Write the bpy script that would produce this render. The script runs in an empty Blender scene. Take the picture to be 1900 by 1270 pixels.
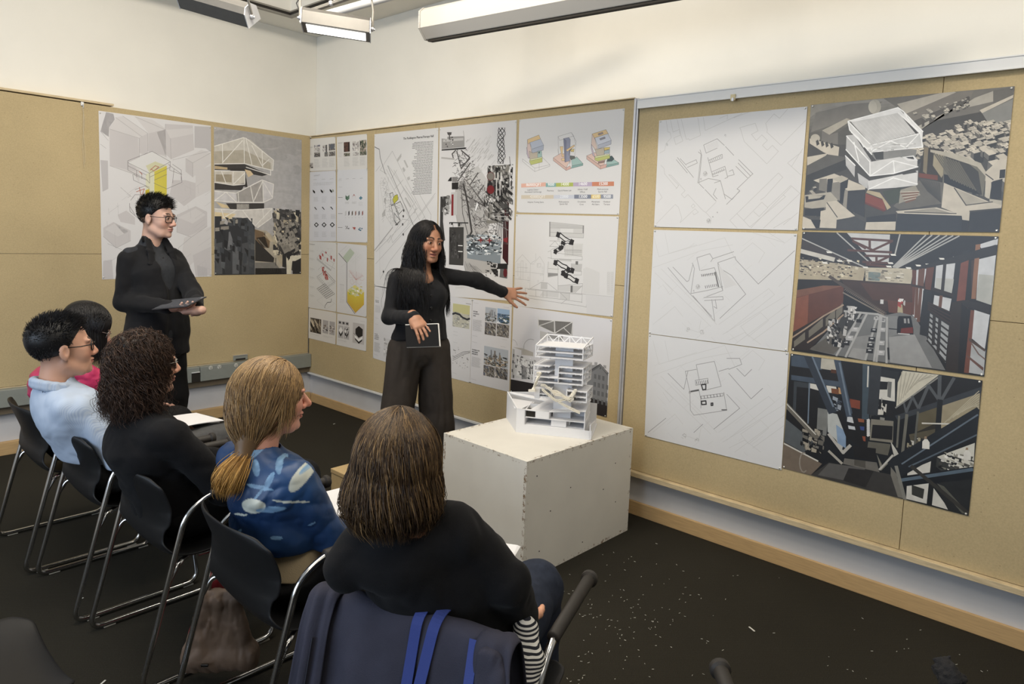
import bpy, bmesh, math, random
import numpy as np
from mathutils import Vector, Matrix, Quaternion
C = bpy.context.scene.collection
PI = math.pi
rng = random.Random(11)
nrg = np.random.default_rng(5)

# ------------------------------------------------------------------ camera
YAW, PITCH, ROLL, FPX, CYP = 0.839555, 0.0950997, -0.0384768, 1276.9, 553.76
CAM = np.array([-3.434, -5.614, 1.63])
_f = np.array([math.sin(YAW) * math.cos(PITCH), math.cos(YAW) * math.cos(PITCH), -math.sin(PITCH)])
_r = np.array([math.cos(YAW), -math.sin(YAW), 0.0])
_d = np.cross(_f, _r)
_c, _s = math.cos(ROLL), math.sin(ROLL)
CM = np.array([_c * _r + _s * _d, -_s * _r + _c * _d, _f])      # right, down, forward


def ray(px, py):
    return CM.T @ np.array([(px - 950) / FPX, (py - CYP) / FPX, 1.0])


def dep(px, py, d):        # the point seen at a photo pixel, d metres away along the view axis
    return CAM + ray(px, py) * d


def atx(px, py, x):
    v = ray(px, py); return CAM + v * ((x - CAM[0]) / v[0])


def aty(px, py, y):
    v = ray(px, py); return CAM + v * ((y - CAM[1]) / v[1])


def atz(px, py, z):
    v = ray(px, py); return CAM + v * ((z - CAM[2]) / v[2])


cd = bpy.data.cameras.new('camera')
cam = bpy.data.objects.new('camera', cd); C.objects.link(cam)
R3 = Matrix((tuple(CM[0]), tuple(-CM[1]), tuple(-CM[2]))).transposed()
cam.matrix_world = Matrix.Translation(Vector(CAM)) @ R3.to_4x4()
cd.sensor_width = 36.0
cd.lens = 36.0 * FPX / 1900.0
cd.shift_y = -(635 - CYP) / 1900.0
cd.clip_start = 0.05
bpy.context.scene.camera = cam

# ------------------------------------------------------------------ light and exposure
sc = bpy.context.scene
sc.view_settings.view_transform = 'Standard'
sc.view_settings.look = 'None'
sc.view_settings.gamma = 1.0
sc.view_settings.use_curve_mapping = False
sc.view_settings.exposure = 0.28
sc.cycles.max_bounces = 6
sc.cycles.diffuse_bounces = 4
sc.cycles.use_denoising = True
w = bpy.data.worlds.new('world'); sc.world = w; w.use_nodes = True
w.node_tree.nodes['Background'].inputs[0].default_value = (0.75, 0.85, 1.0, 1)
w.node_tree.nodes['Background'].inputs[1].default_value = 0.3


def area(name, loc, target, sx, sy, power, col):
    l = bpy.data.lights.new(name, 'AREA'); l.shape = 'RECTANGLE'; l.size = sx; l.size_y = sy
    l.energy = power; l.color = col
    o = bpy.data.objects.new(name, l); C.objects.link(o); o.location = loc
    o.rotation_euler = (Vector(target) - Vector(loc)).to_track_quat('-Z', 'Y').to_euler()
    return o


WARM = (1.0, 0.91, 0.78)
COOL = (0.70, 0.83, 1.0)
area('ceiling_lamp_light', (-2.6, -3.2, 3.42), (-2.6, -3.2, 0), 2.4, 2.4, 54, WARM)
area('ceiling_lamp_light', (-3.2, -6.2, 3.42), (-3.0, -6.0, 0), 2.4, 1.4, 26, WARM)
area('wall_wash_light', (-2.3, -2.0, 3.35), (-1.7, 0.0, 2.2), 0.5, 0.16, 15, WARM)
area('wall_wash_light', (-2.0, -3.2, 3.35), (0.0, -2.75, 2.2), 0.5, 0.16, 16, WARM)
area('wall_wash_light', (-1.6, -5.8, 3.35), (0.0, -5.2, 2.0), 0.5, 0.16, 15, WARM)
area('window_daylight', (-6.7, -3.6, 1.9), (0.0, -3.2, 1.0), 4.2, 2.0, 105, COOL)

# ------------------------------------------------------------------ materials
def lin(c):
    c = c / 255.0
    return c / 12.92 if c <= 0.04045 else ((c + 0.055) / 1.055) ** 2.4


def rgb(r, g, b, k=1.0):
    return (min(lin(r) * k, .95), min(lin(g) * k, .95), min(lin(b) * k, .95), 1.0)


def nodes(m):
    m.use_nodes = True
    nt = m.node_tree
    return nt, nt.nodes['Principled BSDF']


def mat(name, col, rough=0.6, metal=0.0, noise=0.0, scale=20.0, bump=0.0, bscale=None, spec=0.5, detail=4.0, sheen=0.0, stretch=None, col2=None, coat=0.0):
    m = bpy.data.materials.new(name)
    nt, p = nodes(m)
    p.inputs['Base Color'].default_value = col
    p.inputs['Roughness'].default_value = rough
    p.inputs['Metallic'].default_value = metal
    p.inputs['Specular IOR Level'].default_value = spec
    if sheen: p.inputs['Sheen Weight'].default_value = sheen
    if coat: p.inputs['Coat Weight'].default_value = coat
    if noise or bump or col2:
        tc = nt.nodes.new('ShaderNodeTexCoord')
        mp = nt.nodes.new('ShaderNodeMapping')
        nt.links.new(tc.outputs['Object'], mp.inputs['Vector'])
        if stretch: mp.inputs['Scale'].default_value = stretch
        n = nt.nodes.new('ShaderNodeTexNoise')
        n.inputs['Scale'].default_value = scale; n.inputs['Detail'].default_value = detail
        nt.links.new(mp.outputs[0], n.inputs['Vector'])
        if noise or col2:
            r = nt.nodes.new('ShaderNodeValToRGB')
            r.color_ramp.elements[0].position = 0.3; r.color_ramp.elements[1].position = 0.7
            a = col2 or tuple(min(1, x * (1 - noise)) for x in col[:3]) + (1,)
            b = col if col2 else tuple(min(1, x * (1 + noise)) for x in col[:3]) + (1,)
            r.color_ramp.elements[0].color = a; r.color_ramp.elements[1].color = b
            nt.links.new(n.outputs['Fac'], r.inputs[0]); nt.links.new(r.outputs[0], p.inputs['Base Color'])
        if bump:
            n2 = nt.nodes.new('ShaderNodeTexNoise'); n2.inputs['Scale'].default_value = bscale or scale * 4
            n2.inputs['Detail'].default_value = 5
            nt.links.new(mp.outputs[0], n2.inputs['Vector'])
            bp = nt.nodes.new('ShaderNodeBump'); bp.inputs['Strength'].default_value = bump
            bp.inputs['Distance'].default_value = 0.004
            nt.links.new(n2.outputs['Fac'], bp.inputs['Height']); nt.links.new(bp.outputs[0], p.inputs['Normal'])
    return m


def colmat(name, rough=0.6, spec=0.5, bump=0.0, bscale=200, sheen=0.0, noise=0.0, nscale=30, nstretch=None, sss=0.0):
    """material that takes its colour from the mesh's own Col attribute"""
    m = bpy.data.materials.new(name)
    nt, p = nodes(m)
    a = nt.nodes.new('ShaderNodeAttribute'); a.attribute_name = 'Col'
    out = a.outputs['Color']
    p.inputs['Roughness'].default_value = rough; p.inputs['Specular IOR Level'].default_value = spec
    if sheen: p.inputs['Sheen Weight'].default_value = sheen
    if sss:
        p.inputs['Subsurface Weight'].default_value = sss
        p.inputs['Subsurface Radius'].default_value = (0.012, 0.005, 0.003); p.inputs['Subsurface Scale'].default_value = 0.6
    tc = nt.nodes.new('ShaderNodeTexCoord')
    if noise:
        mp = nt.nodes.new('ShaderNodeMapping'); nt.links.new(tc.outputs['Object'], mp.inputs['Vector'])
        if nstretch: mp.inputs['Scale'].default_value = nstretch
        n = nt.nodes.new('ShaderNodeTexNoise'); n.inputs['Scale'].default_value = nscale; n.inputs['Detail'].default_value = 5
        nt.links.new(mp.outputs[0], n.inputs['Vector'])
        mr = nt.nodes.new('ShaderNodeMapRange'); mr.inputs[1].default_value = 0.3; mr.inputs[2].default_value = 0.7
        mr.inputs[3].default_value = 1 - noise; mr.inputs[4].default_value = 1 + noise
        nt.links.new(n.outputs['Fac'], mr.inputs[0])
        mx = nt.nodes.new('ShaderNodeMix'); mx.data_type = 'RGBA'; mx.blend_type = 'MULTIPLY'; mx.inputs[0].default_value = 1
        nt.links.new(out, mx.inputs[6]); nt.links.new(mr.outputs[0], mx.inputs[7]); out = mx.outputs[2]
    nt.links.new(out, p.inputs['Base Color'])
    if bump:
        n2 = nt.nodes.new('ShaderNodeTexNoise'); n2.inputs['Scale'].default_value = bscale; n2.inputs['Detail'].default_value = 5
        nt.links.new(tc.outputs['Object'], n2.inputs['Vector'])
        bp = nt.nodes.new('ShaderNodeBump'); bp.inputs['Strength'].default_value = bump; bp.inputs['Distance'].default_value = 0.003
        nt.links.new(n2.outputs['Fac'], bp.inputs['Height']); nt.links.new(bp.outputs[0], p.inputs['Normal'])
    return m


# ------------------------------------------------------------------ mesh helpers
def tagit(o, label=None, cat=None, group=None, kind=None):
    if label: o['label'] = label
    if cat: o['category'] = cat
    if group: o['group'] = group
    if kind: o['kind'] = kind
    return o


def thing(name, label, cat, loc=(0, 0, 0), rotz=0.0, group=None):
    o = bpy.data.objects.new(name, None); C.objects.link(o)
    o.location = loc; o.rotation_euler = (0, 0, rotz); o.empty_display_size = 0.1
    return tagit(o, label, cat, group)


def basis(a, b):
    a = Vector(a); b = Vector(b); z = (b - a); L = z.length; z.normalize()
    x = Vector((0, 0, 1)).cross(z)
    if x.length < 1e-3: x = Vector((1, 0, 0))
    x.normalize(); y = z.cross(x)
    return a, z, x, y, L


class MB:
    def __init__(s):
        s.v = []; s.f = []; s.c = []; s.mi = []; s.m = 0; s.col = (1, 1, 1)

    def add(s, vs, fs):
        k = len(s.v)
        s.v += [tuple(map(float, v)) for v in vs]
        for f in fs:
            s.f.append([i + k for i in f]); s.c.append(s.col); s.mi.append(s.m)
        return s

    def box(s, lo, hi):
        x0, y0, z0 = lo; x1, y1, z1 = hi
        v = [(x0, y0, z0), (x1, y0, z0), (x1, y1, z0), (x0, y1, z0), (x0, y0, z1), (x1, y0, z1), (x1, y1, z1), (x0, y1, z1)]
        return s.add(v, [(0, 3, 2, 1), (4, 5, 6, 7), (0, 1, 5, 4), (1, 2, 6, 5), (2, 3, 7, 6), (3, 0, 4, 7)])

    def bar(s, a, b, w, h, up=(0, 0, 1)):
        """a rectangular bar from a to b, w wide and h high"""
        a = Vector(a); b = Vector(b); z = (b - a).normalized(); u = Vector(up)
        x = z.cross(u)
        if x.length < 1e-4: x = Vector((1, 0, 0))
        x.normalize(); y = x.cross(z)
        v = []
        for p in (a, b):
            for i, j in ((-1, -1), (1, -1), (1, 1), (-1, 1)):
                v.append(p + x * (w / 2 * i) + y * (h / 2 * j))
        return s.add(v, [(3, 2, 1, 0), (4, 5, 6, 7), (0, 1, 5, 4), (1, 2, 6, 5), (2, 3, 7, 6), (3, 0, 4, 7)])

    def prism(s, pts, axis):
        """a polygon pushed along the vector axis"""
        n = len(pts); ax = Vector(axis)
        v = [Vector(p) for p in pts] + [Vector(p) + ax for p in pts]
        return s.add(v, [list(range(n))[::-1], list(range(n, 2 * n))] + [(i, (i + 1) % n, n + (i + 1) % n, n + i) for i in range(n)])

    def tube(s, pts, r, n=10, caps=True):
        pts = [Vector(p) for p in pts]; rs = r if hasattr(r, '__len__') else [r] * len(pts)
        v = []; f = []
        t0 = (pts[1] - pts[0]).normalized(); u = t0.orthogonal().normalized()
        for i, p in enumerate(pts):
            if i == 0: t = t0
            elif i == len(pts) - 1: t = (pts[i] - pts[i - 1]).normalized()
            else: t = ((pts[i + 1] - p).normalized() + (p - pts[i - 1]).normalized()).normalized()
            u = (u - t * u.dot(t)).normalized(); w2 = t.cross(u)
            for j in range(n):
                a = 2 * PI * j / n
                v.append(p + (u * math.cos(a) + w2 * math.sin(a)) * rs[i])
        for i in range(len(pts) - 1):
            for j in range(n):
                a = i * n + j; b = i * n + (j + 1) % n
                f.append((a, b, b + n, a + n))
        if caps: f += [tuple(range(n))[::-1], tuple(range(len(v) - n, len(v)))]
        return s.add(v, f)

    def lathe(s, a, b, prof, n=20):
        """prof: (distance along a->b in metres, radius)"""
        a, z, x, y, L = basis(a, b)
        v = []; f = []
        for t, r in prof:
            for j in range(n):
                g = 2 * PI * j / n
                v.append(a + z * t + (x * math.cos(g) + y * math.sin(g)) * r)
        for i in range(len(prof) - 1):
            for j in range(n):
                p = i * n + j; q = i * n + (j + 1) % n
                f.append((p, q, q + n, p + n))
        f += [tuple(range(n))[::-1], tuple(range(len(v) - n, len(v)))]
        return s.add(v, f)

    def grid(s, P, closed=False):
        """P: rows of points -> a sheet"""
        P = np.asarray(P, float); a, b = P.shape[:2]
        f = []
        for i in range(a - 1):
            for j in range(b if closed else b - 1):
                f.append((i * b + j, i * b + (j + 1) % b, (i + 1) * b + (j + 1) % b, (i + 1) * b + j))
        return s.add(P.reshape(-1, 3), f)

    def build(s, name, mats, parent=None, smooth=False, bevel=0.0, world=True, sub=0, solid=0.0, color=False):
        me = bpy.data.meshes.new(name)
        V = s.v
        if parent is not None and world:
            Mi = parent_mat(parent).inverted()
            V = [tuple(Mi @ Vector(v)) for v in V]
        me.from_pydata(V, [], s.f)
        if not isinstance(mats, (list, tuple)): mats = [mats]
        for m in mats: me.materials.append(m)
        if any(s.mi): me.polygons.foreach_set('material_index', s.mi)
        if color:
            at = me.color_attributes.new('Col', 'FLOAT_COLOR', 'CORNER')
            cols = np.repeat(np.array([tuple(c)[:3] + (1.0,) for c in s.c], dtype=np.float32), [len(f) for f in s.f], axis=0)
            at.data.foreach_set('color', cols.ravel())
        o = bpy.data.objects.new(name, me); C.objects.link(o)
        if parent is not None: o.parent = parent
        if smooth: shade(me, smooth if smooth is not True else 40)
        if solid:
            md = o.modifiers.new('solid', 'SOLIDIFY'); md.thickness = solid; md.offset = 0
        if sub:
            md = o.modifiers.new('sub', 'SUBSURF'); md.levels = sub; md.render_levels = sub
        if bevel:
            md = o.modifiers.new('bevel', 'BEVEL'); md.width = bevel; md.segments = 2; md.limit_method = 'ANGLE'; md.angle_limit = math.radians(50)
        return o


def parent_mat(o):
    m = Matrix.LocRotScale(o.location, o.rotation_euler, o.scale)
    return parent_mat(o.parent) @ m if o.parent else m


def shade(me, ang=40):
    me.shade_smooth()
    if ang < 180:
        me.set_sharp_from_angle(angle=math.radians(ang))


def quadmesh(name, V, F, mats, parent=None, col=None, smooth=True):
    """arrays of points and quads or triangles straight into a mesh"""
    V = np.asarray(V, np.float32); F = np.asarray(F, np.int32)
    if parent is not None:
        Mi = np.array(parent_mat(parent).inverted()); V = (V @ Mi[:3, :3].T + Mi[:3, 3]).astype(np.float32)
    me = bpy.data.meshes.new(name); k = F.shape[1]
    me.vertices.add(len(V)); me.vertices.foreach_set('co', V.ravel())
    me.loops.add(F.size); me.loops.foreach_set('vertex_index', F.ravel())
    me.polygons.add(len(F)); me.polygons.foreach_set('loop_start', np.arange(0, F.size, k, dtype=np.int32))
    try: me.polygons.foreach_set('loop_total', np.full(len(F), k, np.int32))
    except Exception: pass
    me.update(calc_edges=True)
    if not isinstance(mats, (list, tuple)): mats = [mats]
    for m in mats: me.materials.append(m)
    if col is not None:
        at = me.color_attributes.new('Col', 'FLOAT_COLOR', 'POINT')
        c4 = np.ones((len(V), 4), np.float32); c4[:, :3] = col
        at.data.foreach_set('color', c4.ravel())
    if smooth: me.shade_smooth()
    o = bpy.data.objects.new(name, me); C.objects.link(o)
    if parent is not None: o.parent = parent
    return o


def copy_tree(o, parent=None):
    c = o.copy(); C.objects.link(c)
    if parent is not None: c.parent = parent
    for ch in [x for x in bpy.data.objects if x.parent == o]: copy_tree(ch, c)
    return c
# ------------------------------------------------------------------ the room
H = 3.5
M_floor = mat('carpet', rgb(57, 54, 46, .8), rough=0.95, noise=0.22, scale=260, bump=0.9, bscale=700, spec=0.15)
nt, p = nodes(M_floor)   # coarse, ribbed dark carpet with a few pale flecks
fl = [n for n in nt.nodes if n.type == 'VALTORGB'][0]
tc = nt.nodes.new('ShaderNodeTexCoord')
big = nt.nodes.new('ShaderNodeTexNoise'); big.inputs['Scale'].default_value = 1.6; big.inputs['Detail'].default_value = 6
nt.links.new(tc.outputs['Object'], big.inputs['Vector'])
wv = nt.nodes.new('ShaderNodeTexWave'); wv.inputs['Scale'].default_value = 60; wv.inputs['Distortion'].default_value = 1.5
wv.bands_direction = 'DIAGONAL'
nt.links.new(tc.outputs['Object'], wv.inputs['Vector'])
mr = nt.nodes.new('ShaderNodeMapRange'); mr.inputs[3].default_value = .8; mr.inputs[4].default_value = 1.25
nt.links.new(big.outputs['Fac'], mr.inputs[0])
mr2 = nt.nodes.new('ShaderNodeMapRange'); mr2.inputs[3].default_value = .85; mr2.inputs[4].default_value = 1.15
nt.links.new(wv.outputs['Fac'], mr2.inputs[0])
mu = nt.nodes.new('ShaderNodeMath'); mu.operation = 'MULTIPLY'
nt.links.new(mr.outputs[0], mu.inputs[0]); nt.links.new(mr2.outputs[0], mu.inputs[1])
mx = nt.nodes.new('ShaderNodeMix'); mx.data_type = 'RGBA'; mx.blend_type = 'MULTIPLY'; mx.inputs[0].default_value = 1
nt.links.new(fl.outputs[0], mx.inputs[6]); nt.links.new(mu.outputs[0], mx.inputs[7]); nt.links.new(mx.outputs[2], p.inputs['Base Color'])

M_wall = mat('painted_wall', rgb(230, 227, 218, 1.05), rough=0.85, noise=0.02, scale=3, bump=0.06, bscale=60, spec=0.2)
M_low = mat('lower_wall_paint', rgb(206, 206, 208, .95), rough=0.7, noise=0.035, scale=5, bump=0.05, bscale=40, spec=0.3)
M_base = mat('wooden_baseboard', rgb(196, 164, 118, 1.0), rough=0.6, noise=0.10, scale=5, stretch=(2, 2, 30), spec=0.3)
M_board = mat('tan_pinboard', rgb(183, 165, 128, 1.06), rough=0.9, noise=0.06, scale=2.2, detail=8, bump=0.12, bscale=500, spec=0.1)
nt, p = nodes(M_board)   # speckles and pin holes
rp = [n for n in nt.nodes if n.type == 'VALTORGB'][0]
tc = nt.nodes.new('ShaderNodeTexCoord'); vo = nt.nodes.new('ShaderNodeTexVoronoi'); vo.inputs['Scale'].default_value = 26
nt.links.new(tc.outputs['Object'], vo.inputs['Vector'])
r2 = nt.nodes.new('ShaderNodeValToRGB'); r2.color_ramp.elements[0].position = .03; r2.color_ramp.elements[0].color = (.62, .6, .56, 1)
r2.color_ramp.elements[1].position = .085; r2.color_ramp.elements[1].color = (1, 1, 1, 1)
nt.links.new(vo.outputs['Distance'], r2.inputs[0])
n3 = nt.nodes.new('ShaderNodeTexNoise'); n3.inputs['Scale'].default_value = 130; n3.inputs['Detail'].default_value = 3
nt.links.new(tc.outputs['Object'], n3.inputs['Vector'])
m3 = nt.nodes.new('ShaderNodeMapRange'); m3.inputs[1].default_value = .3; m3.inputs[2].default_value = .7; m3.inputs[3].default_value = .93; m3.inputs[4].default_value = 1.06
nt.links.new(n3.outputs['Fac'], m3.inputs[0])
ma = nt.nodes.new('ShaderNodeMix'); ma.data_type = 'RGBA'; ma.blend_type = 'MULTIPLY'; ma.inputs[0].default_value = .8
nt.links.new(rp.outputs[0], ma.inputs[6]); nt.links.new(r2.outputs[0], ma.inputs[7])
mb_ = nt.nodes.new('ShaderNodeMix'); mb_.data_type = 'RGBA'; mb_.blend_type = 'MULTIPLY'; mb_.inputs[0].default_value = 1
nt.links.new(ma.outputs[2], mb_.inputs[6]); nt.links.new(m3.outputs[0], mb_.inputs[7]); nt.links.new(mb_.outputs[2], p.inputs['Base Color'])
M_alu = mat('brushed_aluminium', rgb(205, 206, 210), rough=0.42, metal=0.55, noise=0.03, scale=40, spec=0.5)
M_whitem = mat('white_enamel_metal', rgb(226, 226, 224), rough=0.45, spec=0.5)
M_ply = mat('plywood_edge', rgb(200, 182, 148, 1.05), rough=0.7, noise=0.16, scale=14, stretch=(1, 1, 12), spec=0.2)
M_dark = mat('dark_gap', rgb(40, 36, 30), rough=0.9)
M_grayp = mat('grey_painted_steel', rgb(142, 146, 140, 1.0), rough=0.5, noise=0.03, scale=30, spec=0.4)
M_blackp = mat('black_plastic', rgb(28, 28, 29), rough=0.5, noise=0.05, scale=60, bump=0.05, bscale=300, spec=0.4)
M_chrome = mat('worn_chrome', rgb(200, 200, 200), rough=0.17, metal=1.0, noise=0.06, scale=60)
M_ceil = mat('ceiling_paint', rgb(226, 224, 218), rough=0.9)

XR, YL = 0.09, 0.03          # upper wall planes behind the boards


def struct(name, mb, m, **k):
    return tagit(mb.build(name, m, **k), kind='structure')


struct('floor', MB().box((-7.5, -9.5, -.1), (0.2, 0.2, 0)), M_floor)
struct('ceiling', MB().box((-7.5, -9.5, H), (0.2, 0.2, H + .1)), M_ceil)
b = MB().box((XR, -9.5, 0), (XR + .12, YL + .12, H)); b.m = 1
b.box((0.015, -9.5, 0), (XR - .001, YL - .002, 2.34))
struct('wall_right', b, [M_wall, M_low])
b = MB().box((-7.5, YL, 0), (XR - .001, YL + .12, H)); b.m = 1
b.box((-7.5, -.04, 0), (.014, YL - .001, 2.41))
struct('wall_left', b, [M_wall, M_low])
struct('wall_rear', MB().box((-7.5, -9.62, 0), (.2, -9.5, H)), M_wall)
b = MB()   # the window side: piers, sill wall and lintel around two openings
b.box((-7.62, -9.5, 0), (-7.5, .15, .95)); b.box((-7.62, -9.5, 2.95), (-7.5, .15, H))
for y0, y1 in ((-9.5, -6.6), (-4.0, -3.6), (-1.0, .15)): b.box((-7.62, y0, .95), (-7.5, y1, 2.95))
struct('wall_window_side', b, M_wall)
M_glass = mat('window_glass', (0.9, 0.95, 1, 1), rough=0.02); nodes(M_glass)[1].inputs['Transmission Weight'].default_value = 1.0
for k, (y0, y1) in enumerate(((-6.6, -4.0), (-3.6, -1.0))):
    b = MB()
    b.box((-7.6, y0, .95), (-7.52, y0 + .06, 2.95)); b.box((-7.6, y1 - .06, .95), (-7.52, y1, 2.95))
    b.box((-7.6, y0 + .06, .95), (-7.52, y1 - .06, 1.01)); b.box((-7.6, y0 + .06, 2.89), (-7.52, y1 - .06, 2.95))
    b.box((-7.6, (y0 + y1) / 2 - .02, 1.01), (-7.52, (y0 + y1) / 2 + .02, 2.89)); b.m = 1
    b.box((-7.565, y0 + .06, 1.01), (-7.558, (y0 + y1) / 2 - .02, 2.89)); b.box((-7.565, (y0 + y1) / 2 + .02, 1.01), (-7.558, y1 - .06, 2.89))
    struct('window_%d' % (k + 1), b, [M_whitem, M_glass])
struct('baseboard_right', MB().box((-.002, -9.4, 0), (0.0149, -.08, .082)), M_base, bevel=.003)
struct('baseboard_left', MB().box((-7.4, -.082, 0), (-.003, -.0401, .088)), M_base, bevel=.003)

# tan pin boards (thin gaps between the panels stay open)
XB, YB = -.02, -.06


def boards(name, label, rects, f, th=.018, back=True):
    b = MB()
    for (s0, t0, s1, t1) in rects:
        g = .0012
        lo = f(s0 + g, t0 + g, 0); hi = f(s1 - g, t1 - g, th)
        b.box([min(a, c) for a, c in zip(lo, hi)], [max(a, c) for a, c in zip(lo, hi)])
    return tagit(b.build(name, M_board, bevel=.0012), label, 'board', kind=None)


zs = 1.352
boards('pin_board', 'tan pin board on the left wall behind the standing man, above the grey power strip',
       [(-3.3, .463, -.022, zs + .01), (-3.3, zs + .01, -.022, 2.42)],
       lambda s, t, d: (s, YB + d, t), th=.0195)
boards('pin_board', 'tan pin board covered in prints, from the room corner to the aluminium edge strip',
       [(.07, .285, 1.735, 1.372), (.07, 1.372, 1.02, 2.412), (1.02, 1.372, 1.735, 2.412), (1.735, .285, 3.435, 1.345), (1.735, 1.345, 3.435, 2.412)],
       lambda s, t, d: (XB + d, -s, t), th=.034)
boards('sliding_pin_board', 'wide tan sliding pin board under the white rail, holding floor plans and large photographs',
       [(3.463, .275, 4.95, 2.36), (4.95, .275, 6.2, 1.345), (4.95, 1.345, 6.2, 2.36)],
       lambda s, t, d: (XB + d, -s, t), th=.034)
b = MB(); b.box((-.036, -3.449, .285), (.014, -3.436, 2.412))
b.box((-.030, -3.461, .285), (.014, -3.450, 2.412))
tagit(b.build('board_edge_strip', M_alu, bevel=.001), 'upright aluminium strip where the two right pin boards meet', 'trim')
b = MB().box((-.046, -6.4, 2.353), (XR - .001, -3.463, 2.402))
b.box((-.050, -6.4, 2.398), (-.038, -3.463, 2.404)); b.box((-.050, -6.4, 2.350), (-.040, -3.463, 2.356))
struct('trim_1', b, M_whitem, bevel=.001)
b = MB().box((-.052, -6.4, .247), (.014, -3.43, .274))
struct('trim_2', b, M_ply, bevel=.002)
b = MB().box((-.034, -3.43, .268), (.014, -.07, .283))
struct('trim_3', b, M_whitem, bevel=.001)
b = MB().box((-.034, -3.434, 2.4125), (XR - .001, -.065, 2.418))
struct('trim_4', b, M_ply)
b = MB().box((-3.3, -.066, 2.427), (-1.62, YL - .001, 2.442))
struct('trim_5', b, M_ply, bevel=.001)
b = MB().box((-.018, -.0615, .30), (-.0125, -.060, 2.40))
struct('trim_6', b, M_dark)

# grey power strip along the left wall with its outlets
t = thing('power_strip', 'long grey metal power raceway with outlets along the foot of the left wall', 'outlet', (-1.2, -.06, .33))
b = MB().box((-3.2, -.115, .335), (-1.035, -.0405, .455)); b.box((-1.03, -.115, .335), (-.022, -.0405, .455))
b.build('raceway_cover', M_grayp, t, bevel=.004)
b = MB().box((-3.2, -.085, .285), (-.022, -.0405, .334))
b.build('lower_rail', mat('brown_rail', rgb(112, 100, 82), rough=.7), t)
b = MB().box((-3.2, -.062, .456), (-.022, -.0405, .462)); b.build('top_lip', M_ply, t)
M_out = mat('outlet_face', rgb(200, 200, 192), rough=.4)
for cx_ in (385, 401, 432, 448):
    q = aty(cx_ + 6, 683 - (cx_ - 385) * .105, -.1152)
    b = MB().lathe((q[0], -.1151, q[2]), (q[0], -.2, q[2]), [(0, .017), (.002, .017), (.0025, .0155)], 16)
    o = b.build('outlet', M_out, t, smooth=True)
    b = MB()
    for dx in (-.006, .006): b.box((q[0] + dx - .0012, -.1183, q[2] + .001), (q[0] + dx + .0012, -.1176, q[2] + .009))
    b.lathe((q[0], -.1176, q[2] - .007), (q[0], -.12, q[2] - .007), [(0, .003), (.0006, .003)], 10)
    b.build('socket_hole', M_dark, o)
q = aty(366, 700, -.116)
b = MB().box((q[0] - .045, -.118, q[2] - .04), (q[0] + .02, -.1152, q[2] + .035)); b.build('cover_plate', M_dark, t, bevel=.002)
b = MB().box((q[0] - .045, -.124, q[2] + .036), (q[0] + .02, -.1152, q[2] + .042)); b.build('plate_lip', M_whitem, t)
q = aty(446, 664, -.066)
t = thing('cable_box', 'small metal cable opening set in the tan board above the grey raceway', 'outlet', (q[0], -.066, q[2]))
b = MB().box((q[0] - .062, -.074, q[2] - .02), (q[0] + .062, -.0605, q[2] + .02)); b.build('plate', M_grayp, t, bevel=.002)
b = MB().box((q[0] - .045, -.0755, q[2] - .018), (q[0] + .04, -.0742, q[2] - .004)); b.build('slot', M_dark, t)
b = MB().box((q[0] - .062, -.078, q[2] + .0205), (q[0] + .062, -.0605, q[2] + .024)); b.build('lip', M_alu, t)

# string hanging from a hook
q0 = aty(153, 193, -.07); q1 = aty(154, 305, -.068)
t = thing('hook', 'white hook with a thin frayed string at the top of the left board', 'hook', tuple(q0))
M_str = mat('cotton_string', rgb(205, 190, 160), rough=.9)
b = MB().box((q0[0] - .009, -.072, q0[2] - .012), (q0[0] + .009, -.0605, q0[2] + .014)); b.build('hook_plate', M_whitem, t, bevel=.002)
b = MB().tube([(q0[0], -.073, q0[2] - .004), (q0[0], -.09, q0[2] - .012), (q0[0], -.088, q0[2] - .026), (q0[0], -.073, q0[2] - .03)], .0025, 8); b.build('hook_arm', M_alu, t, smooth=True)
b = MB()
for k in range(3):
    L = (q0[2] - q1[2]) * (1, .93, .35)[k]
    b.tube([(q0[0] + .004 * math.sin(i * .9 + k * 2) + (.006 * k - .003) * i / 6, -.082 + .002 * k, q0[2] - .02 - L * i / 8) for i in range(9)], .0013, 6)
b.build('string', M_str, t, smooth=True)
# tape with a clip on the rail
q = atx(1360, 181, -.054)
t = thing('tape_piece', 'scrap of masking tape with a dark clip stuck on the white rail', 'tape', tuple(q))
M_tape = mat('masking_tape', rgb(214, 200, 160), rough=.7)
b = MB().box((-.0535, q[1] - .012, q[2] - .014), (-.0505, q[1] + .014, q[2] + .016)); b.build('tape', M_tape, t)
b = MB().box((-.060, q[1] - .006, q[2] - .018), (-.0536, q[1] + .005, q[2] - .002)); b.build('clip', M_alu, t)

# pale scraps on the carpet
M_scrap = mat('paper_scrap', rgb(215, 213, 205), rough=.9)
def scrap(px, py, L, ang, wd=.006):
    q = atz(px, py, .003)
    dx, dy = math.cos(ang) * L / 2, math.sin(ang) * L / 2
    b = MB().bar((q[0] - dx, q[1] - dy, .003), (q[0] + dx, q[1] + dy, .003), wd, .002)
    tagit(b.build('paper_scrap', M_scrap), None)
    return bpy.data.objects['paper_scrap'] if False else C.objects[-1]
for (px, py, L, a, lab) in ((1395, 1168, .035, 1.1, 'curled white paper sliver on bare carpet right of the empty arm grip'), (149, 1113, .03, .5, 'white paper shred on carpet between the sled legs of two chairs'), (620, 787, .02, .3, 'tiny white scrap on the carpet beyond the blonde woman'), (190, 1268, .03, .6, 'white scrap at the very front of the carpet below the chairs')):
    tagit(scrap(px, py, L, a), lab, 'scrap', 'paper scraps on the carpet')
b = MB(); rr = random.Random(4)
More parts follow.
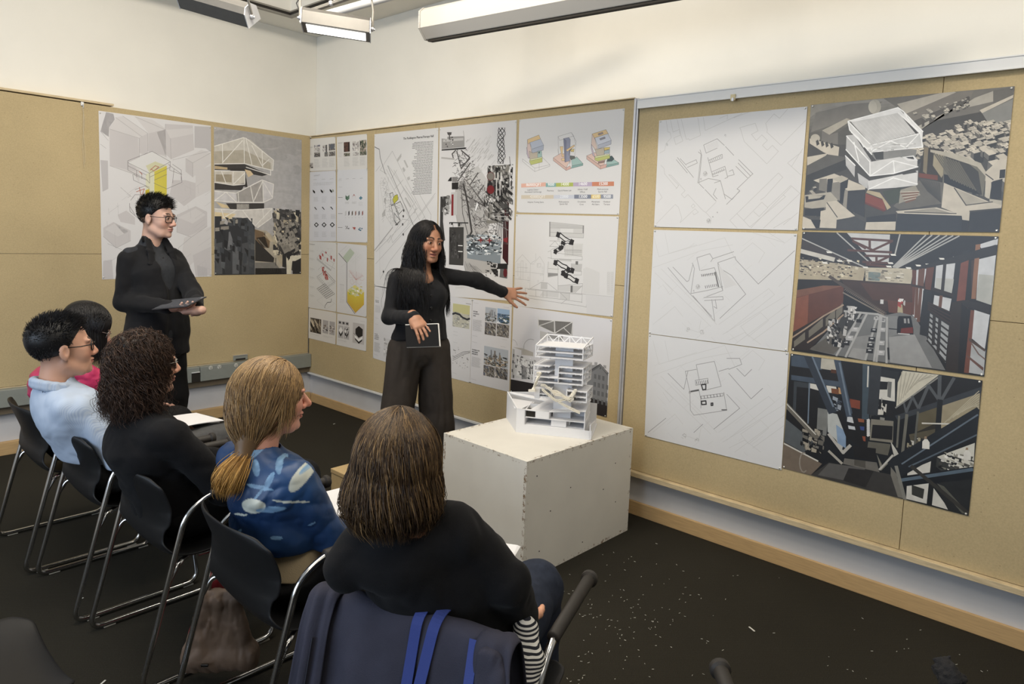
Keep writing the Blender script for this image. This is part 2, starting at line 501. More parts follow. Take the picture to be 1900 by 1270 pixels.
for i in range(230):
    if i < 150: px, py = rr.gauss(1120, 90), rr.gauss(1140, 60)
    else: px, py = rr.uniform(900, 1850), rr.uniform(1000, 1265)
    q = atz(px, py, .002)
    if q[0] > -.1 or (q[1] > -3.7 and -1.15 < q[0] < -.1): continue
    L = rr.uniform(.0015, .005); a = rr.uniform(0, PI); dx, dy = math.cos(a) * L, math.sin(a) * L
    b.bar((q[0] - dx, q[1] - dy, .0015), (q[0] + dx, q[1] + dy, .0015), rr.uniform(.0008, .0018), .001)
tagit(b.build('carpet_crumbs', M_scrap), 'scatter of tiny white crumbs on the dark carpet in front of the white plinth', 'crumbs', kind='stuff')

# ------------------------------------------------------------------ light track, lamps and projection screen
zt = 3.269
M_track = mat('track_metal', rgb(150, 146, 138), rough=.5, metal=.4)
M_lampg = mat('lamp_housing', rgb(104, 102, 98), rough=.42, metal=.5, noise=.04, scale=30)
M_lampd = mat('lamp_shadow_side', rgb(128, 127, 126), rough=.45, metal=.4)
b = MB()
b.box((-7.4, -.45, zt + .045), (-.4501, YL - .002, H - .001)); b.box((-.45, -9.4, zt + .045), (XR - .002, YL - .002, H - .001))
struct('trim_7', b, M_wall)
t = thing('light_track', 'dark-edged aluminium light track running round under the ceiling corner', 'track', (-.45, -.45, zt))
b = MB().box((-7.0, -.47, zt), (-.43, -.435, zt + .044)); b.box((-.465, -9.0, zt), (-.43, -.4701, zt + .044)); b.build('rail', M_track, t)
b = MB().box((-7.0, -.475, zt + .012), (-.47, -.4701, zt + .03)); b.box((-.4701, -9.0, zt + .012), (-.465, -.476, zt + .03)); b.build('slot', M_dark, t)

M_tube = bpy.data.materials.new('lit_tube'); nt, p = nodes(M_tube)
p.inputs['Emission Color'].default_value = (1, .97, .9, 1); p.inputs['Emission Strength'].default_value = 2.5


def lamp(name_label, A, B, tilt, lit, arm_to, hh=.085, dd=.12):
    """a wall-washer lamp between end points A and B (lower front edge), opening turned by tilt"""
    A = Vector(A); B = Vector(B); ax = (B - A).normalized(); L = (B - A).length
    t = thing('track_lamp', name_label, 'lamp', tuple((A + B) / 2))
    up = Vector((0, 0, 1)); fr = ax.cross(up).normalized()      # towards the viewer
    R = Matrix.Rotation(tilt, 3, ax); u = R @ up; f = R @ fr
    prof = [(0, 0), (0, hh * .72), (-.022, hh), (-dd * .6, hh * 1.05), (-dd * .95, hh * .75), (-dd, hh * .2), (-dd, 0)]
    pts = [A + f * a + u * c for a, c in prof]
    b = MB().prism(pts, ax * L); b.build('housing', M_lampg, t, bevel=.003)
    for e, o in ((A, -.004), (B, 0)):
        pe = [e + ax * o + f * (a * 1.03 + .002) + u * (c * 1.03 - .002) for a, c in prof]
        MB().prism(pe, ax * .004).build('end_plate', M_alu, t)
    if lit:
        q = [A + ax * .02 - f * .012 - u * .0015, B - ax * .02 - f * .012 - u * .0015, B - ax * .02 - f * (dd - .02) - u * .0015, A + ax * .02 - f * (dd - .02) - u * .0015]
        MB().prism(q, -u * .001).build('lit_panel', M_tube, t)
        b = MB().box((0, 0, 0), (.001, .001, .001)); 
        b = MB().tube([A + ax * .03 - f * .04 - u * .012, B - ax * .03 - f * .04 - u * .012], .008, 10); b.build('bulb', M_tube, t, smooth=True)
        al = area('track_lamp_light', (A + B) / 2 - f * dd / 2 - u * .03, (A + B) / 2 - f * dd * 1.5 - u * 1.0, L * .9, .08, 2.5, WARM)
    # yoke bracket: from both end plates up to the stem
    c0 = A - f * .045 + u * hh * .45; c1 = B - f * .045 + u * hh * .45; st = Vector(arm_to)
    top = hh * 1.05 + .075
    b = MB().tube([c0 - ax * .012, c0 - ax * .014 + u * top * .6, c0 - ax * .002 + u * top, (c0 + c1) / 2 + u * (top + .002), c1 + ax * .002 + u * top, c1 + ax * .014 + u * top * .6, c1 + ax * .012], .0055, 8)
    b.build('yoke', M_track, t, smooth=True)
    for q_, g_ in ((c0, -1), (c1, 1)): MB().lathe(q_ + ax * .004 * g_, q_ + ax * .03 * g_, [(0, .012), (.012, .012), (.014, .006), (.02, .006)], 12).build('knob', M_alu, t, smooth=True)
    m0 = (c0 + c1) / 2 + u * top
    MB().tube([m0, m0 + (st - m0) * .5, st, Vector((st.x, st.y, H - .001))], .007, 8).build('stem', M_track, t, smooth=True)
    if lit:
        b = MB().tube([c0 - ax * .01 + u * .02, c0 - ax * .03 + u * .07, c0 + ax * .03 + u * (top + .03), c0 + ax * .16 + u * (top + .015), c0 + ax * .24 + u * (top - .01), m0 + u * .02], .003, 6)
        b.build('cable', M_blackp, t, smooth=True)
    return t


A = dep(559, 41, 3.30); B = dep(686, 61, 3.36)
lamp('lit rectangular track lamp with a glowing white tube near the ceiling corner', A, B, math.radians(-8), True, dep(628, -8, 3.45))
A = dep(335, 16, 3.2); B = dep(460, 52, 3.2)
lamp('unlit grey track lamp turned away, left of the lit one', A, B, math.radians(38), False, dep(398, -20, 3.3))
t = thing('track_pole', 'grey metal support pole crossing above the lit lamp', 'pole', tuple(dep(620, 8, 3.5)))
MB().bar(dep(560, 26, 3.62), dep(900, -91, 3.02), .022, .016).build('pole', M_track, t, bevel=.002)
q = Vector(dep(730, -32, 3.30)); MB().bar(q, (q.x, q.y, H - .001), .014, .014, up=(1, 0, 0)).build('drop_rod', M_track, t)
b = MB()
for k in range(3):
    q = Vector(dep(614 + k * 9, 11 - k * 3.2, 3.5)); b.lathe(q, q + Vector((0, 0, .1)), [(0, .006), (.006, .012), (.022, .012), (.026, .006)], 10)
b.build('clamp', M_alu, t, smooth=True)
o = MB().tube([dep(560, 40, 4.0), dep(980, -78, 3.38)], .022, 14).build('ceiling_pipe', M_whitem, smooth=True)
tagit(o, 'pale round ceiling pipe behind the lit lamp', 'pipe')

# long white projection screen case hanging in front of the right wall
A = Vector(dep(779, 48, 3.7)); dv = ray(-858, 375); dv = -Vector(dv / np.linalg.norm(dv)); dv.z = .0; dv.normalize()
n = Vector((0, 0, 1)).cross(dv).normalized()
if n.x > 0: n = -n                                     # towards the room
t = thing('projection_screen', 'long white roller projection screen case hanging under the ceiling', 'projection screen', tuple(A))
M_case = mat('screen_case', rgb(192, 188, 180), rough=.5)
u = Vector((0, 0, 1)); Ls = 2.6
prof = [(.0, -.01), (.0, .075), (-.03, .1), (-.11, .1), (-.125, .07), (-.125, -.01), (-.105, -.055), (-.05, -.06)]
pts = [A + n * a + u * c for a, c in prof]
MB().prism(pts, dv * Ls).build('case', M_case, t, bevel=.003)
pe = [A - dv * .012 + n * (a * 1.02 + .002) + u * c * 1.04 for a, c in prof]
MB().prism(pe, dv * .011).build('end_cap', M_case, t, bevel=.002)
b = MB().prism([A + dv * .01 + n * -.055 + u * -.0615, A + dv * .01 + n * -.095 + u * -.0565, A + dv * .01 + n * -.095 + u * -.066, A + dv * .01 + n * -.055 + u * -.071], dv * (Ls - .02)); b.build('screen_slot', M_dark, t)
for s in (.28, 2.2):
    b = MB()
    c0 = A + dv * s + n * -.06 + u * .1
    b.bar(c0, c0 + u * (H - c0.z - .002), .05, .03, up=dv)
    b.build('hanger', M_alu, t)
for (a, c) in ((-.0, .0), (.0, .02), (-.0, .06)): 
    q = A - dv * .006 + n * (.003) + u * c; MB().lathe(q, q + n, [(0, .003), (.001, .003)], 8).build('screw', M_alu, t)
# ------------------------------------------------------------------ prints pinned to the boards
M_print=colmat('printed_paper',rough=0.55,spec=0.25)
M_glossy=colmat('glossy_photo_paper',rough=0.32,spec=0.5,noise=.09,nscale=24)
M_pin=mat('pin_metal',rgb(215,215,210),rough=.3,metal=.6)
TXT={}


def glyphs(s):
    if s not in TXT:
        cu=bpy.data.curves.new('t','FONT'); cu.body=s; cu.resolution_u=2
        o=bpy.data.objects.new('t',cu); C.objects.link(o)
        me=o.to_mesh()
        TXT[s]=(np.array([v.co[:2] for v in me.vertices]),[list(p.vertices) for p in me.polygons])
        o.to_mesh_clear(); bpy.data.objects.remove(o); bpy.data.curves.remove(cu)
    return TXT[s]


def gray(g,t=0): return (g+t,g,g-t*1.3)


class Sheet:
    """a sheet of paper on a board; shapes are given as picture points of a crop (ox, oy, scale) and land on the wall plane"""
    def __init__(s,K,corners,base=(209,207,205),left=False,off=.0022,bright=1.08,curl=0.0):
        s.K=K; s.left=left; s.off=off; s.n=0; s.b=bright
        s.V=[]; s.F=[]; s.Cc=[]
        s.q=np.array([s.w(p) for p in corners])          # tl tr br bl
        s.put([(0,0),(1,0),(1,1),(0,1)],base,uv=True,clip=False)
        s.base=base

    def w(s,p):
        ox,oy,k=s.K
        px,py=ox+p[0]/k,oy+p[1]/k
        if s.left: q=aty(px,py,YB); return (q[0],q[2])
        q=atx(px,py,XB); return (-q[1],q[2])

    def U(s,u,v):
        a=s.q[0]+(s.q[1]-s.q[0])*u; b=s.q[3]+(s.q[2]-s.q[3])*u
        return a+(b-a)*v

    def clip(s,P):
        P=[tuple(p) for p in P]
        for i in range(4):
            a=s.q[i]; b=s.q[(i+1)% 4]
            n=(-(b[1]-a[1]),b[0]-a[0])
            sgn=1 if np.dot(n,s.q[(i+2)% 4]-a) > 0 else-1
            out=[]
            for j in range(len(P)):
                p,q=P[j],P[(j+1)% len(P)]
                dp=sgn*((p[0]-a[0])*n[0]+(p[1]-a[1])*n[1]); dq=sgn*((q[0]-a[0])*n[0]+(q[1]-a[1])*n[1])
                if dp >= 0: out.append(p)
                if (dp >= 0) != (dq >= 0):
                    t=dp/(dp-dq); out.append((p[0]+(q[0]-p[0])*t,p[1]+(q[1]-p[1])*t))
            P=out
            if len(P) < 3: return []
        return P

    def raw(s,W,col,clip=True):
        if clip: W=s.clip(W)
        if len(W) < 3: return
        k=len(s.V); s.n += 1
        z=s.n*8e-7
        s.V += [(p[0],p[1],z) for p in W]; s.F.append(list(range(k,k+len(W)))); s.Cc.append(col)

    def put(s,pts,col,uv=False,clip=True):
        s.raw([s.U(*p) for p in pts] if uv else [s.w(p) for p in pts],col,clip)

    def polys(s,lst,uv=False):
        for col,pts in lst: s.put(pts,col,uv)

    def rect(s,u0,v0,u1,v1,col): s.put([(u0,v0),(u1,v0),(u1,v1),(u0,v1)],col,True)

    def line(s,pts,wd,col,uv=False,close=False):
        W=[np.array(s.U(*p) if uv else s.w(p)) for p in pts]
        if close: W.append(W[0])
        for a,b in zip(W[:-1],W[1:]):
            d=b-a; L=np.hypot(*d)
            if L < 1e-5: continue
            d=d/L; n=np.array([-d[1],d[0]])*wd/2; e=d*wd*.3
            s.raw([a-n-e,b-n+e,b+n+e,a+n-e],col)

    def text(s,st,p,h,col,uv=False,al=0.0,bold=0):
        V,F=glyphs(st)
        o=np.array(s.U(*p) if uv else s.w(p)); ex=(s.U(1,0)-s.U(0,0)); ex /= np.hypot(*ex); ey=np.array([-ex[1],ex[0]])
        if ey[1] < 0: ey=-ey
        k=h/.7; wd=V[:,0].max()*k
        for dx in ([0,bold] if bold else [0]):
            W=o+np.outer(V[:,0]*k-wd*al+dx,ex)+np.outer(V[:,1]*k,ey)
            kk=len(s.V); s.n += 1; z=s.n*8e-7
            s.V += [(a,b_,z) for a,b_ in W]
            for f in F: s.F.append([i+kk for i in f]); s.Cc.append(col)

    def para(s,u0,v0,u1,v1,n,col,wd=.0012,right=False,rag=.25,seed=1):
        r=random.Random(seed)
        for i in range(n):
            v=v0+(v1-v0)*(i+.5)/n; L=(u1-u0)*(1-r.random()*rag)
            a,b=(u1-L,u1) if right else (u0,u0+L)
            u=a
            while u < b:
                l=min((u1-u0)*r.uniform(.04,.16),b-u)
                s.line([(u,v),(u+l,v)],wd,col,True); u += l+(u1-u0)*.02

    def speck(s,u0,v0,u1,v1,n,pal,lo,hi,seed=1,tri=.3,asp=1.0,rot=0.0,dens=None):
        """n small angular patches with colours from pal"""
        r=random.Random(seed)
        for i in range(n):
            u=r.uniform(u0,u1); v=r.uniform(v0,v1)
            if dens and r.random() > dens(u,v): continue
            a=r.uniform(lo,hi)*(u1-u0)*asp; c=r.uniform(lo,hi)*(v1-v0)
            sk=rot*a
            P=[(u-a,v-c-sk),(u+a,v-c*r.uniform(.4,1)+sk),(u+a*r.uniform(.5,1),v+c+sk),(u-a,v+c*r.uniform(.4,1)-sk)]
            if r.random() < tri: P=P[:3]
            P=[(min(max(x,u0),u1),min(max(y,v0),v1)) for x,y in P]
            g=r.choice(pal); j=r.uniform(.88,1.12)
            s.put(P,tuple(min(250,x*j) for x in g),True)

    def photo(s,u0,v0,u1,v1,kind,seed=1):
        """a small printed photograph: sky over a busy town, or one of a few other subjects"""
        s.rect(u0,v0,u1,v1,{'city': (170,178,188),'sea': (90,130,175),'dense': (120,112,104),'brown': (98,62,50),'white': (190,184,176),'green': (90,98,76),'grey': (168,162,160)}[kind])
        dv=v1-v0; du=u1-u0; r=random.Random(seed)
        if kind == 'city':
            s.speck(u0,v0+dv*.42,u1,v1,90,[(70,72,70),(110,104,92),(150,138,118),(60,66,58),(186,176,160),(40,42,44)],.02,.09,seed)
            for i in range(7):
                x=u0+du*r.uniform(.25,.85); hh=r.uniform(.12,.4)
                s.rect(x,v0+dv*(.5-hh),x+du*.05,v0+dv*.62,r.choice([(120,124,130),(150,148,146),(90,92,98)]))
        elif kind == 'sea':
            s.rect(u0,v0,u1,v0+dv*.35,(140,175,215))
            s.speck(u0,v0+dv*.35,u1,v1,60,[(205,212,220),(60,88,120),(120,140,160),(70,84,70)],.03,.14,seed,asp=1.6)
        elif kind == 'dense':
            s.speck(u0,v0,u1,v1,120,[(60,58,58),(190,184,172),(110,100,88),(84,96,120),(150,146,130),(40,40,42)],.02,.08,seed,rot=.4)
        elif kind == 'brown':
            s.speck(u0,v0,u1,v1,20,[(84,52,42),(112,72,58),(60,40,34)],.05,.2,seed,asp=.5)
        elif kind == 'white':
            s.speck(u0,v0,u1,v1,40,[(214,206,198),(160,150,146),(120,110,108),(200,196,192)],.03,.14,seed)
        elif kind == 'green':
            s.speck(u0,v0,u1,v1,70,[(62,72,52),(120,118,96),(150,140,126),(44,50,42),(176,160,140)],.03,.12,seed)
        elif kind == 'grey':
            s.speck(u0,v0+dv*.35,u1,v1-dv*.15,26,[(70,58,52),(200,196,190),(120,100,84),(50,46,44)],.04,.14,seed)

    def city(s,pts_uv_box,n,seed,top,lf,rt,dx=(.012,.03),hh=(.02,.06),skew=.35,dens=None):
        """little model houses: a light roof and two darker sides each, drawn back to front"""
        u0,v0,u1,v1=pts_uv_box; r=random.Random(seed)
        P=sorted(((r.uniform(u0,u1),r.uniform(v0,v1)) for _ in range(n)),key=lambda q: q[1])
        for u,v in P:
            if dens and not dens(u,v): continue
            k=.6+.8*(v-v0)/max(v1-v0,.01)
            a=r.uniform(*dx)*k; c=r.uniform(*dx)*k; h=r.uniform(*hh)*k
            A=np.array([u,v]); ex=np.array([a,-a*skew]); ey=np.array([c*.7,c*.9])
            p0,p1,p2,p3=A,A+ex,A+ex+ey,A+ey
            dn=np.array([0,h]); j=r.uniform(.88,1.08)
            s.put([p3,p2,p2+dn,p3+dn],tuple(x*j for x in rt),True)
            s.put([p0,p3,p3+dn,p0+dn],tuple(x*j for x in lf),True)
            s.put([p0,p1,p2,p3],tuple(x*j for x in top),True)
            if r.random() < .5: s.put([p0+ex*.25+ey*.2,p0+ex*.75+ey*.2,p0+ex*.75+ey*.5,p0+ex*.25+ey*.5],tuple(x*.8 for x in top),True)

    def build(s,name,label,group,glossy=False,pins=(0,1,2,3),cat='print'):
        g_=.28 if glossy else .3
        kk=lambda c: tuple(min(lin(max(0,x*(1-g_)+sum(c)/3*g_))*s.b,.92) for x in c)
        nv=len(s.V); V=[(a,b,s.off+z) for a,b,z in s.V]
        F=list(s.F); cols=[kk(c) for c in s.Cc]
        k=len(V); V += [(a,b,s.off-.0006) for a,b in s.q]
        F.append([k+3,k+2,k+1,k]); cols.append(kk(s.base))
        for i in range(4):
            j=(i+1)% 4; F.append([k+i,k+j,j,i]); cols.append(kk((225,223,220)))
        if s.left: W=[(a,YB-z,b) for a,b,z in V]
        else: W=[(XB-z,-a,b) for a,b,z in V]
        c0=(s.q.sum(0)/4)
        loc=(c0[0],YB,c0[1]) if s.left else (XB,-c0[0],c0[1])
        W=[(a-loc[0],b-loc[1],c-loc[2]) for a,b,c in W]
        me=bpy.data.meshes.new(name); me.from_pydata(W,[],F); me.materials.append(M_glossy if glossy else M_print)
        at=me.color_attributes.new('Col','FLOAT_COLOR','CORNER')
        ca=np.repeat(np.array([c+(1.0,) for c in cols],dtype=np.float32),[len(f) for f in F],axis=0)
        at.data.foreach_set('color',ca.ravel())
        o=bpy.data.objects.new(name,me); C.objects.link(o); o.location=loc
        tagit(o,label,cat,group)
        for i in pins:
            q=s.U(*[(.012,.012),(.988,.012),(.988,.988),(.012,.988)][i])
            b=MB(); z0=s.off+.0012
            if s.left: b.lathe((q[0],YB-z0,q[1]),(q[0],YB-1,q[1]),[(0,.0045),(.002,.0045),(.0035,.002)],10)
            else: b.lathe((XB-z0,-q[0],q[1]),(XB-1,-q[0],q[1]),[(0,.0045),(.002,.0045),(.0035,.002)],10)
            b.build('pin',M_pin,o)
        return o


G_R='large prints on the sliding board'; G_M='prints on the middle board'; G_S='small sheets in the corner grid'; G_L='posters on the left wall'

# --- left wall: axonometric drawing of the yellow tower among pale blocks
K=(170,190,3.735)
S=Sheet(K,[(47,58),(826,163),(830,1208),(72,1228)],(212,210,211),left=True)
g1,g2,g3,ln=(196,191,192),(204,200,200),(186,182,184),(160,156,158)
S.polys([(g3,[(100,68),(150,80),(160,120),(120,175),(118,240),(60,200)]),
         (g2,[(120,180),(165,120),(330,245),(330,560),(290,500),(125,440)]),(g1,[(125,185),(320,250),(330,400),(300,480),(125,440)]),
         (g2,[(165,105),(215,95),(390,215),(390,370),(335,360),(330,240),(165,140)]),(g1,[(330,245),(390,215),(388,370),(330,350)]),
         (g2,[(300,100),(420,120),(510,180),(515,380),(390,340),(390,210)]),(g1,[(395,215),(510,190),(512,370),(395,345)]),
         (g1,[(510,150),(700,160),(710,330),(550,395),(512,360)]),(g2,[(515,190),(705,180),(700,220),(545,250)]),(g3,[(712,165),(826,170),(826,345),(790,320),(712,315)]),
         (g2,[(650,390),(760,330),(820,350),(826,420),(700,520),(650,480)]),(g1,[(650,390),(700,420),(700,520),(650,480)]),(g1,[(560,540),(650,540),(720,560),(720,660),(640,720),(540,640)]),
         (g2,[(720,480),(826,440),(826,610),(720,660)]),(g3,[(60,400),(112,405),(115,600),(75,620)]),
         (g1,[(590,780),(720,720),(800,760),(800,860),(690,935),(590,900)]),(g2,[(600,800),(700,840),(790,780),(720,735)]),
         (g1,[(80,870),(150,830),(270,890),(270,960),(170,1010),(80,930)]),(g2,[(90,880),(160,840),(260,895),(180,930)]),
         (g1,[(180,780),(240,750),(300,800),(300,850),(200,830)]),(g2,[(640,940),(826,860),(826,1000),(660,1150),(610,1180)]),
         (g1,[(80,1100),(140,1090),(150,1225),(76,1225)]),(g1,[(700,1060),(826,1000),(826,1200),(720,1205)]),(g3,[(730,1130),(800,1150),(800,1205),(735,1207)])])
r=random.Random(3)
for i in range(70):
    x=r.uniform(80,810); y=r.uniform(560,1200)
    if 250 < x < 560 and y < 820: continue
    L=r.uniform(20,110); a=r.choice([-.62,.48,-.62,1.5])
    S.line([(x,y),(x+L*math.cos(a),y+L*math.sin(a))],.0014,(178,175,177))
for P in ([(125,185),(330,250),(330,400)],[(165,105),(350,240)],[(215,95),(388,215),(390,340)],[(510,150),(515,380)],[(300,100),(510,190)],[(650,390),(700,420),(826,350)],[(700,420),(700,520)],[(590,780),(590,900),(690,935),(800,860)],[(80,930),(170,1010),(270,960)],[(60,200),(115,265)],[(60,290),(100,320)],[(560,400),(826,335)],[(545,250),(550,395)],[(125,440),(300,500)],[(200,590),(270,650),(250,660)],[(110,980),(250,1040)],[(690,935),(600,1010),(640,1180)]):
    S.line(P,.0018,(150,146,148))
yel=(222,205,50)
S.polys([((214,213,212),[(250,420),(420,340),(545,410),(400,490),(375,490)]),((214,214,180),[(375,500),(435,470),(435,640),(375,640)]),((208,206,160),[(375,440),(440,410),(520,440),(520,470),(400,490)]),(yel,[(434,480),(520,440),(520,655),(434,655)]),((216,190,20),[(372,610),(400,600),(400,655),(372,655)])])
dk=(112,104,106)
for P in ([(250,405),(418,340),(545,412),(400,492),(250,418)],[(250,405),(250,470),(380,535),(400,560)],[(285,500),(290,540),(400,590)],[(400,492),(402,560)],[(545,412),(540,470),(620,500),(625,555),(520,600)],[(400,520),(545,450)],[(530,430),(625,500)],[(300,605),(370,580),(400,600)],[(270,680),(300,640),(360,640)],[(262,700),(265,755),(340,820)],[(262,720),(300,780)],[(430,560),(520,600)],[(434,540),(520,500)],[(290,500),(380,540)],[(250,440),(380,505)],[(310,470),(312,520)],[(345,490),(347,530)],[(560,430),(620,470),(620,540)],[(570,460),(560,560)]):
    S.line(P,.0026,dk)
for P in ([(405,470),(440,440),(465,448),(430,476),(410,462)],[(330,480),(350,500)],[(310,620),(365,600),(350,640)],[(330,590),(340,640)]):
    S.line(P,.005,(196,110,84))
S.line([(372,880),(372,910)],.012,yel)
S.build('poster','pale axonometric poster with a yellow tower core, behind the standing man',G_L,pins=(0,1,2,3),cat='poster')

# --- left wall: the white tower over a dark model city
S=Sheet(K,[(846,168),(1455,260),(1450,1190),(850,1198)],(172,168,166),left=True)
r=random.Random(8)
for i in range(60):      # clouded sky
    x=r.uniform(850,1450); y=r.uniform(180,760); a=r.uniform(60,150); c=r.uniform(20,60)
    g=166+(y-400)/60+r.uniform(-5,6)
    S.put([(x+a*math.cos(t_*.6283),y+c*math.sin(t_*.6283)) for t_ in range(10)],(g,g-3,g-4))
W_,B_,T_=(196,190,182),(226,222,214),(58,54,52)
S.polys([((198,192,180),[(850,300),(1050,245),(1100,260),(1260,400),(1255,470),(1050,425),(850,428)]),((176,166,146),[(850,340),(1050,330),(1240,420),(1240,465),(1055,420),(852,425)]),
         (T_,[(852,425),(1060,428),(1225,500),(1180,512),(960,470),(852,468)]),((196,168,120),[(852,440),(940,452),(940,466),(852,462)]),((50,46,44),[(960,460),(1065,455),(1070,520),(1080,590),(960,560)]),((220,190,140),[(1060,465),(1100,475),(1120,500),(1085,520)]),
         ((200,192,176),[(852,475),(1060,480),(1065,560),(980,575),(852,555)]),((160,146,120),[(860,500),(970,500),(970,556),(860,548)]),((214,188,130),[(852,566),(955,575),(955,595),(852,590)]),(T_,[(852,555),(980,575),(1060,568),(1040,610),(852,606)]),
         ((200,196,196),[(852,612),(1000,628),(1180,535),(1262,565),(1255,660),(1190,692),(1000,694),(852,682)]),((182,176,170),[(1000,630),(1180,545),(1190,690),(1010,690)]),((216,190,136),[(860,690),(960,720),(1000,740),(900,730)]),(T_,[(930,700),(1195,700),(1195,738),(960,742)]),((176,170,160),[(1005,705),(1090,705),(1090,738),(1005,742)]),
         ((206,200,192),[(852,738),(1040,748),(1250,735),(1245,800),(1150,870),(1050,820),(852,800)]),((224,200,148),[(852,760),(1000,775),(960,812),(852,800)])])
for P in ([(850,305),(1050,245),(1070,250),(1260,400),(1255,470)],[(1055,250),(1058,425)],[(905,420),(1045,265)],[(1070,255),(1110,430)],[(1110,300),(1180,440),(1230,395)],[(905,290),(908,420)],[(1180,340),(1185,450)],[(852,428),(1058,425),(1255,472)],[(852,475),(1062,480),(1060,568)],[(980,480),(980,575)],[(985,565),(1060,490)],[(900,480),(930,560)],[(852,555),(980,575),(1060,568)],[(852,615),(1000,630),(1180,538),(1260,568),(1252,665),(1190,694),(1000,694),(852,682)],[(1015,630),(1018,692)],[(1100,580),(1120,690),(1185,545),(1190,690)],[(1185,545),(1250,655)],[(855,680),(930,622),(1000,690)],[(852,738),(1040,748),(1250,735),(1246,800),(1150,870)],[(1045,748),(1130,860),(1245,740)],[(900,745),(915,800),(1000,750)],[(1185,738),(1190,800)],[(1058,425),(1240,470),(1240,505),(1070,450)]):
    S.line(P,.0065,B_)
S.polys([((44,46,50),[(852,790),(900,790),(900,835),(940,850),(950,810),(1080,800),(1130,860),(1130,1200),(852,1200)]),((66,70,76),[(1075,800),(1110,830),(1128,900),(1126,1190),(1085,1190)]),
         ((150,142,128),[(940,815),(1020,812),(1010,840),(945,838)]),((150,142,128),[(855,870),(885,868),(885,892),(855,895)]),((150,142,128),[(890,825),(925,820),(915,845),(888,848)]),((140,132,120),[(895,862),(950,858),(950,880),(892,888)]),
         ((70,72,76),[(1040,980),(1085,970),(1090,1190),(1040,1190)]),((92,94,98),[(920,1000),(960,940),(1000,1000),(1030,1010),(1020,1190),(925,1190)]),((52,54,58),[(925,1030),(975,1020),(975,1190),(925,1190)]),((110,112,116),[(950,900),(958,895),(975,950),(975,1000),(945,1000)]),((76,78,82),[(855,980),(905,970),(905,1190),(855,1190)]),
         ((176,164,140),[(1130,880),(1210,890),(1290,960),(1320,1130),(1270,1190),(1130,1130)]),((120,92,60),[(1130,880),(1190,900),(1235,960),(1230,1010),(1180,1010),(1132,960)]),((60,48,34),[(1140,940),(1200,930),(1225,1010),(1180,1000)]),
         ((44,40,36),[(1132,950),(1265,1080),(1260,1110),(1132,1100)]),((120,116,108),[(1132,1110),(1270,1110),(1330,1190),(1132,1195)]),((46,42,38),[(1132,1150),(1350,1150),(1350,1200),(1132,1200)]),
         ((66,62,58),[(1250,770),(1300,740),(1450,760),(1450,1190),(1320,1140),(1265,850)]),((176,160,128),[(1265,830),(1290,850),(1325,1000),(1320,1140),(1290,1090),(1262,900)]),((40,38,38),[(1320,960),(1450,960),(1450,1055),(1350,1060),(1345,1140),(1322,1140)]),
         ((214,204,176),[(1345,1015),(1400,1025),(1450,1020),(1450,1100),(1390,1100),(1380,1190),(1352,1190)]),((36,34,34),[(1390,1110),(1450,1080),(1450,1190),(1392,1190)]),((36,34,34),[(1345,1020),(1365,1012),(1375,1080),(1362,1100)])])
S.speck(.655,.52,1,.86,170,[(48,46,46),(34,33,34),(188,172,138),(96,92,88),(66,64,62),(206,194,164)],.02,.09,5)
S.speck(.0,.60,.44,.98,60,[(40,42,46),(58,62,68),(80,84,88),(30,31,34)],.03,.10,6,asp=.6)
S.city((.68,.60,.95,.80),50,9,(150,142,128),(60,56,52),(40,38,38),dx=(.02,.05),hh=(.01,.03))
for i in range(16): S.line([(1190+i*3,925+i*2.5),(1230+i*2,905+i*4)],.002,(210,186,140))
S.line([(1275,1080),(1275,1130)],.006,(28,26,26)); S.line([(1200,900),(1200,930)],.004,(28,26,26))
for i in range(40): S.line([(1150+i*3,950+i*3.4),(1156+i*3,946+i*3.4)],.002,(170,160,140))
S.build('poster','moody poster of a white stacked tower over a dark model city, left of the corner',G_L,glossy=True,cat='poster')

# --- corner grid of eight small sheets
tx=(150,148,146); tk=(95,94,94)
K=(565,245,6.192)
S=Sheet(K,[(30,85),(358,55),(366,440),(32,455)],(214,210,202))
S.para(.04,.22,.2,.5,16,tx,.0008); S.line([(.06,.27),(.2,.26)],.002,tk,True)
S.photo(.26,.20,.47,.42,'white',1); S.speck(.26,.2,.47,.24,8,[(90,96,120)],.1,.3); S.photo(.26,.43,.47,.57,'dense',2)
S.photo(.56,.22,.72,.42,'white',3); S.rect(.66,.22,.71,.44,(90,88,86)); S.photo(.62,.44,.74,.57,'dense',4); S.photo(.77,.2,.98,.4,'dense',5); S.rect(.82,.22,.95,.36,(92,96,108)); S.photo(.77,.43,.98,.57,'dense',6)
S.photo(.05,.74,.22,.9,'grey',7); S.rect(.05,.87,.11,.9,(20,20,20)); S.rect(.15,.87,.22,.9,(20,20,20))
for u in (.26,.54,.78): S.para(u,.62,u+.2,.9,14,tx,.0008,seed=int(u*10))
S.build('research_sheet','small sheet of town photographs, top row, nearest the room corner',G_S)
S=Sheet(K,[(372,58),(720,22),(724,425),(378,440)],(213,209,202))
S.para(.04,.2,.2,.62,22,tx,.0008); S.line([(.04,.19),(.2,.185)],.0025,tk,True)
S.photo(.24,.18,.44,.47,'brown',1); S.rect(.38,.2,.44,.46,(50,34,30)); S.photo(.24,.5,.44,.6,'green',2); S.photo(.53,.18,.74,.46,'white',3); S.photo(.77,.17,.98,.6,'green',4); S.speck(.77,.36,.98,.5,14,[(190,168,150),(160,140,128)],.05,.2); S.photo(.54,.5,.73,.6,'white',7)
for u in (.24,.53,.77): S.para(u,.68-.04,u+.2,.9,14,tx,.0008,seed=int(u*10))
S.build('research_sheet','small sheet with a dark brown photograph, top row of the corner grid',G_S)
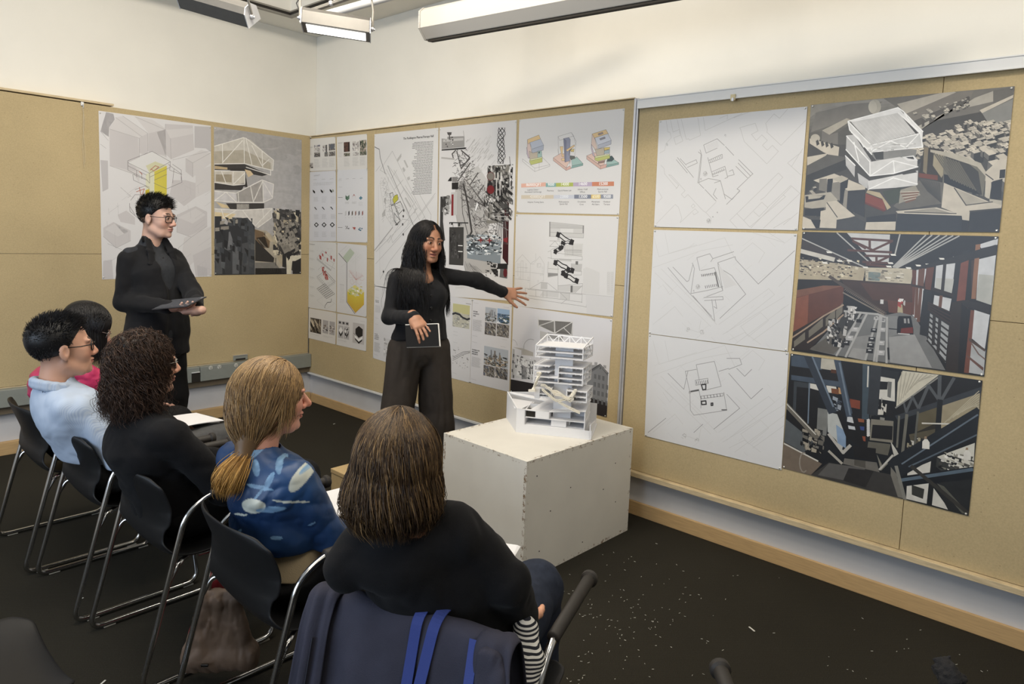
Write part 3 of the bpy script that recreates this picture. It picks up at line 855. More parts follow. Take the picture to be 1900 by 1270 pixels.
S=Sheet(K,[(42,462),(362,443),(366,1260),(48,1255)],(207,207,212))
for i,u in enumerate((.2,.5,.79)): S.line([(u,.115),(u+.12,.112)],.002,tx,True)
S.line([(.22,.055),(.44,.05)],.002,tk,True); S.line([(.22,.068),(.4,.065)],.0012,tx,True); S.para(.2,.155,.92,.2,5,tx,.001)
for i,u in enumerate((.22,.51,.83)):
    for a in range(6): S.line([(u-.03+.06*(a% 2),.23+.01*a),(u+.05,.24+.012*a)],.0005,(170,170,172),True)
    S.put([(u-.05,.255),(u-.01,.265),(u+.04,.285),(u+.04,.312),(u,.305),(u-.04,.285)],(18,18,18),True)
    if i: S.put([(u+.04,.26),(u+.1,.27),(u+.1,.3),(u+.05,.3)],(196,196,190) if i == 1 else (150,156,140),True)
    S.para(u-.01,.36,u+.17,.43+.02*i,8,tx,.0009,seed=i)
    uu=(.27,.55,.85)[i]
    S.put([(uu-.05,.51),(uu-.02,.505),(uu+.05,.54),(uu+.04,.552)],(16,16,16),True); S.line([(uu-.08,.5),(uu+.02,.58)],.0006,tx,True)
    S.para(u-.01,.61,u+.17,.68,8,tx,.0009,seed=i+4)
    c=(.3,.58,.87)[i]; v=.763
    for m,col in ((1,(14,14,14)),(.55,(214,214,216))): S.put([(c-.09*m,v),(c,v-.037*m),(c+.09*m,v),(c,v+.037*m)],col,True)
    S.line([(c-.03,v),(c,v+.012),(c+.03,v)],.0008,(60,60,60),True)
    S.para(u-.01,.86,u+.17,.94,8,tx,.0009,seed=i+8)
for v in (.23,.48,.73): S.para(.02,v,.09,v+.07,8,tx,.0008,seed=3)
S.build('diagram_sheet','small tall sheet of black diamond diagrams, second row beside the corner',G_S)
S=Sheet(K,[(378,440),(726,425),(724,1272),(372,1262)],(208,208,211))
for u in (.06,.3,.52,.76): S.line([(u,.125),(u+.09,.122)],.002,tx,True)
for v,u in ((.145,.04),(.235,.06)): S.line([(u,v),(u+.12,v)],.0014,tx,True)
for v in (.38,.605,.8): S.line([(.04,v),(.19,v)],.003,tk,True)
c=.35; S.put([(c-.06,.35),(c,.37),(c,.425),(c-.06,.40)],(70,110,84),True); S.put([(c,.37),(c+.07,.345),(c+.07,.40),(c,.425)],(96,130,104),True); S.line([(c-.06,.345),(c,.32),(c+.07,.345)],.0008,tx,True)
c=.57; S.put([(c-.05,.375),(c,.335),(c+.05,.37),(c,.352)],(186,72,58),True); S.line([(c-.05,.375),(c-.055,.4)],.001,(186,120,110),True); S.line([(c+.05,.37),(c+.055,.4)],.001,(186,120,110),True)
c=.79; S.put([(c-.06,.393),(c,.365),(c+.06,.39),(c,.418)],(70,126,150),True); S.line([(c,.365),(c,.3)],.0005,tx,True)
for i,u in enumerate((.28,.5,.72)): S.para(u,.44,u+.16,.47+.03*(i == 2),5,tx,.0009,seed=i)
for i in range(6):
    u=.28+i*.11; col=((190,190,190),(40,40,40),(90,70,50),(150,90,70),(70,76,90),(160,70,60))[i]
    S.put([(u,.58),(u+.035,.565),(u+.035,.615),(u,.635)],col,True); S.line([(u+.035,.565),(u+.035,.615),(u,.635)],.0012,(40,36,34),True); S.para(u,.65,u+.04,.67,2,tx,.001,seed=i)
S.speck(.29,.77,.42,.83,12,[(50,50,50),(210,210,210),(140,140,140)],.05,.2,3)
c=.58; S.put([(c-.06,.80),(c+.01,.79),(c+.06,.80),(c,.83),(c-.02,.81)],(190,66,54),True); S.line([(c-.05,.79),(c+.05,.83)],.003,(190,66,54),True)
for a,v in ((.73,.82),(.77,.805),(.83,.81),(.79,.835),(.76,.83)): S.put([(a-.025,v),(a,v-.012),(a+.025,v),(a,v+.012)],(60,110,140),True)
S.build('diagram_sheet','small tall sheet with green, red and blue diamond symbols',G_S)
K=(565,440,5.769)
S=Sheet(K,[(40,45),(345,60),(340,802),(44,755)],(209,207,202))
S.line([(.05,.04),(.25,.045)],.003,tk,True); S.line([(.05,.055),(.22,.06)],.0012,tx,True)
for v in (.13,.25,.40,.53,.67,.8): S.line([(.05,v),(.2,v+.008)],.0015,tx,True); S.line([(.05,v+.012),(.24,v+.02)],.001,tx,True); S.line([(.05,v+.024),(.18,v+.03)],.001,tx,True)
r=random.Random(2)
for i in range(26): a=r.uniform(.35,.85); v=r.uniform(.08,.2); S.line([(a,v),(a+r.uniform(-.1,.1),v+r.uniform(-.03,.03))],.0006,(150,140,138),True)
for P in ([(.4,.19),(.48,.21),(.48,.27),(.42,.25)],[(.5,.16),(.55,.18),(.55,.22),(.5,.2)],[(.68,.22),(.72,.24),(.70,.29),(.67,.27)],[(.8,.19),(.85,.2),(.84,.26),(.8,.24)],[(.62,.13),(.67,.15),(.66,.17),(.62,.16)],[(.9,.23),(.94,.24),(.93,.28),(.9,.27)]): S.put(P,(188,66,60),True)
for k_ in range(3): S.line([(.32,.24+k_*.012),(.82,.40+k_*.008)],.0018,(90,84,82),True)
for P in ([(.32,.24),(.52,.13),(.95,.26),(.82,.4)],[(.36,.42),(.5,.35),(.58,.4),(.5,.46)],[(.6,.3),(.95,.38)],[(.5,.3),(.6,.22),(.9,.3)]): S.line(P,.0014,(110,104,102),True,close=False)
S.speck(.5,.36,.72,.56,46,[(190,60,54),(160,44,40),(206,110,100)],.05,.14,4,dens=lambda u,v: 1 if abs((u-.5)-(v-.36)*1.0) < .06 else 0)
A,B_2,C_2,D_=np.array([.32,.52]),np.array([.62,.42]),np.array([.97,.56]),np.array([.66,.66])
for k_ in range(8):
    t_=k_/7
    S.line([A+(B_2-A)*t_,A+(B_2-A)*t_+(D_-A)*(.22 if .15 < t_ < .85 else 1)],.0012,tk,True); S.line([D_+(C_2-D_)*t_,D_+(C_2-D_)*t_-(D_-A)*(.22 if .15 < t_ < .85 else 1)],.0012,tk,True)
    S.line([A+(D_-A)*t_,A+(D_-A)*t_+(B_2-A)*.2],.0012,tk,True); S.line([B_2+(C_2-B_2)*t_,B_2+(C_2-B_2)*t_-(B_2-A)*.2],.0012,tk,True)
S.line([A,B_2,C_2,D_],.0022,tk,True,close=True); S.line([A+(0,.02),D_+(0,.02),C_2+(0,.02)],.0015,tk,True)
A,B_2,C_2,D_=np.array([.32,.70]),np.array([.6,.61]),np.array([.95,.74]),np.array([.66,.83])
for k_ in range(8):
    t_=k_/7; S.line([A+(B_2-A)*t_,D_+(C_2-D_)*t_],.0022,(40,38,38),True)
    S.line([A+(D_-A)*t_,B_2+(C_2-B_2)*t_],.003,(34,32,32),True)
S.line([(.32,.87),(.6,.79),(.95,.88),(.66,.98)],.0009,tx,True,close=True)
S.line([(.84,.82),(.82,.87),(.7,.88),(.62,.93),(.6,.97)],.0045,(40,38,38),True)
S.build('diagram_sheet','small sheet of exploded red and black frame diagrams',G_S)
S=Sheet(K,[(352,62),(670,92),(665,858),(348,805)],(208,206,205))
S.put([(.2,.2),(.45,.06),(.6,.12),(.36,.27)],(176,190,164),True)
r=random.Random(6)
for i in range(9):
    t_=i/8; S.line([(.35+.5*t_,.02+.14*t_),(.1+.5*t_,.14+.14*t_)],.0006,(168,178,160),True); S.line([(.35-.26*t_,.02+.13*t_),(.85-.26*t_,.15+.13*t_)],.0006,(168,178,160),True)
S.line([(.06,.15),(.34,.27),(.34,.83),(.62,.98)],.0055,(60,56,56),True); S.line([(.08,.16),(.36,.28),(.36,.82),(.64,.97)],.001,(60,56,56),True); S.line([(.06,.14),(.33,.03)],.0012,tx,True); S.line([(.3,.28),(.14,.34)],.0009,tx,True)
S.line([(.63,.14),(.63,.38)],.0008,tx,True)
for i in range(14):
    a=PI*i/13; q=[(.65+.24*math.cos(a)*k_,.47-.1*math.sin(a*.5+.4)*k_+.03*(1-k_)) for k_ in (0,.35,.7,1)]
    S.line(q,.0011,(196,96,84),True)
S.line([(.66,.38),(.66,.64)],.002,(150,110,100),True)
for cu_,cv_ in ((.48,.44),(.85,.46),(.6,.5),(.76,.52),(.52,.53)):
    S.line([(cu_+.07*math.cos(a_*.63),cv_+.035*math.sin(a_*.63)) for a_ in range(10)],.001,(196,110,98),True)
for k_ in range(12):     # yellow hexagonal block
    v0_,v1_=.64+.025*k_,.64+.025*(k_+1)+.002
    f=k_/11; col=(222-6*f,196-36*f,40-14*f)
    S.put([(.36,v0_+.03),(.64,v0_+.09),(.92,v0_+.01),(.92,v1_+.01-(.1 if k_ == 11 else 0)),(.64,min(v1_+.09,.965)),(.36,min(v1_+.03,.83))] if k_ < 7 else [(.36,min(v0_+.03,.83)),(.64,min(v0_+.09,.965)),(.92,min(v0_+.01,.82)),(.92,min(v1_+.01,.83)),(.64,min(v1_+.09,.968)),(.36,min(v1_+.03,.83))],col,True)
S.put([(.36,.66),(.62,.57),(.92,.64),(.64,.74)],(214,206,120),True)
S.speck(.42,.58,.86,.72,26,[(208,208,208),(222,200,60),(176,190,90),(226,226,224)],.05,.13,8)
S.para(.1,.6,.26,.86,16,tx,.0008,seed=4); S.line([(.1,.59),(.25,.595)],.0016,tk,True)
S.build('diagram_sheet','small sheet with a yellow hexagonal block and a green grid above it',G_S)
S=Sheet(K,[(48,762),(343,812),(333,1152),(46,1082)],(213,208,200))
S.rect(.06,.3,.47,.78,(64,56,50)); S.speck(.06,.3,.47,.78,50,[(30,27,25),(120,104,86),(190,172,142),(70,58,48)],.03,.16,3,rot=1.2); S.line([(.2,.34),(.44,.72)],.006,(200,184,150),True); S.line([(.12,.36),(.3,.76)],.003,(200,184,150),True)
S.photo(.53,.3,.73,.72,'grey',4); S.photo(.77,.3,.96,.72,'grey',5)
S.line([(.08,.84),(.4,.85)],.0012,tx,True); S.line([(.54,.80),(.9,.81)],.0012,tx,True); S.line([(.54,.83),(.75,.835)],.0012,tx,True)
S.build('photo_sheet','small bottom sheet with three warm grey photographs beside the corner',G_S)
S=Sheet(K,[(352,818),(669,868),(660,1224),(345,1155)],(212,209,206))
for i in range(3): S.rect(.05+.125*i,.22,.16+.125*i,.33,(170,166,166)); S.put([(.06+.125*i,.27),(.105+.125*i,.235),(.15+.125*i,.27),(.105+.125*i,.31)],(50,48,48),True)
for u in (.05,.25):
    S.rect(u,.36,u+.18,.76,(176,172,172))
    S.put([(u+.02,.52),(u+.09,.40),(u+.16,.5),(u+.09,.62)],(226,224,222),True); S.put([(u+.02,.54),(u+.09,.64),(u+.16,.52),(u+.155,.6),(u+.09,.72),(u+.03,.62)],(34,32,32),True)
S.speck(.26,.42,.42,.7,14,[(226,224,222),(60,58,58)],.06,.16,7)
S.rect(.55,.2,.93,.82,(190,184,180))
S.put([(.64,.38),(.75,.28),(.88,.36),(.88,.56),(.75,.64),(.64,.54)],(40,38,38),True); S.put([(.62,.56),(.75,.68),(.87,.58),(.87,.66),(.75,.76),(.62,.64)],(232,230,228),True); S.put([(.62,.66),(.76,.76),(.87,.66),(.86,.72),(.76,.82),(.64,.72)],(30,28,28),True); S.line([(.58,.52),(.66,.6)],.004,(90,80,74),True)
S.para(.05,.8,.42,.86,3,tx,.001,seed=2); S.line([(.8,.12),(.95,.125)],.001,tx,True)
S.build('photo_sheet','small bottom sheet with a black hexagonal model photographed on grey',G_S)

# --- map with the yellow plot
K=(690,230,3.848)
S=Sheet(K,[(20,74),(477,28),(462,1240),(18,1158)],(211,209,207))
ml=(166,164,162)
S.text('The Paddington PharmaTherapy Hall',(441,94),.0165,(30,30,30),al=1.0,bold=.0015)
r=random.Random(5)
for i in range(38):
    y=126+i*10.0; L=r.uniform(112,150); x1=440-i*.35; x=x1-L
    while x < x1:
        l=min(r.uniform(6,22),x1-x); S.line([(x,y+(x1-x)*.06),(x+l,y+(x1-x-l)*.06)],.0042,(118,117,116)); x += l+3.5
for P in ([(22,165),(55,180),(60,240),(95,350),(300,730)],[(148,195),(60,330),(110,360)],[(148,195),(395,700),(420,740)],[(120,300),(300,560)],[(105,325),(270,640)],[(160,330),(345,690)],[(180,330),(140,390)],[(225,400),(160,470)],[(230,470),(190,530)],[(315,555),(260,640)],[(340,500),(425,650),(420,720),(395,800)],[(455,495),(300,700),(28,1000)],[(445,520),(340,660)],[(30,915),(240,700),(330,600)],[(30,890),(100,820)],[(110,845),(135,795),(150,850),(290,690)],[(255,720),(270,690),(220,680),(120,850)],[(60,1110),(130,980),(380,660)],[(30,340),(60,300)],[(210,430),(320,600)],[(240,440),(350,620)]):
    S.line(P,.0032,ml)
S.line([(22,165),(55,182),(62,245),(97,355)],.006,(110,110,110)); S.line([(20,905),(150,740)],.009,(160,158,156))
S.line([(115,300),(300,728)],.0055,(130,128,126))
for P in ([(180,255),(212,210),(212,235),(185,275)],[(228,262),(238,258),(262,308),(252,315)],[(218,320),(228,308),(242,330),(230,348)],[(252,385),(270,375),(275,395),(258,405)],[(75,640),(98,605),(98,655),(75,668)],[(235,530),(245,525),(285,590),(275,600)],[(300,635),(315,600),(320,605),(305,642)],[(88,530),(102,530),(102,580),(88,560)]):
    S.put(P,(178,176,173))
for i in range(150):
    a=r.uniform(0,1); x=85+a*60+r.gauss(0,12); y=400+a*300+r.gauss(0,18); L=r.uniform(3,14); g=r.uniform(0,PI)
    S.line([(x,y),(x+L*math.cos(g),y+L*math.sin(g))],.0016,(130,130,128))
for i in range(18): S.line([(120-2*i,380+i*18),(116-2*i+r.uniform(-14,8),398+i*18)],.002,(140,138,136))
for i in range(60): S.line([(48+.2*i,440+i*11),(48+.2*i,445+i*11)],.0026,ml)
S.line([(60,440),(95,385),(130,480),(160,610),(150,735),(90,640),(75,520)],.0022,ml,close=True)
for P in ([(130,500),(150,490),(165,570),(140,580)],[(165,575),(205,555),(228,610),(195,645)],[(140,585),(162,580),(205,690),(185,720),(160,690)],[(162,640),(205,690),(170,725)]):
    S.line(P,.0045,(70,68,68),close=True)
for i in range(70):
    x,y=r.choice([(140,540),(190,600),(175,660)]); x += r.gauss(0,12); y += r.gauss(0,22); S.line([(x,y),(x+2.4,y)],.0028,(60,58,58))
S.put([(150,540),(165,512),(185,505),(190,540),(160,572)],(196,190,40)); S.line([(150,540),(165,512),(185,505),(190,540),(160,572)],.003,(60,60,40),close=True)
for x,y in ((230,620),(226,660),(180,716),(222,718),(226,790)): S.put([(x-4,y-8),(x+4,y-8),(x+5,y),(x+3,y+9),(x-3,y+9),(x-5,y)],(60,58,58))
S.put([(79,1056),(83,1048),(83,1040),(86,1048),(90,1056),(85,1068)],(40,40,40))
S.build('map_poster','tall map poster with one yellow plot, directly behind the speaker',G_M,cat='poster')

# --- grey collage with red patches
S=Sheet(K,[(485,27),(1036,-28),(1004,1265),(470,1228)],(211,208,206))
r=random.Random(17)
bl,dg,mg,lg,red=(38,36,36),(84,80,78),(128,124,121),(176,172,168),(150,34,38)
for i in range(130):     # faint hatch at the top and right of the town plan
    x=r.uniform(670,860); y=r.uniform(110,420); L=r.uniform(14,50)
    S.line([(x,y),(x+L*.6,y-L*.8)],r.uniform(.002,.008),r.choice([(192,189,186),(180,177,173),(202,199,196)]))
S.polys([((176,172,167),[(600,420),(690,390),(880,600),(830,760),(900,1060),(670,1080),(620,760),(590,600)]),((190,187,183),[(660,350),(760,300),(890,500),(880,640),(780,560)])])
for i in range(520):     # streets and blocks
    t_=r.random(); x=590+t_*230+r.uniform(-60,90); y=200+t_*640+r.uniform(-60,90)
    if not (x > 575 and x < 930 and (y-200) > (x-640)*1.0-60 and y < 1060): continue
    L=r.uniform(8,34); a=r.choice([.98,.98,-.62,-.62,.3,1.3]); S.line([(x,y),(x+L*math.cos(a),y+L*math.sin(a))],r.uniform(.0015,.005),r.choice([bl,dg,mg,dg]))
for P in ([(608,195),(640,320)],[(640,320),(700,240)],[(650,300),(700,250)],[(615,410),(705,280)],[(700,440),(760,350)],[(760,500),(800,440)],[(600,190),(575,215),(585,250)],[(640,190),(700,240)],[(650,500),(900,640)]):
    S.line(P,.010,dg)
for k_ in range(7): S.line([(640+k_*26,360+k_*34),(860+k_*4,640+k_*14)],.004,dg)
for k_ in range(9): S.line([(700+k_*22,440-k_*6),(640+k_*26,540+k_*14)],.003,mg)
S.line([(655,430),(672,500),(690,600),(715,770),(700,800)],.017,(66,62,60)); S.line([(640,440),(650,640),(690,800)],.006,dg)
for k_ in range(5): S.line([(650+6*math.cos(a_*.5)*(k_+3)*.6,460+9*math.sin(a_*.5)*(k_+2)) for a_ in range(6,13)],.003,dg)
S.put([(735,620),(750,555),(765,575),(745,625)],(222,220,218)); S.line([(735,620),(750,555),(765,575),(745,625)],.003,dg,close=True)
S.polys([((150,147,143),[(500,105),(540,108),(540,92),(663,88),(663,165),(500,180)]),((186,183,179),[(510,112),(655,100),(655,118),(510,130)]),(bl,[(500,183),(673,168),(673,180),(500,192)]),(dg,[(538,60),(572,60),(568,80),(545,80)]),(dg,[(552,78),(560,78),(560,120),(552,120)])])
S.speck(.09,.06,.2,.12,20,[(90,88,86),(60,58,58),(200,198,196)],.03,.1,2)
S.line([(500,243),(590,252)],.012,lg); S.line([(655,50),(660,90)],.006,lg); S.line([(985,235),(990,290)],.006,mg)
# twisted strands
for k_ in range(5):
    S.line([(925+(30-3*k_)*math.sin(a_*.62+k_*1.3)*(1 if a_ < 16 else .8),28+a_*16) for a_ in range(17)],.0052,(58,56,56))
for k_ in range(8): S.line([(905+r.uniform(-5,30),40+k_*30),(930+r.uniform(-5,20),50+k_*30)],.003,dg)
# right-hand machine panel
S.polys([((126,122,112),[(830,300),(985,292),(975,700),(820,715)]),((92,90,84),[(832,345),(985,345),(985,392),(832,400)]),(bl,[(835,390),(985,385),(985,500),(830,515)]),
         ((70,20,24),[(945,520),(982,510),(975,1010),(935,960)]),(bl,[(860,510),(950,500),(950,700),(880,690)]),((196,194,190),[(820,520),(905,515),(915,545),(860,560),(850,600),(820,600)]),(mg,[(700,540),(730,535),(735,600),(705,600)])])
S.speck(.66,.24,.97,.47,210,[bl,(60,58,56),(150,146,140),(206,202,196),(100,96,92),(36,34,34)],.02,.08,13,asp=.7)
S.speck(.62,.36,.98,.55,150,[bl,(70,68,66),(176,172,166),(120,116,110)],.02,.09,14,rot=.3)
for x in (878,902,926): S.put([(x-7,400),(x-7,355),(x-4,346),(x+4,346),(x+7,355),(x+7,400)],(178,174,166)); 
for y,c2 in ((375,(96,24,26)),(470,(130,22,28))):
    S.put([(850+26*math.cos(a_*.4),y+30*math.sin(a_*.4)) for a_ in range(16)],c2 if y > 400 else (120,112,102)); S.line([(850+26*math.cos(a_*.4),y+30*math.sin(a_*.4)) for a_ in range(17)],.004,(110,30,32))
for x in (892,917): S.line([(x,400),(x,510)],.007,(210,206,200))
S.put([(920,372),(935,372),(935,410),(920,410)],(200,196,190))
for k_ in range(6): S.line([(850,640+k_*9),(975,600+k_*32)],.005,r.choice([bl,lg,mg]))
for k_ in range(8): S.line([(900+k_*8,700),(870+k_*14,860)],.005,r.choice([bl,mg,dg]))
# left elements
S.polys([(bl,[(573,420),(620,418),(618,468),(573,468)]),(bl,[(543,410),(560,385),(572,380),(572,410)]),(mg,[(575,380),(615,378),(612,415),(575,415)]),((186,184,180),[(568,490),(612,486),(610,650),(566,656)]),(red,[(571,505),(586,504),(584,655),(569,656)]),
         ((60,58,56),[(492,520),(560,516),(565,545),(545,580),(525,590),(512,600),(510,700),(525,830),(486,865)]),((150,148,144),[(540,530),(560,520),(572,570),(550,580)]),(bl,[(555,702),(690,704),(690,712),(555,708)]),((62,60,58),[(555,738),(658,738),(655,1012),(553,1005)])])
S.speck(.16,.56,.33,.77,70,[(48,46,46),(80,78,76),(66,64,62),(40,38,38)],.02,.1,19)
S.put([(618,866),(650,868),(650,874),(618,872)],(222,220,216)); S.put([(618,908),(650,910),(650,916),(618,914)],(222,220,216))
S.speck(.05,.40,.16,.52,26,[(50,48,46),(110,108,104),(160,158,154)],.05,.2,21)
S.polys([((126,138,146),[(685,845),(925,840),(920,1000),(682,960)]),((70,78,84),[(690,850),(760,850),(760,900),(690,900)])])
S.speck(.40,.63,.86,.745,160,[(60,70,76),(180,190,196),(120,134,142),(205,210,212),(40,46,50)],.02,.07,23)
S.line([(800,900),(860,830)],.005,bl); S.line([(790,890),(700,830)],.004,bl)
for x,y in ((780,830),(842,833)):
    S.put([(x,y-24),(x+5,y-5),(x+24,y),(x+5,y+5),(x,y+26),(x-5,y+5),(x-24,y),(x-5,y-5)],(150,34,38))
S.polys([(bl,[(900,998),(972,998),(970,1038),(898,1036)]),((222,220,218),[(898,1038),(918,1038),(914,1090),(896,1086)]),(bl,[(850,1036),(896,1036),(890,1090)]),((100,100,98),[(918,1038),(970,1038),(968,1105),(914,1095)]),(red,[(940,820),(972,810),(970,850),(945,840)])])
S.put([(955+15*math.cos(a_*.7),1065+32*math.sin(a_*.7)) for a_ in range(9)],(110,24,30))
S.speck(.66,.78,.82,.87,26,[bl,(50,48,48)],.03,.11,29)
S.line([(700,1000),(740,1045)],.008,mg); S.line([(600,1170),(660,1165)],.01,(206,203,198))
for k_ in range(10): S.line([(660+k_*9,980+r.uniform(0,40)),(680+k_*12,1050+r.uniform(0,20))],.003,mg)
S.build('collage_poster','tall grey architectural collage poster with red patches and twisting black strands',G_M,cat='poster')

# --- coloured programme diagrams
K=(940,190,5.52)
S=Sheet(K,[(133,178),(1212,62),(1155,1152),(104,1128)],(210,208,206))
cO,cB,cT,cG,cP,cK,cV,cL=(226,188,126),(164,172,190),(186,172,150),(186,192,96),(216,180,164),(148,184,176),(186,168,186),(196,198,206)
edge=(96,92,94)
def block(P,col): S.put(P,col); S.line(P,.0016,edge,close=True)
# tower one
for P in ([(165,580),(290,675),(445,640),(375,570),(205,530)],[(165,580),(165,605),(290,710),(290,675)],[(290,710),(445,655),(445,640)],[(335,690),(335,620),(350,600)]): S.line(P,.0016,(130,128,126))
block([(215,382),(333,335),(350,375),(240,412),(222,430)],cO); block([(215,382),(222,430),(240,412),(262,520),(240,575),(210,520)],(214,186,176)); block([(208,460),(235,575),(222,570),(208,520)],cV)
block([(240,412),(350,375),(382,440),(262,480)],(176,184,200)); block([(262,480),(382,440),(378,490),(270,520),(255,500)],cB); block([(235,500),(270,520),(320,508),(320,580),(240,585)],cT); block([(320,500),(360,495),(365,560),(320,570)],cK); block([(328,510),(345,505),(335,530)],(70,88,90)); block([(240,585),(368,558),(368,612),(252,642),(235,610)],cG); block([(240,585),(368,558),(366,572),(246,600)],(206,210,150))
# tower two
for P in ([(530,350),(665,310),(715,400),(700,550)],[(530,350),(535,540)],[(545,390),(690,345),(710,440)],[(530,350),(545,390)],[(665,310),(690,345)],[(535,540),(600,560)],[(525,480),(535,540)]): S.line(P,.0016,(130,128,126))
block([(480,568),(560,520),(665,550),(650,640),(650,600),(612,672)],cP); block([(480,568),(612,672),(612,700),(480,598)],(206,166,150)); block([(612,672),(652,650),(662,680),(612,700)],(212,160,146)); block([(665,590),(720,558),(785,628),(672,650)],cK); block([(672,650),(785,628),(783,648),(664,678)],(120,164,156)); block([(640,545),(700,552),(705,575),(660,590)],(100,104,100))
block([(548,455),(580,452),(575,520),(590,560),(570,560)],cO); block([(560,580),(600,570),(595,600),(565,598)],cO)
block([(585,372),(640,360),(655,380),(650,600),(598,615)],(138,142,166)); block([(585,372),(612,395),(610,612),(598,615)],(120,124,150)); block([(640,545),(650,500),(700,440),(650,470)],(84,88,100))
block([(608,490),(695,435),(700,450),(625,505)],cO); block([(655,490),(695,475),(690,508),(660,505)],(214,186,96))
# tower three
block([(822,548),(905,515),(1020,560),(1000,640),(965,650)],cP); block([(822,548),(965,652),(962,686),(822,582)],(206,166,150)); block([(965,652),(1025,632),(1022,668),(962,686)],(212,160,146)); block([(1025,600),(1060,560),(1152,620),(1030,645)],cK); block([(1030,645),(1152,620),(1150,638),(1022,668)],(120,164,156)); block([(1040,560),(1080,548),(1105,580),(1080,605),(1030,608)],(70,90,92)); block([(940,610),(1010,595),(1000,618),(940,628)],(150,116,104))
block([(878,325),(1020,280),(1045,325),(905,372)],cO); block([(878,325),(905,372),(930,470),(920,500),(870,430)],(214,186,170)); block([(870,430),(905,560),(885,545),(868,470)],cV); block([(938,322),(985,306),(992,322),(945,338)],(160,140,140))
block([(905,365),(1040,322),(1075,390),(935,440)],(192,196,208)); block([(935,440),(1075,390),(1072,430),(940,478)],(172,176,190)); block([(955,372),(1008,354),(1014,370),(962,388)],(136,134,146)); block([(905,480),(940,478),(1000,465),(1005,540),(930,555)],cT); block([(1000,465),(1060,460),(1058,480),(1005,495)],(222,190,90)); block([(1005,495),(1058,485),(1058,520),(1000,528)],(150,172,180)); block([(905,555),(1060,528),(1060,575),(935,605),(905,590)],cG); block([(905,555),(1060,528),(1058,542),(912,572)],(206,210,150))
bars=[((152,403,834,820),874,862,(230,166,142),'86000SQFT',(244,236,232)),((403,508,829,827),868,866,(120,172,168),'9000',(250,250,250)),((508,684,827,822),866,862,(178,192,74),'14000',(238,240,220)),((684,877,822,817),862,860,(180,160,190),'14600',(246,240,248)),((877,1102,817,812),860,858,(218,126,88),'15200',(250,244,238))]
for (x0,x1,y0,y1),b0,b1,col,tt,tc_ in bars:
    S.put([(x0,y0),(x1,y1),(x1,b1),(x0,b0)],col); S.text(tt,((x0+x1)/2,(b0+b1)/2-10),.0185,tc_,al=.5,bold=.0012)
bars=[((152,484,952,950),990,988,(206,190,164),'42000SQFT',(228,222,212)),((484,695,950,948),988,988,(192,196,208),'22000',(226,228,232)),((695,868,947,946),988,988,(120,128,148),'13500',(246,246,248)),((868,966,946,945),988,988,(226,190,100),'6500',(246,236,200)),((966,1093,945,944),988,988,(138,144,160),'9500',(246,246,248))]
for (x0,x1,y0,y1),b0,b1,col,tt,tc_ in bars:
    S.put([(x0,y0),(x1,y1),(x1,b1),(x0,b0)],col); S.text(tt,((x0+x1)/2,(b0+b1)/2-8),.0185,tc_,al=.5,bold=.0012)
for st,x,y in (('Logistics Center /',274,903),('Automated Cold Storage',272,926),('Pharmacy',450,913),('Gait & Motion Lab',595,912),('Admin / Staff',780,900),('Offices',778,926),('Multi-purpose',986,898),('Sports Hall',984,924),('Adaptive Training Space',298,1030),('Multi-purpose',587,1027),('Sports Hall',585,1050),('Circulation',770,1027),('Core',769,1053),('Movement',914,1027),('Aid Stairs',913,1053),('Outdoor',1028,1027),('Terrace',1027,1053)):
    S.text(st,(x,y),.0098,(70,68,70),al=.5)
S.build('diagram_poster','poster of three coloured tower diagrams over two rows of numbered bars',G_M,cat='poster')

# --- section drawing
K=(940,390,6.045)
S=Sheet(K,[(108,47),(1262,72),(1194,1198),(82,1072)],(209,207,205))
f1,f2,sk=(186,184,181),(196,194,191),(48,46,48)
S.polys([((196,194,190),[(485,135),(870,175),(865,310),(475,295)]),(f1,[(490,145),(865,180),(865,200),(600,200),(495,192)]),((208,206,203),[(605,205),(750,212),(750,255),(605,250)]),(f2,[(495,205),(605,205),(605,250),(490,250)]),
         ((200,198,194),[(745,375),(860,378),(850,520),(650,520),(655,395)]),((206,204,200),[(470,585),(600,590),(595,700),(462,700)]),((140,138,136),[(465,705),(578,712),(578,732),(465,750)]),(f1,[(728,600),(850,605),(842,690),(728,680)]),((110,108,106),[(776,575),(805,575),(803,614),(775,612)]),(f1,[(570,310),(598,310),(598,340),(570,338)]),(f1,[(590,545),(730,555),(730,578),(590,568)]),
         (f1,[(387,812),(460,818),(458,888),(385,885)]),((110,108,106),[(720,848),(744,848),(742,924),(718,922)]),(f1,[(744,850),(850,850),(766,925),(742,924)]),(f2,[(578,850),(720,840),(715,915),(578,905)]),(f2,[(415,905),(590,920),(585,985),(375,960)]),(f2,[(600,925),(710,930),(705,1010),(600,1000)])])
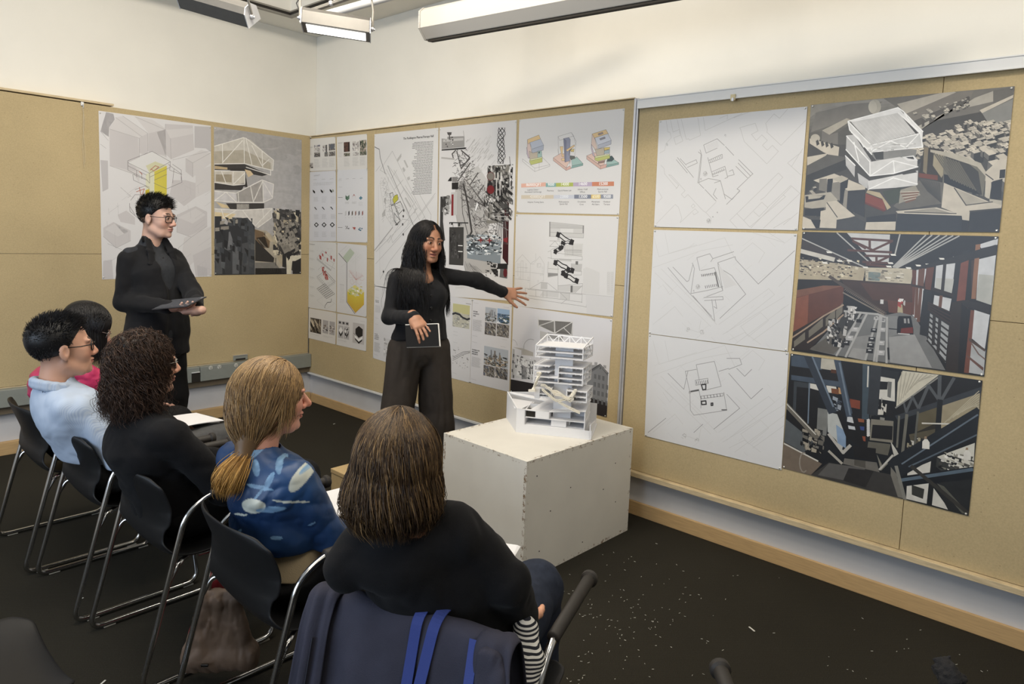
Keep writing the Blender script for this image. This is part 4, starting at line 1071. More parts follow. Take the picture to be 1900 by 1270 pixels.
for P in ([(485,135),(870,175),(865,312),(478,296)],[(490,200),(868,205)],[(490,250),(850,265)],[(485,345),(600,348),(600,412),(485,408)],[(485,408),(545,348),(598,412)],[(500,445),(560,420),(600,420)],[(465,470),(500,455),(505,540),(465,535)],[(550,480),(850,520),(850,560),(500,545)],[(655,395),(650,470),(845,475)],[(745,375),(745,510)],[(655,450),(845,455)],[(470,580),(462,705),(578,712)],[(470,655),(590,665)],[(578,590),(578,905)],[(728,600),(728,680),(845,690),(840,730),(755,728)],[(465,755),(575,735)],[(260,885),(387,812),(460,818),(570,905)],[(578,850),(855,825),(845,945)],[(210,878),(890,945),(1200,975)],[(210,878),(220,985),(860,1080),(895,1090),(900,945)],[(240,890),(590,925),(850,950),(845,1040)],[(250,960),(600,1000),(850,1035)],[(600,925),(680,1000),(615,1050)],[(330,890),(330,965)],[(410,905),(410,975)],[(455,910),(455,980)],[(770,930),(850,850)],[(710,930),(705,1010)]):
    S.line(P,.0022,(150,148,146))
S.line([(487,135),(487,295)],.006,(110,108,106)); S.line([(862,178),(860,260)],.006,(120,118,116))
for i in range(34): S.line([(500+i*10.6,150+i),(500+i*10.6,192)],.0012,(168,166,163))
for y in (440,455,490): S.line([(650,y),(845,y+8)],.0016,(160,158,155))
for x in range(660,850,22): S.line([(x,395),(x,515)],.0012,(170,168,165))
# gabled houses
for P in ([(100,590),(180,500),(270,600),(262,875)],[(315,590),(375,520),(425,605),(415,800)],[(270,605),(315,605)],[(330,490),(330,560),(272,600)],[(100,590),(95,850)],[(165,570),(188,570),(185,780),(160,780),(165,570)],[(345,600),(345,640),(385,640),(385,600),(345,600)],[(265,700),(420,720)],[(100,690),(262,700)],[(98,770),(262,790)],[(120,640),(240,650)]): S.line(P,.0018,(172,170,168))
r=random.Random(4)
for i in range(26):
    x=r.choice([120,140,215,240,350,380,400]); y=600+38*(i% 6); S.line([(x,y),(x+12,y+1),(x+11,y+22),(x,y+21)],.0012,(176,174,172),close=True)
for i in range(18):
    x=1135+40*(i% 2); y=700+25*(i // 2); S.line([(x,y),(x+22,y+2),(x+22,y+20),(x,y+18)],.0014,(180,178,176),close=True)
S.put([(860,660),(900,640),(1045,700),(1040,945),(860,930)],(203,201,198)); S.put([(1130,690),(1205,690),(1200,965),(1125,950)],(203,201,198))
for i in range(18): x=1135+40*(i% 2); y=700+25*(i // 2); S.line([(x,y),(x+22,y+2),(x+22,y+20),(x,y+18)],.0014,(186,184,182),close=True)
S.put([(890,945),(1200,975),(1194,1196),(900,1160)],(203,201,200))
def stair(P,w2=.026):
    S.line(P,w2,sk); S.line(P,w2*.55,(206,204,201))
    S.line([P[0],(P[0][0]+12,P[0][1]+6)],w2*1.1,sk); S.line([P[-1],(P[-1][0]-12,P[-1][1]-6)],w2*1.1,sk)
stair([(575,275),(600,280),(655,325),(715,360),(740,362)],.03); stair([(640,375),(690,358),(725,372)],.018); stair([(620,415),(635,370)],.02); stair([(545,465),(610,430)],.026)
stair([(545,590),(575,588),(625,625),(665,640),(705,675),(745,682)],.03); stair([(630,708),(660,700),(700,672)],.03); stair([(665,735),(710,752),(755,785),(795,798)],.03)
S.build('section_drawing','fine line section drawing with dark zigzag stairs, beside the outstretched hand',G_M,cat='poster')

# --- elevation with the dark ground band
K=(930,560,5.522)
S=Sheet(K,[(128,40),(1142,182),(1082,1186),(95,925)],(208,206,209))
S.polys([((170,168,164),[(380,180),(738,205),(732,350),(545,325),(385,250)]),((120,117,112),[(385,190),(540,195),(545,320),(390,245)]),((105,102,98),[(555,200),(735,210),(728,340),(560,325)]),((150,148,145),[(480,315),(635,345),(635,400),(480,370)]),((188,185,180),[(400,300),(480,318),(480,400),(400,380)]),
         ((180,173,162),[(118,465),(215,500),(215,545),(330,560),(330,520),(225,480)]),((172,170,168),[(118,480),(140,490),(135,790),(108,780)]),((200,200,200),[(150,545),(340,600),(330,800),(130,780)]),((215,214,213),[(160,560),(270,590),(265,780),(155,760)]),
         ((118,120,124),[(905,710),(1015,640),(1098,735),(1085,1060),(860,1000),(870,900)]),((92,94,98),[(915,700),(1015,640),(1098,730),(1092,760),(1015,665),(915,730)]),((140,141,144),[(885,645),(960,650),(1000,650),(910,710)]),((150,150,152),[(958,620),(988,622),(986,650),(956,648)]),((150,150,152),[(1048,650),(1078,655),(1078,690),(1048,675)]),
         ((45,40,42),[(98,795),(340,840),(880,975),(1090,1040),(1083,1186),(95,925)])])
for P in ([(380,150),(384,290)],[(388,182),(736,208)],[(388,248),(545,195),(550,325),(730,210)],[(388,248),(545,322)],[(735,205),(722,355)],[(545,190),(548,320)],[(638,265),(720,345)]): S.line(P,.0055,(206,204,200))
for i in range(36): S.line([(392+i*9.4,200+i*.6),(392+i*9.4,250+i*2)],.0014,(146,143,138))
S.line([(225+75*math.cos(a_*.2+PI)+80,480-95*math.sin(a_*.2)) for a_ in range(11)],.003,(150,148,146)); S.line([(120+50*math.cos(PI*.5-a_*.2) ,480-90*math.cos(a_*.2)) for a_ in range(7)],.003,(160,158,156))
S.line([(213,480),(210,550)],.006,(180,178,176)); S.line([(240,455),(232,520)],.002,(160,158,156))
r=random.Random(9)
S.speck(.02,.56,.28,.80,90,[(196,196,196),(120,120,122),(64,64,66),(226,226,225),(168,168,168)],.02,.08,31,asp=.6)
for x in (215,228,242,256): S.line([(x,650+(x-215)*.6),(x+2,790)],.009,(110,110,112))
for y in (610,660,715): 
    for x in (295,318): S.put([(x,y),(x+9,y+2),(x+9,y+30),(x,y+28)],(84,84,86))
for x,y in ((125,535),(118,600),(110,690),(125,750)): S.put([(x,y),(x+10,y+3),(x+9,y+34),(x-1,y+30)],(60,60,62))
for i in range(4):
    for j in range(4):
        x=955+i*42-j*4; y=740+j*82+i*10
        if i == 3 and j == 0: continue
        S.put([(x,y),(x+20,y+5),(x+19,y+52),(x-1,y+47)],(84,86,90)); S.line([(x+9,y+3),(x+8,y+50)],.0015,(136,137,140))
S.line([(1018,675),(1017,690)],.006,(70,72,76))
S.line([(905,712),(1015,640),(1100,735)],.004,(52,54,58)); S.line([(1010,645),(1090,730)],.003,(150,150,152))
S.build('elevation_poster','elevation poster with a dark ground band and gabled house, behind the white model',G_M,cat='poster')

# --- three text sheets low on the middle board
K=(680,520,5.771)
S=Sheet(K,[(88,60),(500,118),(470,958),(72,835)],(208,206,207))
for v in (.05,.155,.435,.52,.94): S.line([(.03,v),(.13,v+.004)],.0012,tx,True)
S.text('DATA IS',(.03,.205),.009,(70,68,70),True,bold=.001); S.text('CAPITAL',(.03,.225),.009,(70,68,70),True,bold=.001)
S.para(.03,.26,.2,.36,13,tx,.0012,seed=3)
for k_,st in enumerate(('FUTURE','LOGISTICS','MOVEMENT','RESEARCH')): S.text(st,(.03,.665+.022*k_),.008,(60,58,60),True,bold=.001)
S.para(.03,.77,.2,.90,17,(130,128,126),.0014,seed=5)
S.rect(.29,.68,.46,.90,(200,198,198)); S.rect(.55,.68,.72,.93,(188,186,186)); S.speck(.29,.68,.74,.93,40,[(196,194,194),(176,174,174),(210,208,208)],.03,.12,3,tri=0)
for v in (.7,.78,.86): S.line([(.29,v),(.72,v+.01)],.0009,tx,True)
S.build('text_sheet','lower text sheet, partly hidden at the left of the speaker trousers',G_M)
S=Sheet(K,[(820,165),(1135,205),(1108,1100),(800,1020)],(208,206,206))
S.rect(.36,.08,.93,.36,(186,182,160)); S.rect(.36,.08,.93,.19,(196,190,122)); S.speck(.36,.18,.93,.36,70,[(166,164,156),(200,197,180),(140,140,134)],.02,.08,3)
S.line([(.36,.21),(.45,.195),(.6,.205),(.7,.235),(.85,.25),(.93,.235)],.014,(52,54,60),True)
S.line([(.8,.06),(.96,.062)],.003,tk,True)
for v in (.42,.46,.55,.93): S.line([(.4,v),(.55,v+.003)],.001,tx,True)
for k_ in range(3): S.line([(.4,.74+k_*.02),(.55,.70+k_*.02),(.75,.645+k_*.018),(.98,.62+k_*.01)],.003,(110,108,106),True)
S.speck(.4,.6,.95,.85,40,[(190,188,186),(150,148,146),(120,118,116)],.01,.04,6)
S.build('map_sheet','lower sheet with a yellow tinted river map, right of the speaker',G_M)
S=Sheet(K,[(1138,203),(1560,262),(1530,1200),(1110,1098)],(209,207,209))
S.photo(.345,.07,.63,.235,'city',3); S.photo(.65,.065,.95,.23,'sea',4); S.photo(.345,.245,.63,.39,'dense',5); S.photo(.65,.24,.95,.385,'dense',16)
S.photo(.345,.525,.95,.74,'city',7); S.rect(.6,.56,.64,.7,(120,112,104)); S.rect(.73,.6,.77,.7,(150,130,104)); S.speck(.345,.62,.95,.74,60,[(170,140,104),(90,76,60),(200,180,150),(60,56,50)],.02,.07,8); S.photo(.345,.75,.63,.875,'dense',9); S.photo(.645,.745,.95,.87,'dense',12)
for k_,st in enumerate(('FUTURE','LOGISTICS','HALL')): S.text(st,(.03,.15+.025*k_),.0085,(60,58,60),True,bold=.001)
for k_,st in enumerate(('POWERS FOR','PROGRAM','RESEARCH')): S.text(st,(.03,.605+.024*k_),.0085,(50,48,50),True,bold=.001)
S.para(.03,.235,.28,.37,15,tx,.0014,seed=4); S.para(.03,.68,.28,.80,13,tx,.0014,seed=6)
for v,u in ((.04,.03),(.43,.03),(.505,.03),(.41,.78),(.495,.76),(.04,.8),(.95,.03)): S.line([(u,v),(u+.13,v+.002)],.001,tx,True)
S.build('photo_sheet','lower sheet with two clusters of small colour town photographs',G_M)

# --- three pale floor plans on the sliding board
pl,pd=(188,186,184),(158,156,155)
K=(1190,180,4.884)
S=Sheet(K,[(165,215),(1508,88),(1420,1210),(118,1178)],(210,209,209),off=.004)
for P in ([(228,215),(245,320),(262,320),(275,370),(225,425),(215,485),(168,510)],[(268,212),(290,320),(348,295),(352,335)],[(328,205),(360,345),(380,400),(315,432),(298,372),(362,345)],[(365,203),(410,385),(432,380),(440,393),(540,350),(515,190)],[(565,185),(582,305),(800,205),(915,152)],[(710,195),(785,165),(780,205)],[(840,190),(1000,130),(1180,125)],[(895,280),(1035,240),(1060,310),(1000,340),(1045,395),(1095,345),(1145,395),(1100,440),(1145,485),(1190,440),(1245,495),(1140,608),(935,405),(905,300),(895,280)],[(1330,110),(1255,195),(1205,155),(1130,240),(1145,300),(1140,320),(1268,440),(1490,215)],[(1455,500),(1328,600),(1450,710)],[(1465,470),(1365,630)],[(180,620),(210,650),(215,700),(325,830),(340,800),(250,705),(275,712),(400,850),(365,885),(395,915),(425,885),(560,1030),(590,1050),(635,1100),(630,1150)],[(315,835),(345,800)],[(155,850),(192,912),(150,960)],[(140,1150),(310,975),(340,1000),(370,1100),(355,1140),(490,1015),(520,1045),(480,1070),(470,1050)],[(455,990),(475,970),(490,990),(470,1010),(455,990)],[(590,1045),(680,955)],[(805,1120),(1245,690),(1285,730),(1260,755),(1120,910),(1085,935)],[(805,1120),(870,1190)],[(870,1060),(930,1120),(1095,955),(1150,1005),(1070,1085),(1020,1040)],[(930,1120),(985,1180),(1310,905),(1290,890)],[(995,1190),(1365,810),(1440,875),(1110,1190)],[(1290,1160),(1420,1050)],[(1350,1100),(1200,1190)],[(1150,1000),(1360,800)]):
    S.line(P,.0022,pl)
for P in ([(568,437),(690,380),(755,440)],[(568,437),(590,510),(690,465)],[(765,450),(840,530)],[(330,550),(475,730)],[(355,560),(410,620)],[(420,640),(510,600)],[(410,610),(500,570),(510,600)],[(520,500),(545,520),(515,780)],[(535,480),(550,530),(540,640),(525,780)],[(605,550),(650,725),(700,710)],[(615,575),(735,520),(738,555),(620,600)],[(640,680),(760,630),(785,730),(760,740)],[(645,705),(760,660)],[(785,720),(845,705),(830,660),(800,675)],[(515,780),(610,740)],[(525,785),(570,830)],[(580,840),(680,945)],[(610,740),(720,760)],[(665,780),(720,762),(765,925)],[(680,830),(655,885),(690,925)],[(750,880),(825,930),(895,850),(870,835),(1010,700)],[(775,975),(895,855)],[(885,570),(1015,700)],[(860,630),(965,735)],[(880,600),(990,715)],[(320,570),(420,690)]):
    S.line(P,.003,pd)
for i in range(7): S.line([(625+i*16,570-i*7),(630+i*16,592-i*7)],.003,pd); S.line([(650+i*16,690-i*7),(655+i*16,712-i*7)],.003,pd)
for i in range(6): S.line([(590+i*3,445+i*9),(690+i*3,400+i*9)],.001,pl)
def blob(x,y,R_,n_=26,seed=1):
    q=random.Random(seed)
    for _ in range(n_):
        a=q.uniform(0,2*PI); d=q.uniform(0,R_); S.line([(x+d*math.cos(a),y+d*math.sin(a)),(x+d*math.cos(a+1),y+d*math.sin(a+1))],.0016,(160,159,158))
blob(582,695,26); blob(612,1122,24); blob(545,745,10,10); blob(237,432,12,12); blob(765,350,12,8)
for x,y in ((692,1047),(652,1087)): blob(x,y,6,12)
S.build('floor_plan','pale line floor plan, top of the three stacked on the sliding board',G_R,cat='drawing')
K=(1190,410,2.703)
def plan(cs,dy,seed,label):
    global S
    S=Sheet(K,cs,(209,209,210),off=.004)
    q=random.Random(seed)
    def T(P): return [(x,y+dy) for x,y in P]
    for P in ([(60,60),(90,180),(280,120)],[(120,60),(140,165),(420,85),(470,190)],[(60,235),(300,150),(460,120)],[(100,240),(380,520)],[(70,260),(350,530)],[(150,270),(330,450)],[(110,320),(145,370),(160,350),(120,310)],[(60,520),(170,430),(210,480)],[(230,540),(290,560),(300,500)],[(390,520),(640,340),(670,370),(430,560)],[(410,570),(720,380)],[(470,620),(740,420)],[(500,160),(560,110),(620,160),(590,210)],[(560,60),(720,110),(640,60)],[(690,330),(750,270),(760,350)],[(560,600),(740,470)],[(440,600),(520,560),(600,620)],[(500,530),(600,460),(640,500),(540,580),(500,530)]):
        S.line(T(P),.0020,(194,193,192))
    for i in range(40):
        x,y=q.uniform(60,720),q.uniform(70,620)+dy; L=q.uniform(20,70); a=q.choice([.78,-.66,-.66])
        S.line([(x,y),(x+L*math.cos(a),y+L*math.sin(a))],.0014,(198,197,196))
    return T
T=plan([(64,45),(783,65),(735,655),(38,565)],0,3,'')
for P in ([(385,210),(472,180),(475,195),(588,317),(770,150)],[(385,210),(400,240),(455,275),(525,368),(395,490)],[(280,185),(345,165),(360,190),(465,155)],[(280,185),(295,250)],[(360,190),(350,205)],[(135,235),(240,360),(355,480)],[(160,232),(230,305),(240,300),(260,220)],[(258,212),(268,240),(250,365),(330,350)],[(260,375),(365,500)],[(300,250),(368,235),(410,350),(330,380)],[(305,275),(380,260)],[(330,350),(410,330)],[(315,385),(410,380),(412,395),(318,400)],[(355,395),(370,505)],[(372,395),(380,440),(365,430)],[(385,215),(410,350)]): S.line(P,.0030,(152,151,152))
for i in range(8): S.line([(303+i*9,268-i),(306+i*9,280-i)],.003,(90,89,90)); S.line([(322+i*9,326-i*1.5),(325+i*9,338-i*1.5)],.003,(90,89,90))
S.line([(372,258),(388,330)],.008,(120,119,120)); S.put([(385,215),(410,245),(480,320),(420,340)],(203,202,202))
blob(285,330,14); blob(305,560,14,16,3); blob(235,545,12,14,4); blob(265,352,6,8)
S.build('floor_plan','pale line floor plan, middle of the three stacked on the sliding board',G_R,cat='drawing')
T=plan([(38,568),(741,660),(704,1250),(18,1078)],540,5,'')
for P in ([(277,722),(368,705),(402,830),(320,850)],[(277,722),(292,800)],[(222,755),(278,745)],[(222,755),(245,860),(248,950),(265,975),(430,950)],[(245,855),(290,845),(300,895),(300,940)],[(298,880),(412,865),(412,878),(300,893)],[(272,800),(335,790),(338,815),(275,825),(272,800)],[(415,860),(430,950)],[(440,765),(552,893),(610,840)],[(430,870),(495,940),(365,1045)],[(135,765),(215,845),(235,755)],[(265,1062),(310,1020)],[(430,690),(495,690),(505,720),(440,745)],[(480,740),(520,780),(555,745)],[(35,1062),(125,990)],[(390,755),(440,740)]): S.line(P,.0030,(148,147,148))
for i in range(7): S.line([(278+i*9,805-i),(281+i*9,820-i)],.003,(80,79,80)); S.line([(300+i*16,880-i*2),(303+i*16,893-i*2)],.003,(80,79,80))
for P in ([(303,822),(325,820),(325,845),(310,848)],[(303,905),(325,903),(327,920),(305,922)],[(352,915),(360,914),(360,925),(352,926)]): S.line(P,.007,(60,58,60),close=True)
S.line([(245,857),(288,850)],.008,(90,90,90)); S.line([(405,948),(430,948)],.006,(110,110,110))
blob(280,1100,12,14,2); blob(215,1080,14,14,5); blob(245,860,8)
S.build('floor_plan','pale line floor plan, bottom of the three stacked on the sliding board',G_R,cat='drawing')

# --- photo one: bird's-eye view of the white tower in the model city
K=(1480,150,4.379)
S=Sheet(K,[(110,198),(1765,45),(1640,1232),(38,1212)],(70,66,60),off=.004,bright=.98)
cr,md,dk2,bk=(196,184,162),(138,130,116),(76,72,66),(38,37,38)
for i in range(9):    # hazy far slopes
    f=i/8; S.put([(100,200+i*28),(860,130+i*22),(860,170+i*26),(100,260+i*30)],(150-60*f,144-58*f,132-56*f))
S.polys([((112,106,96),[(700,145),(1765,45),(1765,200),(1100,330),(860,250)]),((176,166,148),[(810,190),(1240,80),(1290,95),(880,270)]),((120,112,100),[(880,270),(1290,95),(1430,80),(1400,160),(960,370)]),((84,78,70),[(940,330),(1400,130),(1400,180),(990,370)]),
         ((168,160,144),[(960,380),(1440,140),(1590,85),(1590,170),(1200,260),(1000,400)]),((102,97,88),[(1590,80),(1765,50),(1755,130),(1590,200)]),(cr,[(1480,240),(1755,115),(1750,140),(1500,265)]),((130,128,120),[(1500,265),(1750,150),(1735,330),(1560,360)]),((150,142,126),[(110,205),(320,180),(150,260),(105,300)]),((118,112,102),[(150,262),(430,190),(690,170),(590,270),(420,310),(110,420)]),
         ((170,160,140),[(200,405),(400,305),(445,320),(260,440)]),((112,106,96),[(200,405),(260,440),(330,420),(330,520),(195,500)]),((84,80,72),[(330,420),(445,345),(400,520),(330,520)]),(cr,[(100,470),(250,510),(340,540),(330,640),(210,580),(100,510)])])
S.put([(628+52*math.cos(a_*.35),212+60*math.sin(a_*.35)) for a_ in range(18)],(176,166,146)); S.put([(612+34*math.cos(a_*.35),214+50*math.sin(a_*.35)) for a_ in range(18)],(190,181,160))
S.put([(146+38*math.cos(a_*.4),468+34*math.sin(a_*.4)) for a_ in range(16)],(184,174,154))
for x in (1260,1330,1370,1070,1090,1010,960): S.put([(x,170+(1300-x)*.5),(x+22,160+(1300-x)*.5),(x+22,225+(1300-x)*.5),(x,235+(1300-x)*.5)],(80,74,66))
for x in (150,190,225,265): S.put([(x,490+(x-150)*.2),(x+18,480+(x-150)*.2),(x+30,515+(x-150)*.2),(x+8,530+(x-150)*.2)],(60,56,50))
S.polys([(cr,[(80,620),(250,590),(200,640),(80,690)]),((88,84,76),[(80,690),(250,600),(390,620),(390,700),(80,800)]),((52,50,46),[(75,770),(390,640),(400,720),(180,800),(66,930)])])
S.city((.50,.10,1.0,.46),330,3,cr,(104,98,88),(52,50,46),dx=(.010,.030),hh=(.015,.045),dens=lambda u,v: v > .58-u*.46 and not (v < .22 and u > .84))
S.city((.54,.05,.80,.16),90,4,(186,176,156),(120,114,102),(90,86,78),dx=(.006,.014),hh=(.006,.014),dens=lambda u,v: abs(v-(.30-u*.27)) < .03)
S.city((.60,.40,.99,.62),70,5,cr,(96,92,84),(46,44,42),dx=(.02,.05),hh=(.03,.08),dens=lambda u,v: u > .80)
S.city((.02,.62,.28,.80),40,6,(176,166,146),(90,86,78),(50,48,45),dx=(.01,.03),hh=(.02,.05))
S.polys([((52,44,32),[(1030,540),(1190,560),(1190,830),(985,770)]),((128,112,80),[(1030,540),(1065,545),(1050,760),(1020,740)]),((156,142,108),[(1110,580),(1190,600),(1200,740),(1170,790),(1100,690)]),((110,104,86),[(1190,600),(1480,690),(1530,760),(1510,940),(1180,830)]),((58,54,48),[(1205,610),(1350,640),(1470,740),(1500,930),(1250,850)]),((30,29,28),[(1190,760),(1330,790),(1490,930),(1190,850)]),
         ((178,168,146),[(1080,560),(1270,590),(1490,670),(1530,740),(1590,800),(1550,960),(1520,940),(1530,780),(1460,700),(1190,610),(1080,580)]),(cr,[(1530,740),(1640,640),(1700,640),(1690,790),(1580,820),(1560,960),(1530,950)]),(bk,[(1575,825),(1660,815),(1655,960),(1570,970)]),(bk,[(1645,725),(1690,720),(1685,790),(1640,795)]),
         ((98,92,80),[(780,1020),(1000,800),(1190,830),(1175,1000),(830,1050)]),((150,142,122),[(830,890),(960,850),(1000,930),(825,1000)]),((60,66,48),[(690,900),(840,870),(825,990),(750,1010)]),((140,52,30),[(555,915),(700,970),(720,1055),(550,985)]),((110,40,24),[(550,985),(720,1055),(700,1065),(548,1000)]),((180,160,120),[(570,890),(670,910),(760,1030),(730,1050),(690,960),(560,910)]),
         ((120,50,26),[(985,750),(1140,770),(1140,810),(985,785)]),((64,60,54),[(540,1000),(700,1070),(690,1110),(560,1120)]),(bk,[(560,1110),(800,1080),(800,1150),(560,1150)])])
for i in range(12): S.line([(835+i*4,905+i*8),(990-i*3,900+i*6)],.003,(126,78,52) if i% 3 else cr)
for i in range(16): S.line([(990+i*11,800+i*2),(1060+i*7,900+i*6)],.0028,(64,60,54))
for i in range(10): S.line([(1110+i*22,590+i*8),(1250+i*22,800+i*10)],.005,(96,90,74))
# foreground blocks
S.polys([(cr,[(130,810),(300,755),(550,860),(540,900),(400,870),(200,840)]),((120,113,100),[(180,800),(240,795),(245,905),(175,890)]),(bk,[(245,800),(290,795),(285,900),(240,910)]),((130,123,110),[(285,830),(350,820),(350,980),(275,930)]),(bk,[(350,830),(415,800),(390,1000),(345,980)]),((176,166,146),[(285,800),(360,770),(415,795),(350,830)]),
         ((142,134,118),[(385,890),(415,880),(405,1060),(370,1010)]),((46,45,46),[(412,885),(550,870),(545,1110),(400,1040)]),(cr,[(385,880),(450,850),(555,865),(550,885),(412,895)]),((170,160,140),[(60,930),(270,905),(330,970),(190,1050),(58,1030)]),(bk,[(66,940),(230,930),(215,965),(70,990)]),((172,162,142),[(90,935),(210,935),(180,955),(90,965)]),(bk,[(62,1045),(220,1030),(190,1100),(60,1095)]),
         (cr,[(235,985),(320,975),(470,1100),(320,1140),(315,1200),(180,1195),(190,1060),(230,1050)]),((62,60,58),[(320,1130),(470,1105),(550,1150),(545,1212),(315,1205)]),(cr,[(40,1100),(110,1130),(150,1200),(40,1200)]),(bk,[(110,1130),(190,1130),(180,1195),(150,1198)]),(cr,[(560,1150),(800,1145),(795,1215),(550,1212)]),
         ((40,41,45),[(815,1075),(1340,1095),(1330,1225),(795,1215)]),(cr,[(800,1060),(1130,1030),(1290,1075),(1340,1098),(815,1078)]),((150,142,124),[(870,1065),(1110,1035),(1240,1075)]),(cr,[(1190,830),(1560,985),(1660,1010),(1655,1040),(1400,1060),(1395,1140),(1340,1135),(1335,1095),(1170,1030)]),((170,160,140),[(1280,875),(1540,985),(1370,1010)]),(bk,[(1400,1070),(1652,1045),(1640,1228),(1395,1226)]),((34,32,32),[(1338,1130),(1396,1138),(1390,1226),(1330,1224)]),((178,168,146),[(1560,960),(1660,975),(1660,1010),(1560,985)])])
for P in ([(240,990),(325,1110)],[(1275,872),(1370,1012),(1585,985)],[(870,1068),(1290,1080)],[(1400,1060),(1655,1038)],[(1530,760),(1590,805)]): S.line(P,.004,(70,66,60))
# white tower
wt,ws,wg=(206,204,200),(184,182,179),(222,220,217)
S.polys([((130,128,122),[(600,570),(830,550),(970,560),(960,620),(640,650),(600,600)]),((60,58,54),[(610,580),(700,570),(700,640),(640,640)]),(ws,[(390,610),(470,680),(465,785),(395,690)]),(ws,[(400,445),(460,440),(600,650),(590,775),(395,560)]),(wt,[(590,660),(830,620),(975,650),(975,700),(780,760),(590,775)]),(wg,[(850,620),(945,608),(980,650),(900,655)]),((50,48,44),[(880,622),(940,618),(950,640),(900,632)]),
         (ws,[(490,750),(580,810),(570,880),(500,830)]),(wt,[(575,815),(800,770),(980,730),(975,850),(800,870),(575,885)]),((66,62,56),[(830,740),(930,715),(975,745),(860,765)]),(wt,[(412,330),(600,530),(605,600),(440,420),(420,390)]),((194,192,188),[(440,340),(820,260),(960,430),(600,520)]),(wg,[(412,325),(815,218),(860,265),(1020,410),(1012,540),(605,580),(600,525),(990,430),(820,262),(445,338)]),((198,197,194),[(600,525),(995,430),(1010,535),(605,578)])])
for P in ([(412,330),(600,525),(1000,428),(1018,540),(605,580),(600,525)],[(412,330),(425,400),(605,600)],[(820,262),(1000,428)],[(815,218),(860,250),(1020,415)],[(605,575),(760,490),(880,545),(980,440)],[(440,420),(500,470),(540,540)],[(590,775),(780,650),(975,700)],[(780,650),(790,755)],[(590,660),(590,775),(780,755),(980,700)],[(400,450),(590,660)],[(395,560),(590,775)],[(460,500),(500,660)],[(575,885),(780,790),(975,840)],[(390,610),(470,690)],[(870,265),(930,360),(1000,415)],[(415,330),(815,220)]): S.line(P,.0045,(236,235,232))
for i in range(12): S.line([(470+i*30,350-i*7),(630+i*30,512-i*7)],.0014,(206,204,200))
S.speck(.33,.33,.58,.40,30,[(214,212,209),(176,174,170),(196,194,190)],.03,.1,7)
S.build('photograph',"bird's-eye photograph of a white tower in a beige model city, top right",G_R,glossy=True,cat='photograph')

# --- photo two: factory hall
K=(1460,420,4.379)
S=Sheet(K,[(130,45),(1722,83),(1605,1222),(38,1010)],(34,30,28),off=.004,bright=.98)
rust,rust2,brn,stl,stl2,sky=(104,54,36),(140,72,46),(66,44,34),(112,112,110),(150,149,146),(196,198,200)
S.polys([((190,190,188),[(490,55),(840,68),(830,290),(700,290),(640,220)]),((60,50,46),[(125,95),(640,330),(640,350),(120,200)]),((44,40,38),[(130,48),(410,55),(670,310),(640,330),(125,100)]),((176,160,128),[(90,265),(400,300),(640,340),(620,450),(90,430)]),((190,178,150),[(640,335),(1030,345),(1010,470),(640,450)]),((112,128,124),[(665,370),(765,378),(755,446),(663,440)]),
         (brn,[(430,430),(1030,470),(1020,720),(800,690),(460,490)]),((84,50,36),[(600,460),(1020,480),(1015,620),(700,600)]),(rust,[(820,600),(1020,620),(1015,720),(830,700)]),((176,160,118),[(905,620),(940,640),(945,705),(900,700)]),((206,204,200),[(762,595),(788,597),(786,632),(760,630)]),(rust,[(850,610),(900,615),(895,705),(845,700)]),
         ((40,32,28),[(90,430),(450,440),(470,490),(80,520)]),(rust,[(80,520),(465,485),(460,630),(160,800),(50,870)]),((128,76,52),[(80,520),(300,482),(465,485),(70,580)]),(rust2,[(60,590),(180,555),(170,790),(52,865)]),((28,26,25),[(470,530),(560,580),(800,710),(500,690),(440,760)]),
         (stl,[(200,1005),(470,700),(640,700),(820,720),(920,700),(1040,730),(1290,1170),(830,1110),(400,1050)]),(stl2,[(830,900),(1040,880),(1180,1150),(1060,1140),(840,1105)]),((128,128,126),[(820,730),(900,730),(900,880),(830,900)]),((136,135,132),[(560,900),(700,880),(640,1090),(500,1060)]),((150,148,144),[(540,990),(650,1000),(630,1090),(500,1062)]),((60,58,56),[(470,690),(640,700),(480,870),(380,870)]),((96,90,82),[(180,1000),(420,840),(520,900),(380,1040)]),
         ((52,40,34),[(40,1000),(50,860),(460,640),(470,690),(180,1010)])])
S.speck(.0,.21,.34,.36,150,[(206,190,150),(60,50,44),(120,104,84),(226,214,184),(40,36,34)],.015,.05,3,asp=.6)
S.speck(.37,.27,.58,.36,40,[(214,206,186),(150,140,120),(100,92,80)],.02,.08,5)
for x0,x1 in ((60,150),(180,295),(318,395),(402,455)): S.put([(x0,985-(x0-60)*.72-50),(x1,985-(x1-60)*.78-55),(x1,985-(x1-60)*.72),(x0,985-(x0-60)*.66)],(116,108,92))
for P in ([(45,905),(165,825),(300,730),(460,640)],[(170,945),(300,860),(460,720)]): S.line(P,.007,(170,140,112))
for P in ([(125,100),(640,335)],[(410,55),(680,300)],[(920,68),(880,230)],[(1130,72),(865,330)],[(1240,75),(870,335)],[(1300,76),(880,335)],[(1350,78),(890,338)],[(1400,80),(900,338)],[(1180,73),(868,332)]): S.line(P,.0055,(170,168,162))
for P in ([(530,100),(860,120)],[(500,195),(850,212)],[(640,240),(835,245)],[(620,290),(840,302)],[(850,125),(700,195),(560,130)],[(540,120),(640,180)],[(675,120),(675,185)],[(730,240),(730,290)],[(835,245),(740,290)],[(650,310),(840,330)]): S.line(P,.010,(92,50,38))
S.line([(110,200),(380,270)],.02,(196,190,176))
for x,y in ((345,212),(510,282),(865,233),(843,300),(430,282),(640,335),(830,328),(310,298),(1260,265),(1375,255),(1150,312),(1070,320),(990,340)): S.put([(x-24,y-8),(x+18,y-6),(x+26,y+8),(x-14,y+6)],(226,222,210))
